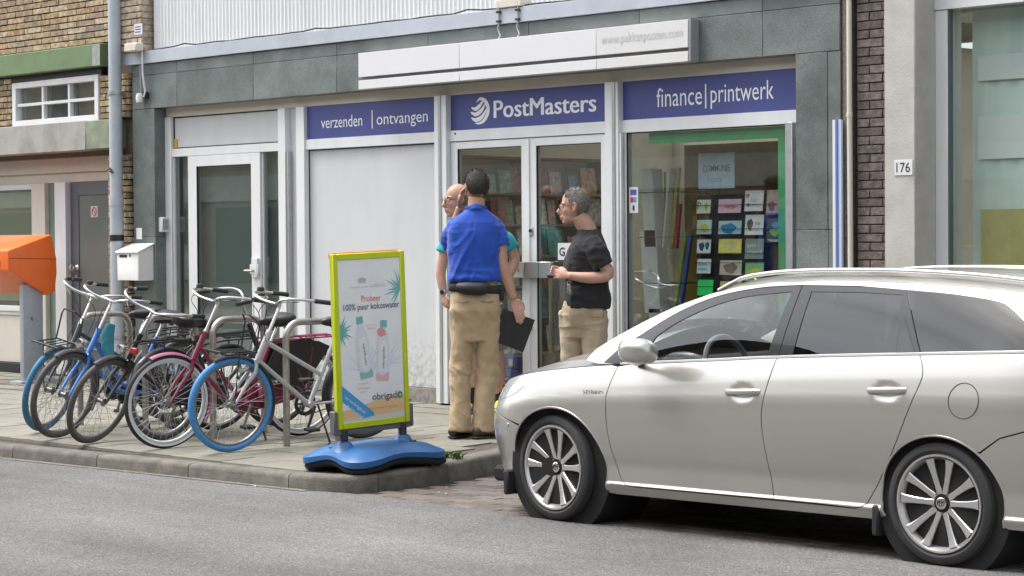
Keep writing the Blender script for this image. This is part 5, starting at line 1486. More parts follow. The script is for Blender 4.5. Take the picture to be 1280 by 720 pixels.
def paint_mat():
    m = mat('car_paint', (.52, .51, .47), .33, metal=.74, coat=.8, speck=.04, spscale=900)
    return m
M_PAINT = paint_mat()
M_CGLASS = glass_mat('car_glass', (.74, .83, .83), 1.7, 1.5)
M_CTINT = glass_mat('car_privacy_glass', (.045, .05, .06), 1.8, 1.5)
M_PILLAR = mat('pillar_black', (.016, .016, .018), .22, coat=.5)
M_CABIN = mat('cabin_dark', (.03, .03, .032), .8)
M_WELL = mat('wheel_well', (.010, .010, .010), .9)

def offset_poly(P, d):
    n = len(P); A = sum(P[i][0]*P[(i+1) % n][1]-P[(i+1) % n][0]*P[i][1] for i in range(n))
    s = 1 if A > 0 else -1
    out = []
    for i in range(n):
        a, b_, c_ = Vector(P[i-1]), Vector(P[i]), Vector(P[(i+1) % n])
        e1, e2 = (b_-a), (c_-b_)
        if e1.length < 1e-6 or e2.length < 1e-6: out.append(tuple(b_)); continue
        e1.normalize(); e2.normalize()
        n1, n2 = Vector((-e1.y, e1.x))*s, Vector((-e2.y, e2.x))*s
        m = (n1+n2); 
        m = m/max(.5, m.dot(m)/2) if m.length > .1 else n1
        out.append(tuple(b_+m*d))
    return out

def surf_build(name, verts2d, faces, m, side, off, ret, par, fn):
    """verts2d (u,z) -> body side surface; boundary returns `ret` deep; smooth analytic normals"""
    bm = bmesh.new()
    if len(faces) == 1:
        r = delaunay_2d_cdt([Vector(p) for p in verts2d], [], [list(faces[0])], 1, 1e-5)
        verts2d, faces = [tuple(p) for p in r[0]], [tuple(f) for f in r[2]]
    vs = [bm.verts.new((p[0], p[1], 0)) for p in verts2d]
    for f in faces:
        try: bm.faces.new([vs[i] for i in f])
        except ValueError: pass
    us = [v.co.x for v in bm.verts]; zs = [v.co.y for v in bm.verts]
    cu = [-.845+.008*k for k in range(12)] + [-.74+.02*k for k in range(214)]
    cz = [.18+.008*k for k in range(14)]+[.30+.02*k for k in range(58)]
    for u in cu:
        if min(us) < u < max(us): bmesh.ops.bisect_plane(bm, geom=bm.verts[:]+bm.edges[:]+bm.faces[:], plane_co=(u, 0, 0), plane_no=(1, 0, 0), dist=1e-5)
    for z in cz:
        if min(zs) < z < max(zs): bmesh.ops.bisect_plane(bm, geom=bm.verts[:]+bm.edges[:]+bm.faces[:], plane_co=(0, z, 0), plane_no=(0, 1, 0), dist=1e-5)
    bmesh.ops.remove_doubles(bm, verts=bm.verts[:], dist=2e-4)
    bm.verts.ensure_lookup_table()
    uv = {v: (v.co.x, v.co.y) for v in bm.verts}
    nor = {}
    e = .004
    for v, (u, z) in uv.items():
        y = fn(u, z)
        a = (fn(u+e, z)-fn(u-e, z))/(2*e); b_ = (fn(u, z+e)-fn(u, z-e))/(2*e)
        a = max(-6, min(6, a)); b_ = max(-4, min(4, b_))
        nn = Vector((-a, 1, -b_)).normalized()
        nor[v] = Vector((nn.x, side*nn.y, nn.z))
        v.co = Vector((u, side*y, z)) + nor[v]*off
    # orientation
    flip = 0
    for f in bm.faces:
        f.normal_update()
        if f.normal.dot(nor[f.verts[0]]) < 0: f.normal_flip()
    be = [ed for ed in bm.edges if len(ed.link_faces) == 1]
    if ret and be:
        r = bmesh.ops.extrude_edge_only(bm, edges=be)
        nv = [g for g in r['geom'] if isinstance(g, bmesh.types.BMVert)]
        # each new vertex coincides with its source: pair by position
        src = {tuple(round(c, 6) for c in v.co): v for v in nor}
        for v in nv:
            s_ = src.get(tuple(round(c, 6) for c in v.co))
            nn = nor[s_] if s_ else Vector((0, side, 0))
            nor[v] = nn
            v.co = v.co - nn*ret
    bm.verts.index_update()
    NN = [tuple(nor[v]) for v in bm.verts]
    me = bpy.data.meshes.new(name); bm.to_mesh(me); bm.free()
    me.shade_smooth()
    me.normals_split_custom_set_from_vertices(NN)
    me.materials.append(m)
    o = bpy.data.objects.new(name, me); COL.objects.link(o); o.parent = par
    return o
def panel(name, poly, m=M_PAINT, side=-1, off=0.0, ret=.014, gap=.003, par=car, fn=sidey):
    P = offset_poly(poly, gap) if gap else poly
    return surf_build(name, P, [tuple(range(len(P)))], m, side, off, ret, par, fn)
def ring_panel(name, outer, inner, m, side=-1, off=0.0, ret=.01, par=car, fn=sidey):
    """outer/inner: lists of segments (each a polyline), matched corner for corner"""
    def resamp(seg, n=14):
        L = [0]
        for a, b_ in zip(seg, seg[1:]): L.append(L[-1]+math.hypot(b_[0]-a[0], b_[1]-a[1]))
        out = []
        for k in range(n):
            d = L[-1]*k/n
            for i in range(len(seg)-1):
                if d <= L[i+1]+1e-9: break
            t = (d-L[i])/max(1e-9, L[i+1]-L[i])
            out.append((seg[i][0]+(seg[i+1][0]-seg[i][0])*t, seg[i][1]+(seg[i+1][1]-seg[i][1])*t))
        return out
    O = [p for s in outer for p in resamp(s)]; I = [p for s in inner for p in resamp(s)]
    n = len(O)
    return surf_build(name, O+I, [(i, (i+1) % n, n+(i+1) % n, n+i) for i in range(n)], m, side, off, ret, par, fn)

def arc(c, rx, rz, a0, a1, n=20): return [(c[0]+rx*math.cos(R_(a0+(a1-a0)*k/n)), c[1]+rz*math.sin(R_(a0+(a1-a0)*k/n))) for k in range(n+1)]
def spl(P, n=6):
    P = [Vector(p) for p in P]; out = []
    for i in range(len(P)-1):
        a, b_, c_, d_ = P[max(0, i-1)], P[i], P[i+1], P[min(len(P)-1, i+2)]
        for k in range(n):
            t = k/n; out.append(tuple(.5*((2*b_)+(c_-a)*t+(2*a-5*b_+4*c_-d_)*t*t+(3*b_-a-3*c_+d_)*t**3)))
    return out+[tuple(P[-1])]
def tip(z):
    rec = cinterp([(.1, .07), (.25, .03), (.45, 0.), (.6, .02), (.72, .06), (.85, .2)], z); return -.08-(.77-rec)+.0006
def tail(z):
    rec = cinterp([(.1, .06), (.3, 0.), (.5, 0.), (.8, .03), (1.03, .06)], z); return 2.75+.80-rec-.0006
def bl(u): return cinterp(BELT, u)
AF, AR = (.02, .295), (2.525, .30)
fgap = spl([(.455, .876), (.416, .738), (.417, .651), (.427, .465), (.470, .300), (.510, .245), (.579, .233)])
bgap = spl([(1.533, .958), (1.488, .730), (1.482, .592), (1.500, .40), (1.525, .240)])
cgap = spl([(2.391, 1.001), (2.426, .926), (2.412, .841), (2.289, .571), (2.120, .300), (2.075, .250), (2.030, .236)])
door_bot = [(.579, .233), (1.0, .236), (1.525, .240)]
belt = lambda a, b_, n=12: [(a+(b_-a)*k/n, bl(a+(b_-a)*k/n)-.001) for k in range(n+1)]
for side in (-1, 1):
    fd = panel('front_door', fgap + door_bot[1:] + bgap[::-1][1:] + belt(1.533, .455)[1:-1], side=side)
    rd = panel('rear_door', bgap + [(1.8, .240), (2.030, .236)] + cgap[::-1][1:] + belt(2.391, 1.533)[1:-1], side=side)
    fd['label'] = 'silver front door'; rd['label'] = 'silver rear door'
    panel('sill', [(.41, .232), (.425, .178), (2.175, .188), (2.176, .228), (2.03, .232), (.579, .229)], side=side, gap=.0015)
    fa = arc(AF, .367, .343, 176, -14, 26)
    panel('fender', [(tip(.60), .60), (-.60, .585), (-.36, .545)] + [p for p in arc(AF, .367, .343, 138, -20, 26)] + [(.405, .179), (.425, .179), (.412, .2385)] + [(p[0], p[1]) for p in fgap[::-1] if p[1] > .239] + belt(.455, -.80, 26)[1:] + [(tip(.67), .655)], side=side)
    panel('front_bumper', [(tip(.60), .597)] + [(tip(z), z) for z in (.55, .5, .45, .4, .35, .3, .25, .205)] + [(-.6, .195), (-.42, .185), (-.362, .18)] + arc(AF, .367, .343, 196, 140, 12)[1:] + [(-.36, .541), (-.60, .581)], side=side, ret=.01)
    panel('quarter_panel', [(2.034, .234)] + [(p[0], p[1]) for p in cgap[::-1] if p[1] > .24] + belt(2.395, 3.44, 20) + [(tail(.9), .9), (tail(.72), .720), (3.2, .699), (2.996, .6675), (2.868, .630), (2.757, .557)] + arc(AR, .348, .325, 52, 195, 22) + [(2.176, .190), (2.179, .226)], side=side)
    panel('rear_bumper', [(2.759, .5545), (2.868, .629), (2.996, .6665), (3.2, .698), (tail(.7), .718)] + [(tail(z), z) for z in (.6, .5, .4, .3, .22)] + [(3.0, .20), (2.885, .20)] + arc(AR, .348, .325, -16, 50, 12), side=side, ret=.01)
    # glazing
    ftop = spl([(.478, .889), (.520, .985), (.575, 1.043), (.819, 1.173), (1.066, 1.258), (1.35, 1.306), (1.604, 1.321)])
    gtop = spl([(.632, .903), (.660, .995), (.690, 1.040), (.836, 1.126), (1.044, 1.209), (1.273, 1.263), (1.552, 1.291)])
    gbot = [(1.465, .957), (1.2, .942), (.9, .925), (.632, .903)]
    obot = [(1.537, .962), (1.2, .938), (.9, .920), (.478, .889)]
    ring_panel('door_frame', [ftop, [ftop[-1], obot[0]], obot], [gtop, [gtop[-1], gbot[0]], gbot], M_PILLAR, side=side, off=.001, par=fd)
    fg = panel('front_window', gtop + gbot[:-1], M_CGLASS, side=side, off=-.003, ret=0, gap=-.003, par=fd)
    rtop = [(1.612, 1.321), (1.670, 1.3215), (1.964, 1.319), (2.236, 1.304)]
    rg = [(1.673, 1.292), (1.95, 1.293), (2.222, 1.283)]
    rbot = [(2.391, 1.006), (2.0, .992), (1.541, .965)]
    rgb = [(2.252, .996), (2.0, .986), (1.628, .969)]
    ring_panel('door_frame', [rtop, [rtop[-1], rbot[0]], rbot, [rbot[-1], rtop[0]]], [rg, [rg[-1], rgb[0]], rgb, [rgb[-1], rg[0]]], M_PILLAR, side=side, off=.001, par=rd)
    panel('rear_window', rg + rgb, M_CTINT, side=side, off=-.003, ret=0, gap=-.003, par=rd)
    panel('fixed_window', [(2.262, 1.185), (2.256, .999), (2.362, 1.004)], M_CTINT, side=side, off=.0025, ret=0, gap=0, par=rd)
    panel('quarter_window', spl([(2.245, 1.303), (2.5, 1.286), (2.731, 1.258), (2.82, 1.226), (2.93, 1.155), (3.03, 1.05)], 4) + [(2.98, 1.036), (2.7, 1.02), (2.399, 1.006)], M_CTINT, side=side, off=.001, ret=.006, gap=.001)
    # dark seals in the shut lines
    mb = MB()
    for cv in (fgap, bgap, cgap, spl(door_bot)+[(1.8, .238), (2.03, .234)]):
        mb.tube([(u, side*(sidey(u, z)-.010), z) for u, z in cv], .0065, 6)
    mb.tube([(u, side*(sidey(u, z)-.009), z) for u, z in spl([(2.757, .557), (2.868, .628), (2.996, .665), (3.2, .697)])], .0055, 6)
    tag(mb.build('door_seal', M_DARK, car, world=False), kind=None)
    # body-coloured roof side above the windows, A pillar and D pillar
    ct = [(u, cinterp(CANT, u)) for u in (.22, .3, .4, .55, .77, 1.0, 1.2, 1.4, 1.7, 2.0, 2.3, 2.6, 2.9, 3.1, 3.25)]
    low = [(3.1, 1.046), (3.034, 1.05)] + spl([(2.93, 1.158), (2.82, 1.229), (2.731, 1.261), (2.5, 1.289), (2.245, 1.306)], 4) + [(1.964, 1.323), (1.604, 1.325)] + [(p[0]-.002, p[1]+.004) for p in ftop[::-1][1:-1]] + [(.472, .893), (.40, .884), (.30, .885), (.20, .90)]
    panel('roof_side', ct + [(3.3, 1.2), (3.36, 1.06)] + low, side=side, gap=.001)
    panel('mirror_trim', [(.345, .892), (.40, .888), (.474, .892), (.515, .985), (.568, 1.042), (.50, 1.012), (.43, .965)], M_PILLAR, side=side, off=.003, ret=.004, gap=0)
    # chrome waist strip
    cs_ = [(u, bl(u)+.004) for u in [.47+.0625*k for k in range(42)]]
    mb = MB()
    rings = []
    for u, z in cs_:
        y = sidey(u, z)
        rings.append([(u, side*(y+.001), z-.007), (u, side*(y+.006), z-.005), (u, side*(y+.0055), z+.005), (u, side*(y-.002), z+.007)])
    mb.loft(rings).build('waist_trim', mat('bright_trim', (.80, .80, .80), .3, metal=.35), car, smooth=60, world=False)
    # arch lips
    for A, rx, rz in ((AF, .367, .343), (AR, .348, .325)):
        P3 = [(u, side*(sidey(u, max(z, .18))-.006), z) for u, z in arc(A, rx-.002, rz-.002, -16, 196, 40)]
        MB().tube(P3, .008, 6).build('arch_lip', M_PAINT, car, smooth=60, world=False)
    # handles
    for hu, hz, pd in ((1.352, .779, fd), (2.236, .825, rd)):
        y = side*(halfw(hu, hz)+.010)
        pts = [(hu-.112, y-side*.016, hz-.005), (hu-.098, y, hz-.004), (hu, y+side*.004, hz), (hu+.092, y, hz+.004), (hu+.112, y-side*.014, hz+.005)]
        MB().tube(pts, [(.014, .007), (.016, .009), (.016, .010), (.016, .009), (.012, .007)], 12, up=(0, 0, 1)).build('handle', M_PAINT, pd, smooth=60, world=False)
        MB().lathe([(0, .004), (.009, .004), (.010, 0)], (hu+.088, y+side*.009, hz+.004), (0, side, 0), 12).build('key_cap', M_CHROME, pd, world=False)
    # mirror
    rings = []
    for t, sx, sz, cz in ((0, .3, .35, .945), (.12, .75, .72, .955), (.3, .96, .95, .968), (.55, 1, 1, .975), (.8, .9, .93, .978), (.95, .6, .7, .978), (1, .25, .35, .978)):
        y = .875+.185*t
        rings.append([(.735+.115*sx*(abs(math.cos(a))**.75)*math.copysign(1, math.cos(a))+.03*t, side*y, cz+.068*sz*(abs(math.sin(a))**.8)*math.copysign(1, math.sin(a))) for a in [2*PI*k/24 for k in range(24)]])
    mr = MB().loft(rings).build('mirror', M_PAINT, car, smooth=60, world=False)
    MB().tube([(.60, side*.80, .895), (.66, side*.86, .905), (.73, side*.92, .915)], [.028, .024, .022], 10, flat=.6).build('mirror_foot', M_PILLAR, mr, world=False).location -= mr.location
    # wheel well liners
    for A in (AF, AR):
        MB().lathe([(.375, .80), (.375, .42), (.05, .42)], (A[0], 0, A[1]), (0, side, 0), 40).build('wheel_well', M_WELL, car, world=False, recalc=False)
# fuel flap, sensor, badge
fp = [(2.673+.083*math.cos(a), .795+.083*math.sin(a)) for a in [2*PI*k/36 for k in range(36)]]
MB().tube([(u, -(sidey(u, z)+.0004), z) for u, z in fp], .0022, 5, closed=True).build('fuel_flap_seam', M_DARK, car, world=False)
MB().lathe([(0, .003), (.010, .003), (.012, 0)], (-.369, -sidey(-.369, .515), .515), (-.4, -.9, 0), 14).build('parking_sensor', M_PAINT, car, world=False)
text(MB(), 'HYBRID', (.245, -(sidey(.32, .732)+.004), .716), (1, .01, 0), (0, 0, 1), width=.145, height=.026, bold=.03).build('badge', M_CHROME, car, smooth=0, world=False)
# grille and lamps on the nose
for side in (-1, 1):
    hl = panel('headlamp', spl([(-.60, .640), (-.47, .655), (-.33, .69), (-.24, .742)], 5) + spl([(-.24, .742), (-.36, .742), (-.52, .715), (-.66, .672)], 5)[1:], mat('lamp_lens', (.55, .57, .58), .08, metal=.5, coat=1.0), side=side, off=.003, ret=.012, gap=0)
    panel('lower_grille', [(tip(.36), .27), (tip(.36)+.06, .27), (tip(.36)+.07, .40), (tip(.40), .41)], M_DARK, side=side, off=.004, ret=.006, gap=0)
    panel('tail_lamp', [(3.15, .72), (3.36, .74), (3.40, .98), (3.2, .99), (3.05, .93)], mat('tail_lens', (.35, .015, .015), .1, coat=1.0), side=side, off=.003, ret=.01, gap=0)
# bonnet, windscreen, roof, rear screen: cross sections between the body sides
ZH = [(-.86, .62), (-.79, .69), (-.71, .765), (-.45, .875), (-.15, .958), (.15, 1.022), (.3, 1.055), (.45, 1.085)]
ZR = [(.1, 1.0), (.3, 1.075), (.7, 1.245), (1.0, 1.335), (1.2, 1.372), (1.5, 1.398), (2., 1.406), (2.5, 1.396), (3., 1.355), (3.3, 1.30)]
def top_sheet(name, us, edge, zc, m, p=2.3, par=car, ns=17):
    V = []; F = []
    for u in us:
        ye, ze = edge(u); zz = zc(u)
        for k in range(ns):
            s = -1+2*k/(ns-1); V.append((u, s*ye, ze+(zz-ze)*(1-abs(s)**p)))
    for i in range(len(us)-1):
        for k in range(ns-1): F.append((i*ns+k, (i+1)*ns+k, (i+1)*ns+k+1, i*ns+k+1))
    return MB().add(V, F).build(name, m, par, smooth=70, world=False)
hu = [tip(.665)+.002+.012*k for k in range(5)] + [-.74+.04*k for k in range(30)]
top_sheet('bonnet', hu, lambda u: (halfw(u, bl(u))-.001, bl(u)), lambda u: max(bl(u)+.001, cinterp(ZH, u)), M_PAINT, 1.4)
top_sheet('windscreen', [.38+.04*k for k in range(19)], lambda u: (cinterp(YC, u)+.0, cinterp(CANT, u)), lambda u: cinterp(ZR, u), M_CGLASS, 2.2)
top_sheet('roof', [1.105+.04*k for k in range(52)], lambda u: (cinterp(YC, u), cinterp(CANT, u)-.001), lambda u: cinterp(ZR, u), M_PAINT, 3.2)
rs = [(3.15+.30*t, 1.245-.22*t) for t in (0, .25, .5, .75, 1)]
V = []; F = []
for i, (u, z) in enumerate(rs):
    for k in range(13):
        s = -1+2*k/12; hw_ = .60+.08*i/4
        V.append((u-.10*abs(s)**2.2, s*hw_, z+(.07*(1-i/4))*(1-abs(s)**2.5)))
F = [(i*13+k, (i+1)*13+k, (i+1)*13+k+1, i*13+k+1) for i in range(4) for k in range(12)]
MB().add(V, F).build('rear_screen', M_CTINT, car, smooth=70, world=False)
for side in (-1, 1):
    P3 = []; rr = []
    for k in range(29):
        u = .98+2.05*k/28; y = .575-.02*k/28
        ye, ze = cinterp(YC, u), cinterp(CANT, u); zz = cinterp(ZR, u)
        z = ze+(zz-ze)*(1-(y/ye)**3.2)
        lift = .034*min(1, math.sin(PI*min(1, k/28)) * 4)
        P3.append((u, side*y, z+lift-.004))
    MB().tube(P3, .015, 10, flat=.8).build('roof_rail', mat('rail_silver', (.62, .62, .60), .3, metal=.7, coat=.3), car, smooth=60, world=False)
MB().lathe([(.0, .0), (.022, .0), (.018, .02), (.010, .035), (0, .04)], (2.95, 0, 1.355), (0, 0, 1), 12).build('antenna_base', M_BLACKP, car, world=False)
# floor pan, cabin
MB().box(-.62, 3.30, -.70, .70, .17, .26).build('underbody', M_WELL, car, bevel=.02, world=False)
MB().box(.40, 3.2, -.77, .77, .262, .42).build('cabin_floor', M_CABIN, car, bevel=.02, world=False)
for s_ in (-1, 1):
    for a_, b_, z_ in ((.42, 1.50, .885), (1.54, 2.30, .94)): MB().box(a_, b_, s_*.768-.022, s_*.768+.022, .40, z_).build('door_lining', M_CABIN, car, bevel=.01, world=False)
MB().prism([(.30, .60), (.80, .60), (.78, .80), (.66, .915), (.36, .905)], (0, -.72, 0), (1, 0, 0), (0, 0, 1), (0, 1, 0), 1.44).build('dashboard', M_CABIN, car, bevel=.03, seg=2, world=False)
MB().tube([(.86-.045*math.cos(a), -.36+.18*math.sin(a), .865+.165*math.cos(a)) for a in [2*PI*k/32 for k in range(32)]], .016, 8, closed=True).tube([(.74, -.36, .82), (.86, -.36, .865)], .03, 8).tube([(.86, -.52, .86), (.86, -.20, .86)], .018, 6).build('steering_wheel', mat('wheel_grey', (.20, .20, .20), .5), car, world=False)
M_SEAT = mat('seat_cloth', (.045, .045, .05), .9)
def seat(x, y):
    s = MB().box(x, x+.50, y-.24, y+.24, .42, .60).build('seat_cushion', M_SEAT, car, bevel=.05, seg=3, world=False)
    b_ = MB().obox((x+.58, y, .86), (.07, 0, -.012), (0, .23, 0), (.10, 0, .31)).build('backrest', M_SEAT, car, bevel=.045, seg=3, world=False)
    MB().obox((x+.715, y, 1.235), (.04, 0, -.005), (0, .13, 0), (.012, 0, .075)).build('headrest', M_SEAT, car, bevel=.035, seg=3, world=False)
for y in (-.36, .36): seat(.98, y)
MB().box(1.95, 2.45, -.62, .62, .42, .60).build('rear_bench', M_SEAT, car, bevel=.05, seg=3, world=False)
MB().obox((2.52, 0, .86), (.07, 0, -.012), (0, .62, 0), (.10, 0, .28)).build('rear_backrest', M_SEAT, car, bevel=.05, seg=3, world=False)
# wheels
M_ALLOY = mat('alloy_machined', (.64, .63, .61), .36, metal=.85, var=.06, vscale=60)
M_ALLOYD = mat('alloy_painted', (.22, .22, .225), .4, metal=.6)
M_DISC = mat('brake_disc', (.25, .23, .21), .45, metal=.9)
M_CTYRE = mat('car_tyre', (.030, .030, .031), .72, var=.2, vscale=40, bump=.2, bscale=60)
def car_wheel(name, u, side, steer):
    w = bpy.data.objects.new(name, None); COL.objects.link(w); w.parent = car
    w.location = (u, side*.735, .297); w.rotation_euler = (0, 0, steer)
    s = side
    Rr = .297
    prof = [(.230, .082), (.238, .092), (.254, .101), (.272, .100), (.288, .091), (.295, .076), (.2975, .058), (.2975, .052), (.290, .050), (.290, .042), (.298, .040), (.2985, .010), (.291, .008), (.291, -.004), (.2985, -.006), (.298, -.04), (.290, -.042), (.290, -.05), (.2975, -.052), (.295, -.078), (.285, -.096), (.25, -.106), (.222, -.085)]
    MB().lathe([(r, h*s) for r, h in prof], (0, 0, 0), (0, 1, 0), 72, closed=True).build('tyre', M_CTYRE, w, smooth=30, world=False)
    MB().lathe([(r, h*s) for r, h in [(.238, .092), (.235, .100), (.226, .099), (.216, .080), (.205, .060), (.205, -.08), (.222, -.09), (.228, -.085)]], (0, 0, 0), (0, 1, 0), 64, closed=True).build('rim', M_ALLOY, w, smooth=35, world=False)
    # five pairs of spokes
    for k in range(5):
        for d in (-1, 1):
            a = R_(90+72*k) + d*R_(15)
            ai = R_(90+72*k) + d*R_(17)
            e = Vector((math.cos(a), 0, math.sin(a))); t = Vector((-math.sin(a), 0, math.cos(a)))
            ei = Vector((math.cos(ai), 0, math.sin(ai)))
            rings = []
            for r, wd, yo, th in ((.045, .017, .066, .03), (.09, .014, .072, .03), (.15, .016, .080, .026), (.195, .021, .088, .022), (.216, .026, .093, .016)):
                f = (r-.045)/.171
                c = (ei*(1-f)+e*f).normalized()*r; 
                rings.append([tuple(c+t*wd+Vector((0, s*(yo-.004), 0))), tuple(c+t*(wd*.75)+Vector((0, s*yo, 0))), tuple(c-t*(wd*.75)+Vector((0, s*yo, 0))), tuple(c-t*wd+Vector((0, s*(yo-.004), 0))), tuple(c-t*(wd*.8)+Vector((0, s*(yo-th), 0))), tuple(c+t*(wd*.8)+Vector((0, s*(yo-th), 0)))])
            MB().loft(rings).build('spoke', M_ALLOY, w, smooth=30, world=False)
    MB().lathe([(r, h*s) for r, h in [(.0, .060), (.03, .060), (.062, .062), (.068, .055), (.066, .03), (0, .03)]], (0, 0, 0), (0, 1, 0), 32).build('hub', M_ALLOY, w, smooth=30, world=False)
    cp = MB().lathe([(r, h*s) for r, h in [(0, .079), (.020, .078), (.029, .074), (.030, .055), (0, .055)]], (0, 0, 0), (0, 1, 0), 28).build('centre_cap', M_CHROME, w, smooth=40, world=False)
    mb = MB()
    for ex_, ez_, rx_, rz_ in ((0, 0, .019, .013), (0, .001, .007, .012), (0, .006, .013, .006)):
        mb.tube([(rx_*math.cos(q), s*.0795, ez_+rz_*math.sin(q)) for q in [2*PI*i/20 for i in range(20)]], .0014, 4, closed=True)
    mb.build('emblem', M_DARK, w, world=False)
    for k in range(5):
        a = R_(126+72*k)
        MB().lathe([(r, h*s) for r, h in [(0, .068), (.008, .068), (.0105, .062), (.0105, .05), (0, .05)]], (.050*math.cos(a), 0, .050*math.sin(a)), (0, 1, 0), 6).build('lug_nut', M_ALLOYD, w, smooth=20, world=False)
    MB().lathe([(r, h*s) for r, h in [(.05, .02), (.140, .02), (.140, .0), (.05, .0)]], (0, 0, 0), (0, 1, 0), 40, closed=True).build('brake_disc', M_DISC, w, world=False)
    MB().lathe([(r, h*s) for r, h in [(.0, -.03), (.20, -.03), (.20, -.04), (0, -.04)]], (0, 0, 0), (0, 1, 0), 32).build('backing_plate', M_WELL, w, world=False)
    return w
for side in (-1, 1):
    car_wheel('front_wheel', 0.0, side, R_(-5)); car_wheel('rear_wheel', 2.52, side, 0)
    MB().box(-.385, -.345, side*.76-.09, side*.76+.06, .12, .26).build('mud_flap', M_RUBBER, car, bevel=.01, world=False)
    MB().box(2.13, 2.17, side*.74-.09, side*.74+.06, .11, .26).build('mud_flap', M_RUBBER, car, bevel=.01, world=False)
# ================================================================ people
YAW = math.atan2(.7198, .6938)          # their builders use x = to the right, y = away from the street, z = up
def remesh(mb, voxel=.006, smooth=4, fold=None, name='figure'):
    me = mb.mesh(name, 0)
    o = bpy.data.objects.new('tmp', me); COL.objects.link(o)
    r = o.modifiers.new('r', 'REMESH'); r.mode = 'VOXEL'; r.voxel_size = voxel; r.use_smooth_shade = True
    s = o.modifiers.new('s', 'SMOOTH'); s.factor = .5; s.iterations = smooth
    dg = bpy.context.evaluated_depsgraph_get()
    out = bpy.data.meshes.new_from_object(o.evaluated_get(dg))
    out.name = name
    bpy.data.objects.remove(o); bpy.data.meshes.remove(me)
    if fold:
        n = len(out.vertices)
        co = np.empty(n*3); out.vertices.foreach_get('co', co)
        no = np.empty(n*3); out.vertex_normals.foreach_get('vector', no)
        co = co.reshape(-1, 3); no = no.reshape(-1, 3)
        d = np.array([fold(Vector(p)) for p in co])
        out.vertices.foreach_set('co', (co+no*d[:, None]).ravel()); out.update()
    out.shade_smooth()
    return out
def part(me, name, m, par):
    A = np.empty(len(me.vertices)*3); me.vertices.foreach_get('co', A); A = A.reshape(-1, 3)
    c = Vector((float(A[:, 0].mean()), float(A[:, 1].mean()), float(A[:, 2].min())))
    me.transform(Matrix.Translation(-c))
    me.materials.clear(); me.materials.append(m)
    o = bpy.data.objects.new(name, me); COL.objects.link(o); o.parent = par; o.location = c
    return o
def body_loft(mb, rings, n=28):
    """rings: (z, cx, cy, half width, half depth[, yaw])"""
    R = []
    for r in rings:
        z, cx, cy, a, b_ = r[:5]; yw = r[5] if len(r) > 5 else 0
        c_, s_ = math.cos(yw), math.sin(yw)
        ring = []
        for k in range(n):
            t = 2*PI*k/n
            x = a*math.copysign(abs(math.cos(t))**.85, math.cos(t)); y = b_*math.copysign(abs(math.sin(t))**.85, math.sin(t))
            ring.append((cx+x*c_-y*s_, cy+x*s_+y*c_, z))
        R.append(ring)
    return mb.loft(R)
def cat_path(P, n=5):
    P = [Vector(p) for p in P]; out = []
    for i in range(len(P)-1):
        a, b_, c_, d_ = P[max(0, i-1)], P[i], P[i+1], P[min(len(P)-1, i+2)]
        for k in range(n):
            t = k/n; out.append(.5*((2*b_)+(c_-a)*t+(2*a-5*b_+4*c_-d_)*t*t+(3*b_-a-3*c_+d_)*t**3))
    return out+[P[-1]]
def limb(mb, P, r, n=16, sub=5):
    Q = cat_path(P, sub); m = len(P)
    rr = []
    for i in range(len(Q)):
        f = i/sub; k = min(int(f), m-2); t = f-k
        t = t*t*(3-2*t)
        rr.append(r[k]*(1-t)+r[k+1]*t)
    return mb.tube(Q, rr, n)
def head_shape(mb, H, s=1.0, jaw=1.0):
    """H: matrix from head space (x forward, y left, z up, origin between the ears) to figure space"""
    t = MB()
    t.sphere((-.012, 0, .040), .100*s, .078*s, .098*s, 24, 16)
    t.sphere((.030, 0, -.018), .066*s, .063*s, .080*s, 20, 14)
    t.sphere((.036, 0, -.070), .054*s, .052*s*jaw, .052*s, 18, 12)
    t.sphere((.070, 0, -.105), .024*s, .028*s, .020*s, 12, 8)
    t.sphere((.066, 0, .030), .026*s, .056*s, .016*s, 14, 8)
    t.tube([(.090*s, 0, .022*s), (.104*s, 0, -.004*s), (.118*s, 0, -.030*s), (.108*s, 0, -.040*s), (.09*s, 0, -.042*s)], [.010, .012, .016, .014, .010], 10)
    t.tube([(.092*s, -.024*s, -.066*s), (.100*s, 0, -.064*s), (.092*s, .024*s, -.066*s)], [.007, .010, .007], 8)
    t.tube([(.088*s, -.020*s, -.080*s), (.098*s, 0, -.080*s), (.088*s, .020*s, -.080*s)], [.007, .010, .007], 8)
    for sd in (-1, 1):
        t.sphere((.055*s, sd*.040*s, -.020*s), .024*s, .020*s, .022*s, 10, 8)
        t.tube([(.012*s, sd*.074*s, .025*s), (-.010*s, sd*.086*s, .034*s), (-.022*s, sd*.090*s, .012*s), (-.014*s, sd*.086*s, -.016*s), (.006*s, sd*.076*s, -.034*s)], [.007, .010, .010, .009, .007], 8)
        t.sphere((-.006*s, sd*.077*s, .0), .016*s, .009*s, .028*s, 10, 8)
    t.xform(H)
    return mb.add(t.v, t.f)
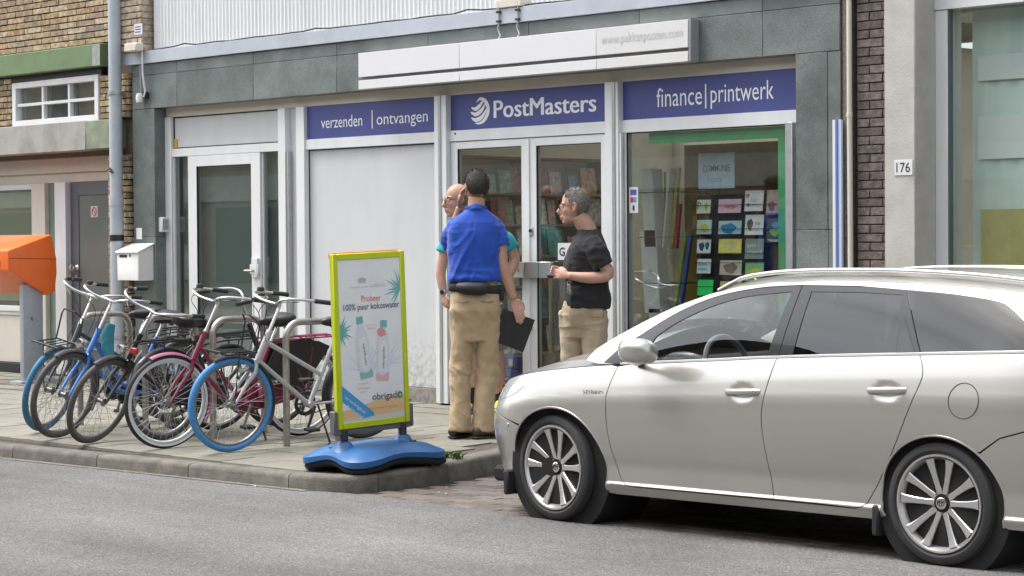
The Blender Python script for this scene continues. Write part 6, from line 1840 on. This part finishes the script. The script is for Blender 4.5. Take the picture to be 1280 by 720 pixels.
def face_bits(par, H, s, brow=(.10, .08, .07), glasses=None, lens=None, eyes=True):
    inv = None
    def put(mb, nm, m): mb.xform(H); return mb.build(nm, m, par, world=False)
    for sd in (-1, 1):
        put(MB().sphere((.080*s, sd*.033*s, .010*s), .0125*s, .0135*s, .0095*s, 12, 8), 'eye', mat('eye_white', (.55, .52, .48), .3))
        put(MB().sphere((.0895*s, sd*.034*s, .010*s), .0045*s, .006*s, .006*s, 10, 6), 'iris', mat('iris_dark', (.05, .04, .035), .2))
        put(MB().tube([(.088*s, sd*.016*s, .030*s), (.090*s, sd*.034*s, .036*s), (.076*s, sd*.056*s, .030*s)], [.003, .0045, .003], 6), 'eyebrow', mat('brow_%d' % int(brow[0]*99), brow, .9))
    put(MB().tube([(.0985*s, -.020*s, -.073*s), (.1055*s, 0, -.073*s), (.0985*s, .020*s, -.073*s)], [.0016, .002, .0016], 6), 'mouth', mat('lip_line', (.28, .11, .09), .7))
    if glasses:
        g = MB()
        for sd in (-1, 1):
            g.tube([(.106*s-.10*abs(.030+.022*math.cos(a))**1.6, sd*(.034+.024*math.cos(a))*s, (.008+.017*math.sin(a))*s) for a in [2*PI*k/18 for k in range(18)]], .0022, 5, closed=True)
            g.tube([(.092*s, sd*.058*s, .014*s), (.05*s, sd*.079*s, .016*s), (-.005*s, sd*.088*s, .016*s), (-.02*s, sd*.088*s, .0)], .0024, 5)
        g.tube([(.104*s, -.010*s, .012*s), (.109*s, 0, .014*s), (.104*s, .010*s, .012*s)], .002, 5)
        put(g, 'glasses', glasses)
def hair_cap(par, H, s, hairline, m, thick=.012, rough=.010, name='hair', freq=38, seed=0.0):
    """patch over the cranium; hairline(angle, z) > 0 keeps the spot (angle 0 = forward)"""
    nu, nv = 72, 40
    V = []; keep = []
    for j in range(nv+1):
        th = PI*j/nv
        for i in range(nu):
            a = 2*PI*i/nu
            d = Vector((math.sin(th)*math.cos(a), math.sin(th)*math.sin(a), math.cos(th)))
            zz = .040+.098*d.z
            k = hairline(a if a < PI else a-2*PI, zz)
            f = max(0.0, min(1.0, k/.020))
            n_ = noise.noise(Vector((d.x*freq*.1+seed, d.y*freq*.1, d.z*freq*.1)))*.6 + noise.noise(Vector((d.x*freq*.35, d.y*freq*.35, d.z*freq*.22+seed)))*.7
            g = 1+(-.05+(thick/.09+.05)*f) + rough/.09*n_*f
            V.append((-.012+.100*d.x*g, .080*d.y*g, .040+.098*d.z*g)); keep.append(k > -.012)
    F = []
    for j in range(nv):
        for i in range(nu):
            q = (j*nu+i, (j+1)*nu+i, (j+1)*nu+(i+1) % nu, j*nu+(i+1) % nu)
            if all(keep[t] for t in q): F.append(q)
    mb = MB().add([tuple(c*s for c in v) for v in V], F)
    me_ids = sorted({i for q in F for i in q}); mp_ = {o: n for n, o in enumerate(me_ids)}
    mb.v = [mb.v[i] for i in me_ids]; mb.f = [tuple(mp_[i] for i in q) for q in F]
    mb.xform(H)
    return mb.build(name, m, par, smooth=0 if False else 80, world=False)
def strands(par, H, s, hairline, m, n, L, w=.0011, name='hair_strands', seed=1, down=.75):
    rnd = random.Random(seed); mb = MB()
    while len(mb.f) < n*2:
        z = rnd.uniform(-.95, 1); a = rnd.uniform(-PI, PI); q = math.sqrt(1-z*z)
        d = Vector((q*math.cos(a), q*math.sin(a), z))
        k = hairline(a, .040+.098*z)
        if k < .002: continue
        p = Vector((-.012+.102*d.x, .081*d.y, .040+.099*d.z))
        dn = Vector((0, 0, -1)) - d*(-d.z)
        back = Vector((-1, 0, 0)) - d*(-d.x)
        t = (dn*down + back*(.9 if a*a < 1.2 else .2) + Vector((rnd.gauss(0, .35), rnd.gauss(0, .35), rnd.gauss(0, .3)))).normalized()
        l = L*rnd.uniform(.55, 1.1)*min(1, .35+k/.03)
        p1 = p + d*(l*.38) + t*(l*.5); p2 = p1 + d*(l*.08) + t*(l*.55)
        sd = d.cross(t).normalized()*w*rnd.uniform(.7, 1.4)
        mb.add([p-sd, p+sd, p1+sd*.8, p1-sd*.8, p2], [(0, 1, 2, 3), (3, 2, 4)])
    mb.v = [tuple(c*s for c in v) for v in mb.v]
    mb.xform(H)
    return tag(mb.build(name, m, par, smooth=0, world=False, recalc=False), kind='stuff')
def Hm(loc, yaw, pitch=0.0, roll=0.0):
    return Matrix.Translation(Vector(loc)) @ Matrix.Rotation(yaw, 4, 'Z') @ Matrix.Rotation(pitch, 4, 'Y') @ Matrix.Rotation(roll, 4, 'X')
def hand(mb, W, K, side_dir, curl, flen=.085, thumb=1, spread=.020, tips=None):
    """palm from wrist W to knuckle centre K; side_dir: unit vector across the knuckles; curl: unit vector the fingers bend towards"""
    W, K, S_, Cu = map(Vector, (W, K, side_dir, curl))
    d = (K-W).normalized()
    for k in range(5):
        pass
    rings = []
    for f, wd, th in ((0, .026, .020), (.35, .034, .017), (.75, .041, .016), (1, .040, .013)):
        c = W+(K-W)*f
        rings.append([c+S_*(wd*math.cos(t))+Cu*(th*math.sin(t)) for t in [2*PI*i/14 for i in range(14)]])
    mb.loft(rings)
    for i, (o, l) in enumerate(((-1.5, .82), (-.5, 1.0), (.5, .96), (1.5, .76))):
        a = K+S_*(o*spread)-d*.008
        l *= flen
        b_ = a+d*l*.42+Cu*l*.12; c = b_+d*l*.22+Cu*l*.28; e = c+d*l*.05+Cu*l*.26
        mb.tube([a, b_, c, e], [.0098, .0092, .0084, .0070], 10)
    t0 = W+(K-W)*.30+S_*(-.030*thumb)
    t1 = t0+S_*(-.024*thumb)+d*.030+Cu*.010; t2 = t1+d*.030+Cu*.016+S_*(.004*thumb)
    mb.tube([t0, t1, t2], [.014, .0115, .0085], 10)
    return mb
def skin(n, c): return mat('skin_'+n, c, .5, spec=.4, var=.12, vscale=30, sss=.12, bump=.06, bscale=120)
def rdg(p, fx, fy, fz, o=0.0):
    n_ = abs(noise.noise(Vector((p.x*fx+o, p.y*fy, p.z*fz))))
    return max(0.0, 1-n_*3.2)**2
def nzv(p, fx, fy, fz, o=0.0): return noise.noise(Vector((p.x*fx+o, p.y*fy, p.z*fz)))
def shoe(par, heel, toe, m, sole, name='shoe', w=.050, h=.085, extra=None):
    heel, toe = Vector(heel), Vector(toe); d = (toe-heel); L = d.length; d = d/L; s_ = Vector((-d.y, d.x, 0))
    def rg(f, wd, z0, z1, n=16):
        c = heel+d*(L*f)
        return [c+s_*(wd*math.cos(t))+Vector((0, 0, z0+(z1-z0)*(.5+.5*math.sin(t)))) for t in [2*PI*i/n for i in range(n)]]
    up = [rg(-.01, .02, .022, h*.85), rg(.02, .033, .018, h), rg(.15, .036, .018, h*1.02), rg(.32, .037, .018, h*.92), rg(.5, w*.84, .018, h*.72), rg(.7, w, .018, h*.56), rg(.88, w*.85, .018, h*.46), rg(.97, w*.5, .02, h*.34), rg(1.0, w*.2, .022, h*.28)]
    o = MB().loft(up).build(name, m, par, smooth=80, world=False)
    so = [rg(-.015, .024, 0, .02), rg(.02, .037, 0, .024), rg(.3, .036, 0, .022), rg(.5, w*.9, 0, .02), rg(.72, w*1.05, 0, .02), rg(.9, w*.88, .003, .022), rg(1.0, w*.4, .008, .022), rg(1.01, w*.15, .010, .02)]
    q = MB().loft(so).build('sole', sole, o, smooth=60, world=False); q.location -= o.location
    return o

# ---------------------------------------------------------------- man with the folder (back to the street)
pA = thing('person', (2.585, -1.70, pav_z(-1.70)), 'tall man in royal blue polo and khaki trousers, back turned, black folder in hand', 'person', rz=YAW)
SKA = skin('tan', (.52, .30, .21))
mb = MB()
HA = Hm((.040, .015, 1.785), R_(112), R_(6))
head_shape(mb, HA, .98)
limb(mb, [(.035, -.005, 1.52), (.036, -.005, 1.62), (.040, .005, 1.72)], [.075, .062, .060])
body_loft(mb, [(.95, .025, 0, .15, .10), (1.15, .025, 0, .165, .105), (1.35, .03, 0, .175, .11), (1.5, .035, 0, .165, .10), (1.57, .035, 0, .10, .07)])
limb(mb, [(.175, 0, 1.525), (.203, -.01, 1.40), (.213, -.02, 1.27), (.25, -.012, 1.14), (.297, -.01, 1.0)], [.055, .052, .048, .047, .031])
hand(mb, (.297, -.012, 1.005), (.333, -.035, .915), (.90, .15, .36), (.10, .22, -.94), .085, thumb=-1)
limb(mb, [(-.115, .02, 1.52), (-.15, .10, 1.42), (-.15, .19, 1.36), (-.115, .15, 1.52), (-.082, .095, 1.655)], [.050, .046, .042, .040, .028])
hand(mb, (-.083, .097, 1.65), (-.074, .060, 1.735), (.3, .9, 0), (.75, -.1, .5), .075, thumb=1)
for x0, P in ((-1, [(-.060, .0, .95), (-.085, .015, .52), (-.09, -.01, .06)]), (1, [(.112, .0, .95), (.108, .02, .52), (.075, -.02, .06)])): limb(mb, P, [.075, .052, .035])
part(remesh(mb, .0052, 3), 'body', SKA, pA)
def hl_short(a, z):
    f = abs(a)
    if f < .75: return z-.098
    if f < 1.35: return z-.045
    if f < 1.75: return z-.012
    return z+.046
M_HAIRD = mat('hair_dark', (.050, .036, .029), .55, var=.45, vscale=60, bump=.8, bscale=140)
hair_cap(pA, HA, .98, hl_short, M_HAIRD, .006, .009, freq=60)
strands(pA, HA, .98, hl_short, mat('strand_dark', (.060, .043, .034), .5, var=.6, vscale=150), 4200, .021, seed=2)
face_bits(pA, HA, .98)
M_POLO = mat('polo_blue', (.010, .070, .43), .85, var=.14, vscale=7, bump=.35, bscale=16, sheen=.2)
mb = MB()
body_loft(mb, [(1.125, .024, .0, .192, .135), (1.15, .024, .0, .197, .138), (1.25, .022, .0, .190, .132), (1.38, .028, .0, .196, .133), (1.48, .033, 0, .202, .128), (1.545, .036, 0, .185, .115), (1.59, .037, 0, .135, .095), (1.622, .038, -.002, .092, .080), (1.645, .038, -.002, .072, .072)])
limb(mb, [(.150, 0, 1.535), (.190, -.005, 1.46), (.206, -.012, 1.375)], [.072, .070, .072])
limb(mb, [(-.085, 0, 1.535), (-.14, .05, 1.46), (-.16, .12, 1.395)], [.070, .069, .070])
limb(mb, [(.038, -.03, 1.615), (.039, -.012, 1.655)], [.068, .066])
def foldA(p):
    q = Vector((p.x+.35*(p.z-1.35)*(1 if p.x > .03 else -1), p.y, p.z))
    v = .008*nzv(q, 13, 9, 3.0)+.007*nzv(q, 22, 16, 6, 3.1)*(1 if p.z < 1.32 else .6)
    if p.z < 1.28: v += .011*nzv(p, 7, 7, 24, 7)*(1.28-p.z)/.15
    if p.z > 1.32 and abs(p.x-.035) > .13: v += .008*nzv(p, 10, 10, 30, 2)
    v += .007*rdg(q, 7, 5, 2.2, 4.0)*(1 if p.z < 1.5 else .3)+.006*rdg(p, 5, 5, 12, 1.0)*max(0, min(1, (1.32-p.z)/.12))
    return v
part(remesh(mb, .007, 4, foldA), 'polo_shirt', M_POLO, pA)
col_ = MB().tube([(.038+.073*math.cos(a), -.004+.073*math.sin(a), 1.648+.006*math.sin(a)) for a in [2*PI*k/24 for k in range(24)]], [(.018, .006)]*24, 8, closed=True).build('collar', mat('polo_collar', (.010, .045, .36), .85), pA, smooth=60, world=False)
M_KHAKI = mat('khaki_cloth', (.50, .37, .225), .9, var=.10, vscale=9, bump=.55, bscale=26, sheen=.15)
mb = MB()
body_loft(mb, [(.70, .020, .0, .150, .085), (.78, .024, .0, .164, .100), (.85, .026, .0, .172, .118), (.92, .026, -.008, .178, .135), (1.0, .027, -.005, .180, .132), (1.08, .028, 0, .176, .125)])
limb(mb, [(-.062, .0, .93), (-.070, .005, .72), (-.085, .015, .50), (-.088, .0, .28), (-.092, -.012, .055)], [.098, .085, .075, .073, .078])
limb(mb, [(.112, .0, .93), (.114, .01, .72), (.108, .03, .50), (.090, .0, .28), (.072, -.02, .045)], [.098, .085, .076, .073, .080])
def foldK(p):
    v = .006*nzv(p, 14, 10, 5)+.005*nzv(p, 20, 20, 14, 6)+.007*rdg(p, 6, 5, 2.5, 3.0)
    q = Vector((p.x, p.y, p.z+.9*(p.x-.02)))
    v += .009*rdg(q, 5, 4, 9, 8.0)*(math.exp(-((p.z-.48)/.14)**2)+.5*math.exp(-((p.z-.13)/.10)**2)+.6*math.exp(-((p.z-.86)/.07)**2))
    v += .006*nzv(p, 7, 7, 18, 2)*math.exp(-((p.z-.50)/.12)**2)
    v += .004*nzv(p, 7, 7, 18, 9)*math.exp(-((p.z-.14)/.13)**2)
    v += .006*nzv(p, 12, 12, 16, 5)*math.exp(-((p.z-.85)/.10)**2)
    v += .006*math.exp(-(((p.x-.026)-(p.z-.9)*.1)/.012)**2)*(-1 if .86 < p.z < 1.05 and p.y < 0 else 0)
    return v
part(remesh(mb, .007, 9, foldK), 'trousers', M_KHAKI, pA)
for xa, xb in ((-.105, -.015), (.070, .160)):
    pts = []
    for k in range(7):
        x = xa+(xb-xa)*k/6; c_ = min(.999, abs((x-.026)/.183))**(1/.85)
        pts.append((x, -.006-.140*(1-c_*c_)**(.5*.85), .985-.006*math.sin(PI*k/6)))
    MB().tube(pts, .003, 5).build('back_pocket', mat('seam_brown', (.25, .19, .12), .9), pA, world=False)
M_BELT = mat('belt_black', (.012, .012, .013), .6, var=.2, vscale=20)
bt = MB()
rings = []
for z, e in ((1.045, .004), (1.05, .010), (1.10, .011), (1.105, .004)):
    rings.append([(.028+(.184+e)*math.copysign(abs(math.cos(t))**.85, math.cos(t)), (.128+e)*math.copysign(abs(math.sin(t))**.85, math.sin(t)), z-.012*math.cos(t)) for t in [2*PI*k/40 for k in range(40)]])
bl_ = bt.loft(rings, caps=False).build('belt', M_BELT, pA, smooth=60, world=False)
mb = MB()
limb(mb, [(-.10, -.125, 1.085), (-.02, -.15, 1.078), (.07, -.15, 1.075), (.13, -.125, 1.085)], [.035, .047, .047, .033])
part(remesh(mb, .007, 2), 'waist_pouch', M_BELT, pA)
MB().box(.195, .235, -.06, .03, .985, 1.10).build('holster', M_BELT, pA, bevel=.015, seg=2, world=False)
M_SHOEB = mat('shoe_brown', (.055, .028, .020), .4, var=.25, vscale=25)
M_SOLEB = mat('sole_brown', (.035, .022, .016), .7)
shoe(pA, (-.150, -.045, 0), (-.005, .20, 0), M_SHOEB, M_SOLEB)
shoe(pA, (.010, -.085, 0), (.275, .045, 0), M_SHOEB, M_SOLEB)
# folder
fo = thing('folder', (0, 0, 0), 'black folder held at the side of the man in the blue polo', 'folder')
fo.matrix_world = pA.matrix_world if False else Matrix.Translation(Vector((2.585, -1.70, pav_z(-1.70)))) @ Matrix.Rotation(YAW, 4, 'Z')
M_FOLD = mat('folder_black', (.014, .014, .015), .42, var=.2, vscale=40, bump=.15, bscale=200)
e1 = (Vector((.453, .0, .845))-Vector((.228, .0, .930)))/2; e2 = (Vector((.142, 0, .70))-Vector((.228, 0, .93)))/2
cc = (Vector((.453, 0, .845))+Vector((.142, 0, .70)))/2+Vector((0, -.008, 0))
MB().obox(cc+Vector((0, -.009, 0)), e1, (0, .0025, 0), e2).build('cover', M_FOLD, fo, bevel=.003, world=False)
MB().obox(cc+Vector((0, .011, 0)), e1, (0, .0025, 0), e2).build('cover', M_FOLD, fo, bevel=.003, world=False)
MB().obox(cc-e1*.98+Vector((0, .001, 0)), e1*.02, (0, .012, 0), e2).build('spine', M_FOLD, fo, bevel=.002, world=False)
MB().obox(cc+Vector((0, .001, 0)), e1*.95, (0, .0065, 0), e2*.96).build('papers', mat('folder_inner', (.03, .03, .032), .7), fo, world=False)

# ---------------------------------------------------------------- man in teal (behind, facing the street)
pB = thing('person', (1.246, -.373, pav_z(-.373)), 'bald man with glasses in teal shirt, grey shorts and yellow trainers, mostly hidden', 'person', rz=YAW)
SKB = skin('ruddy', (.55, .32, .235))
mb = MB()
HB = Hm((-.172, -.02, 1.700), R_(200), R_(2))
head_shape(mb, HB, 1.0)
limb(mb, [(-.05, .02, 1.44), (-.10, .01, 1.53), (-.155, -.01, 1.62)], [.080, .064, .060])
body_loft(mb, [(.85, .0, 0, .15, .11), (1.05, .0, 0, .165, .12), (1.25, .0, 0, .175, .12), (1.4, .0, 0, .175, .11), (1.49, -.02, 0, .11, .08)])
limb(mb, [(-.225, .0, 1.42), (-.275, -.01, 1.28), (-.305, -.02, 1.14), (-.300, -.035, 1.06), (-.285, -.05, .965)], [.052, .046, .041, .038, .028])
hand(mb, (-.285, -.05, .968), (-.272, -.075, .885), (.55, -.8, 0), (.75, .45, -.2), .07, thumb=-1)
limb(mb, [(.200, .03, 1.42), (.255, .04, 1.32), (.285, .05, 1.22), (.235, .0, 1.10), (.18, -.05, 1.0)], [.052, .046, .043, .040, .028])
hand(mb, (.18, -.05, 1.0), (.14, -.09, .93), (.5, -.6, .5), (-.6, .3, -.6), .07)
limb(mb, [(-.075, .0, .86), (-.062, -.02, .47), (-.060, .01, .30), (-.062, .0, .07)], [.080, .056, .054, .036])
limb(mb, [(.10, .10, .86), (.14, .20, .47), (.15, .24, .30), (.155, .25, .07)], [.080, .056, .054, .036])
part(remesh(mb, .0055, 3), 'body', SKB, pB)
def hl_bald(a, z):
    f = abs(a)
    if f < 1.5 or z > .052: return -.05
    return min(z+.045, .055-z)
hair_cap(pB, HB, 1.0, hl_bald, mat('stubble', (.20, .15, .125), .9, var=.3, vscale=80), .002, .002, name='cropped_hair')
face_bits(pB, HB, 1.0, glasses=M_DARK)
M_TEAL = mat('shirt_teal', (.012, .36, .40), .85, var=.12, vscale=8, bump=.35, bscale=18, sheen=.2)
mb = MB()
body_loft(mb, [(.93, .0, 0, .178, .145), (1.05, .0, -.005, .182, .148), (1.25, .0, 0, .192, .142), (1.38, .0, 0, .200, .128), (1.445, -.01, 0, .165, .110), (1.495, -.04, 0, .095, .082), (1.515, -.05, 0, .074, .072)])
limb(mb, [(-.175, .0, 1.425), (-.245, -.005, 1.37), (-.285, -.015, 1.285)], [.070, .068, .067])
limb(mb, [(.155, .02, 1.425), (.222, .035, 1.38), (.262, .045, 1.315)], [.070, .068, .066])
part(remesh(mb, .008, 3, lambda p: .006*nzv(p, 9, 9, 5)+.006*nzv(p, 15, 15, 12, 4)), 'teal_shirt', M_TEAL, pB)
mb = MB()
body_loft(mb, [(.75, .01, .03, .16, .13), (.85, .0, .01, .17, .135), (.96, .0, 0, .165, .125)])
limb(mb, [(-.075, .0, .86), (-.070, -.01, .65), (-.065, -.018, .50)], [.098, .092, .090])
limb(mb, [(.10, .10, .86), (.125, .16, .65), (.14, .19, .50)], [.098, .092, .090])
part(remesh(mb, .008, 3, lambda p: .006*nzv(p, 9, 9, 9)), 'shorts', mat('shorts_grey', (.20, .205, .20), .9, var=.15, vscale=10, bump=.3, bscale=20), pB)
M_SOCK = mat('sock_black', (.012, .012, .016), .9)
M_YEL = mat('trainer_yellow', (.62, .72, .02), .5, var=.1)
M_TSOLE = mat('trainer_sole', (.70, .72, .74), .5)
M_TBLUE = mat('trainer_blue', (.01, .16, .40), .5)
for x, y, hx, hy in ((-.062, .0, -.14, -.19), (.155, .25, .02, -.12)):
    MB().tube([(x, y, .07), (x, y, .135), (x, y, .205)], [.046, .043, .048], 16).build('sock', M_SOCK, pB, world=False)
    he = Vector((x+.0, y+.055, 0)); to = he+Vector((hx*.6, -.255, 0))
    sh_ = shoe(pB, he, to, M_YEL, M_TSOLE, 'trainer', w=.052, h=.10)
    d = (to-he).normalized(); s_ = Vector((-d.y, d.x, 0))
    for sd in (-1, 1):
        q = MB().tube([he+d*.0+s_*sd*.036+Vector((0, 0, .040)), he+d*.10+s_*sd*.041+Vector((0, 0, .045)), he+d*.19+s_*sd*.053+Vector((0, 0, .034))], [(.018, .004), (.020, .004), (.010, .003)], 8, up=(0, 0, 1)).build('side_stripe', M_TBLUE, sh_, world=False)
        q.location -= sh_.location
wt = thing('wristwatch', (0, 0, 0), 'dark wristwatch on the wrist of the man in the teal shirt', 'watch')
wt.matrix_world = Matrix.Translation(Vector((1.246, -.373, pav_z(-.373)))) @ Matrix.Rotation(YAW, 4, 'Z')
MB().tube([(-.288, -.046, .985), (-.284, -.051, .962)], .0335, 18).build('strap', M_ALU, wt, world=False)
MB().lathe([(0, .006), (.016, .006), (.018, 0)], (-.296, -.083, .974), (-.3, -1, 0), 16).build('dial', M_DARK, wt, world=False)

# ---------------------------------------------------------------- man in the black T-shirt (profile to the left)
pC = thing('person', (2.70, -.65, pav_z(-.65)), 'grey-haired man with glasses in black T-shirt and beige trousers behind the car bonnet', 'person', rz=YAW)
SKC = skin('pink', (.56, .33, .25))
mb = MB()
HC = Hm((-.080, .0, 1.632), R_(174), R_(2))
head_shape(mb, HC, 1.01)
limb(mb, [(.035, .0, 1.40), (.012, .0, 1.48), (-.050, .0, 1.57)], [.082, .068, .064])
body_loft(mb, [(.85, .0, 0, .13, .14), (1.05, .01, 0, .14, .15), (1.25, .02, 0, .145, .16), (1.38, .025, 0, .12, .15), (1.44, .03, 0, .08, .10)])
limb(mb, [(.055, -.155, 1.36), (.110, -.185, 1.24), (.165, -.19, 1.135), (.03, -.20, 1.11), (-.125, -.185, 1.128)], [.054, .050, .044, .043, .029])
hand(mb, (-.122, -.185, 1.128), (-.200, -.165, 1.140), (.0, .35, .94), (.0, .95, -.25), .075, thumb=-1)
limb(mb, [(.055, .155, 1.36), (.07, .17, 1.22), (.06, .15, 1.10), (-.06, .02, 1.12), (-.165, -.075, 1.15)], [.054, .050, .044, .042, .029])
hand(mb, (-.165, -.075, 1.15), (-.232, -.110, 1.165), (.1, .3, .94), (.2, -.9, -.3), .07)
for x_, y in ((.065, -.05), (-.095, .035)): limb(mb, [(x_, y, .85), (x_, y, .48), (x_+.01, y, .07)], [.075, .055, .037])
part(remesh(mb, .0055, 3), 'body', SKC, pC)
def hl_grey(a, z):
    f = abs(a)
    if f < .6: return z-.108
    if f < 1.1: return z-.072
    if f < 1.5: return z-.030
    if f < 1.8: return z-.012
    return z+.052
hair_cap(pC, HC, 1.01, hl_grey, mat('hair_grey', (.25, .225, .20), .6, var=.5, vscale=70, bump=.8, bscale=140), .006, .009, freq=60, seed=4)
strands(pC, HC, 1.01, hl_grey, mat('strand_grey', (.34, .31, .28), .5, var=.6, vscale=160), 4200, .022, seed=5)
face_bits(pC, HC, 1.01, brow=(.2, .18, .16), glasses=mat('glasses_brown', (.10, .03, .02), .3))
M_TEE = mat('tee_black', (.020, .020, .022), .9, var=.2, vscale=8, bump=.4, bscale=18, sheen=.05)
mb = MB()
body_loft(mb, [(.885, .012, 0, .172, .170), (.92, .012, 0, .176, .174), (1.08, .008, 0, .172, .172), (1.22, .010, 0, .168, .182), (1.32, .018, 0, .150, .188), (1.385, .026, 0, .118, .165), (1.43, .030, 0, .098, .120), (1.468, .028, 0, .088, .092)])
limb(mb, [(.040, -.135, 1.37), (.085, -.180, 1.29), (.128, -.190, 1.195)], [.078, .078, .077])
limb(mb, [(.040, .135, 1.37), (.06, .175, 1.28), (.07, .175, 1.19)], [.076, .075, .073])
def foldT(p):
    q = Vector((p.x+.4*(p.z-1.2), p.y, p.z))
    v = .008*nzv(q, 11, 9, 4, 1)+.007*nzv(q, 20, 14, 7, 8)
    if p.z < 1.25: v += .008*nzv(p, 16, 16, 5, 3)
    v += .008*rdg(q, 6, 5, 3, 6.0)
    if p.z < 1.36 and p.y < -.13: v += .008*nzv(p, 12, 12, 26, 3)
    return v
part(remesh(mb, .0075, 3, foldT), 'tee_shirt', M_TEE, pC)
M_BEIGE = mat('beige_cloth', (.46, .37, .255), .9, var=.10, vscale=9, bump=.4, bscale=22, sheen=.15)
mb = MB()
body_loft(mb, [(.66, -.015, 0, .140, .095), (.74, -.015, 0, .150, .115), (.80, -.015, 0, .158, .140), (.87, -.012, 0, .160, .155), (.95, -.005, 0, .155, .150)])
limb(mb, [(.055, -.045, .86), (.062, -.055, .66), (.068, -.055, .46), (.075, -.05, .26), (.08, -.05, .05)], [.108, .097, .086, .080, .083])
limb(mb, [(-.090, .03, .86), (-.098, .03, .66), (-.100, .035, .46), (-.09, .04, .26), (-.08, .04, .05)], [.106, .094, .084, .080, .083])
part(remesh(mb, .0075, 9, lambda p: .007*rdg(p, 6, 5, 2.5, 3.0)+.008*rdg(p, 4, 4, 12, 5)*math.exp(-((p.z-.78)/.10)**2)+.005*nzv(p, 10, 10, 5)+.009*nzv(p, 7, 7, 20, 2)*math.exp(-((p.z-.5)/.15)**2)+.008*nzv(p, 9, 9, 20, 5)*math.exp(-((p.z-.78)/.07)**2)+.010*nzv(p, 7, 7, 26, 5)*math.exp(-((p.z-.12)/.1)**2)), 'trousers', M_BEIGE, pC)
MB().tube([(.02, -.166, .83), (.07, -.160, .815), (.13, -.130, .82)], .0035, 5).build('pocket_seam', mat('seam_brown', (.25, .19, .12), .9), pC, world=False)
for y, dx in ((-.05, .08), (.04, -.08)): shoe(pC, (.06+dx, y+.02, 0), (-.20+dx, y-.09, 0), M_SHOEB, M_SOLEB)
def at_C(o): o.matrix_world = Matrix.Translation(Vector((2.70, -.65, pav_z(-.65)))) @ Matrix.Rotation(YAW, 4, 'Z'); return o
kb = at_C(thing('key_bunch', (0, 0, 0), 'small bunch of silver keys dangling from the hand of the man in black', 'keys'))
mb = MB()
MB().tube([(-.128+.012*math.cos(a), -.20, 1.075+.012*math.sin(a)) for a in [2*PI*k/14 for k in range(14)]], .0016, 5, closed=True).tube([(-.128, -.20, 1.087), (-.15, -.195, 1.125)], .0018, 5).build('key_ring', M_CHROME, kb, world=False)
for dx, dz in ((-.012, -.055), (.004, -.062), (.016, -.05), (.010, -.072)):
    a = Vector((-.128, -.202, 1.062)); e = a+Vector((dx, -.002, dz)); dd = (e-a).normalized(); sx = Vector((dd.z, 0, -dd.x))
    MB().obox(a+(e-a)*.2, sx*.011, (0, .0012, 0), dd*.010).obox(a+(e-a)*.68, sx*.0045, (0, .0011, 0), dd*.026).build('key', M_CHROME, kb, bevel=.0005, world=False)
ph = at_C(thing('car_key', (0, 0, 0), 'small dark blue car key fob in the fingers of the man in black', 'key fob'))
MB().sphere((-.262, -.125, 1.125), .026, .012, .018, 14, 10).build('fob', mat('fob_navy', (.02, .03, .10), .35), ph, world=False)
# ================================================================ weeds and litter
M_WEED = mat('weed_green', (.10, .19, .035), .7, var=.35, vscale=40)
def weeds(x, y, n, spread, h, label):
    mb = MB()
    for k in range(n):
        a = random.uniform(0, 2*PI); r = spread*math.sqrt(random.random())
        bx, by = x+r*math.cos(a)*1.6, y+r*math.sin(a)*.5
        hh = h*random.uniform(.4, 1.0); ang = random.uniform(0, 2*PI); w = random.uniform(.003, .008)
        dx, dy = math.cos(ang)*hh*.9, math.sin(ang)*hh*.9
        z = pav_z(by)
        px, py = -math.sin(ang)*w, math.cos(ang)*w
        mb.add([(bx-px, by-py, z), (bx+px, by+py, z), (bx+dx*.5+px*1.3, by+dy*.5+py*1.3, z+hh*.45), (bx+dx, by+dy, z+hh*.6), (bx+dx*.5-px*1.3, by+dy*.5-py*1.3, z+hh*.45)], [(0, 1, 2, 3, 4)])
    o = mb.build('weeds', M_WEED, None, smooth=0, recalc=False)
    return tag(o, label, 'weeds', kind='stuff')
random.seed(5)
weeds(3.20, -2.62, 260, .17, .075, 'patch of low green weeds between the pavement tiles near the kerb')
weeds(3.45, -2.95, 70, .08, .05, 'small tuft of weeds at the foot of the blue base')
weeds(-1.9, -3.2, 70, .22, .04, 'sparse weeds on the pavement at the left of the bicycles')
weeds(-.3, -.02, 60, .25, .05, 'thin weeds along the foot of the white panel')
M_LEAF = rand_mat('dry_leaf', [(.30, .17, .08), (.42, .32, .2), (.22, .13, .07), (.5, .45, .38), (.33, .25, .14)], .8)
lm = MB().add([(-.5, 0, 0), (-.2, .25, .05), (.2, .22, .03), (.5, 0, .08), (.2, -.25, .02), (-.2, -.22, .06)], [(0, 1, 2, 3, 4, 5)]).mesh('leaf', 0, recalc=False)
lm.materials.append(M_LEAF)
n = 0
for k in range(70):
    m_ = random.random()
    if m_ < .45:
        x = random.uniform(-2.5, 3.2); y = kerb_y(x)-random.uniform(.0, .09); z = .006; w_ = 0
    elif m_ < .75:
        x = random.uniform(-1.5, 3.1); y = random.uniform(-3.6, -2.2); z = pav_z(y)+.002; w_ = 1
    else:
        x = random.uniform(3.7, 5.2); y = random.uniform(-3.7, -2.4); z = .004; w_ = 2
    s = random.uniform(.018, .045)
    o = inst(lm, 'dry_leaf', (x, y, z), None, rot=(random.uniform(-.2, .2), random.uniform(-.2, .2), random.uniform(0, 6)), scale=(s, s*.7, s))
    tag(o, ('tiny dry leaf on the road along the foot of the kerb', 'tiny dry leaf lying on the pavement tiles near the bicycles', 'tiny dry leaf lying on the brick pavers beside the car nose')[w_], 'leaf', 'scattered dry leaves')
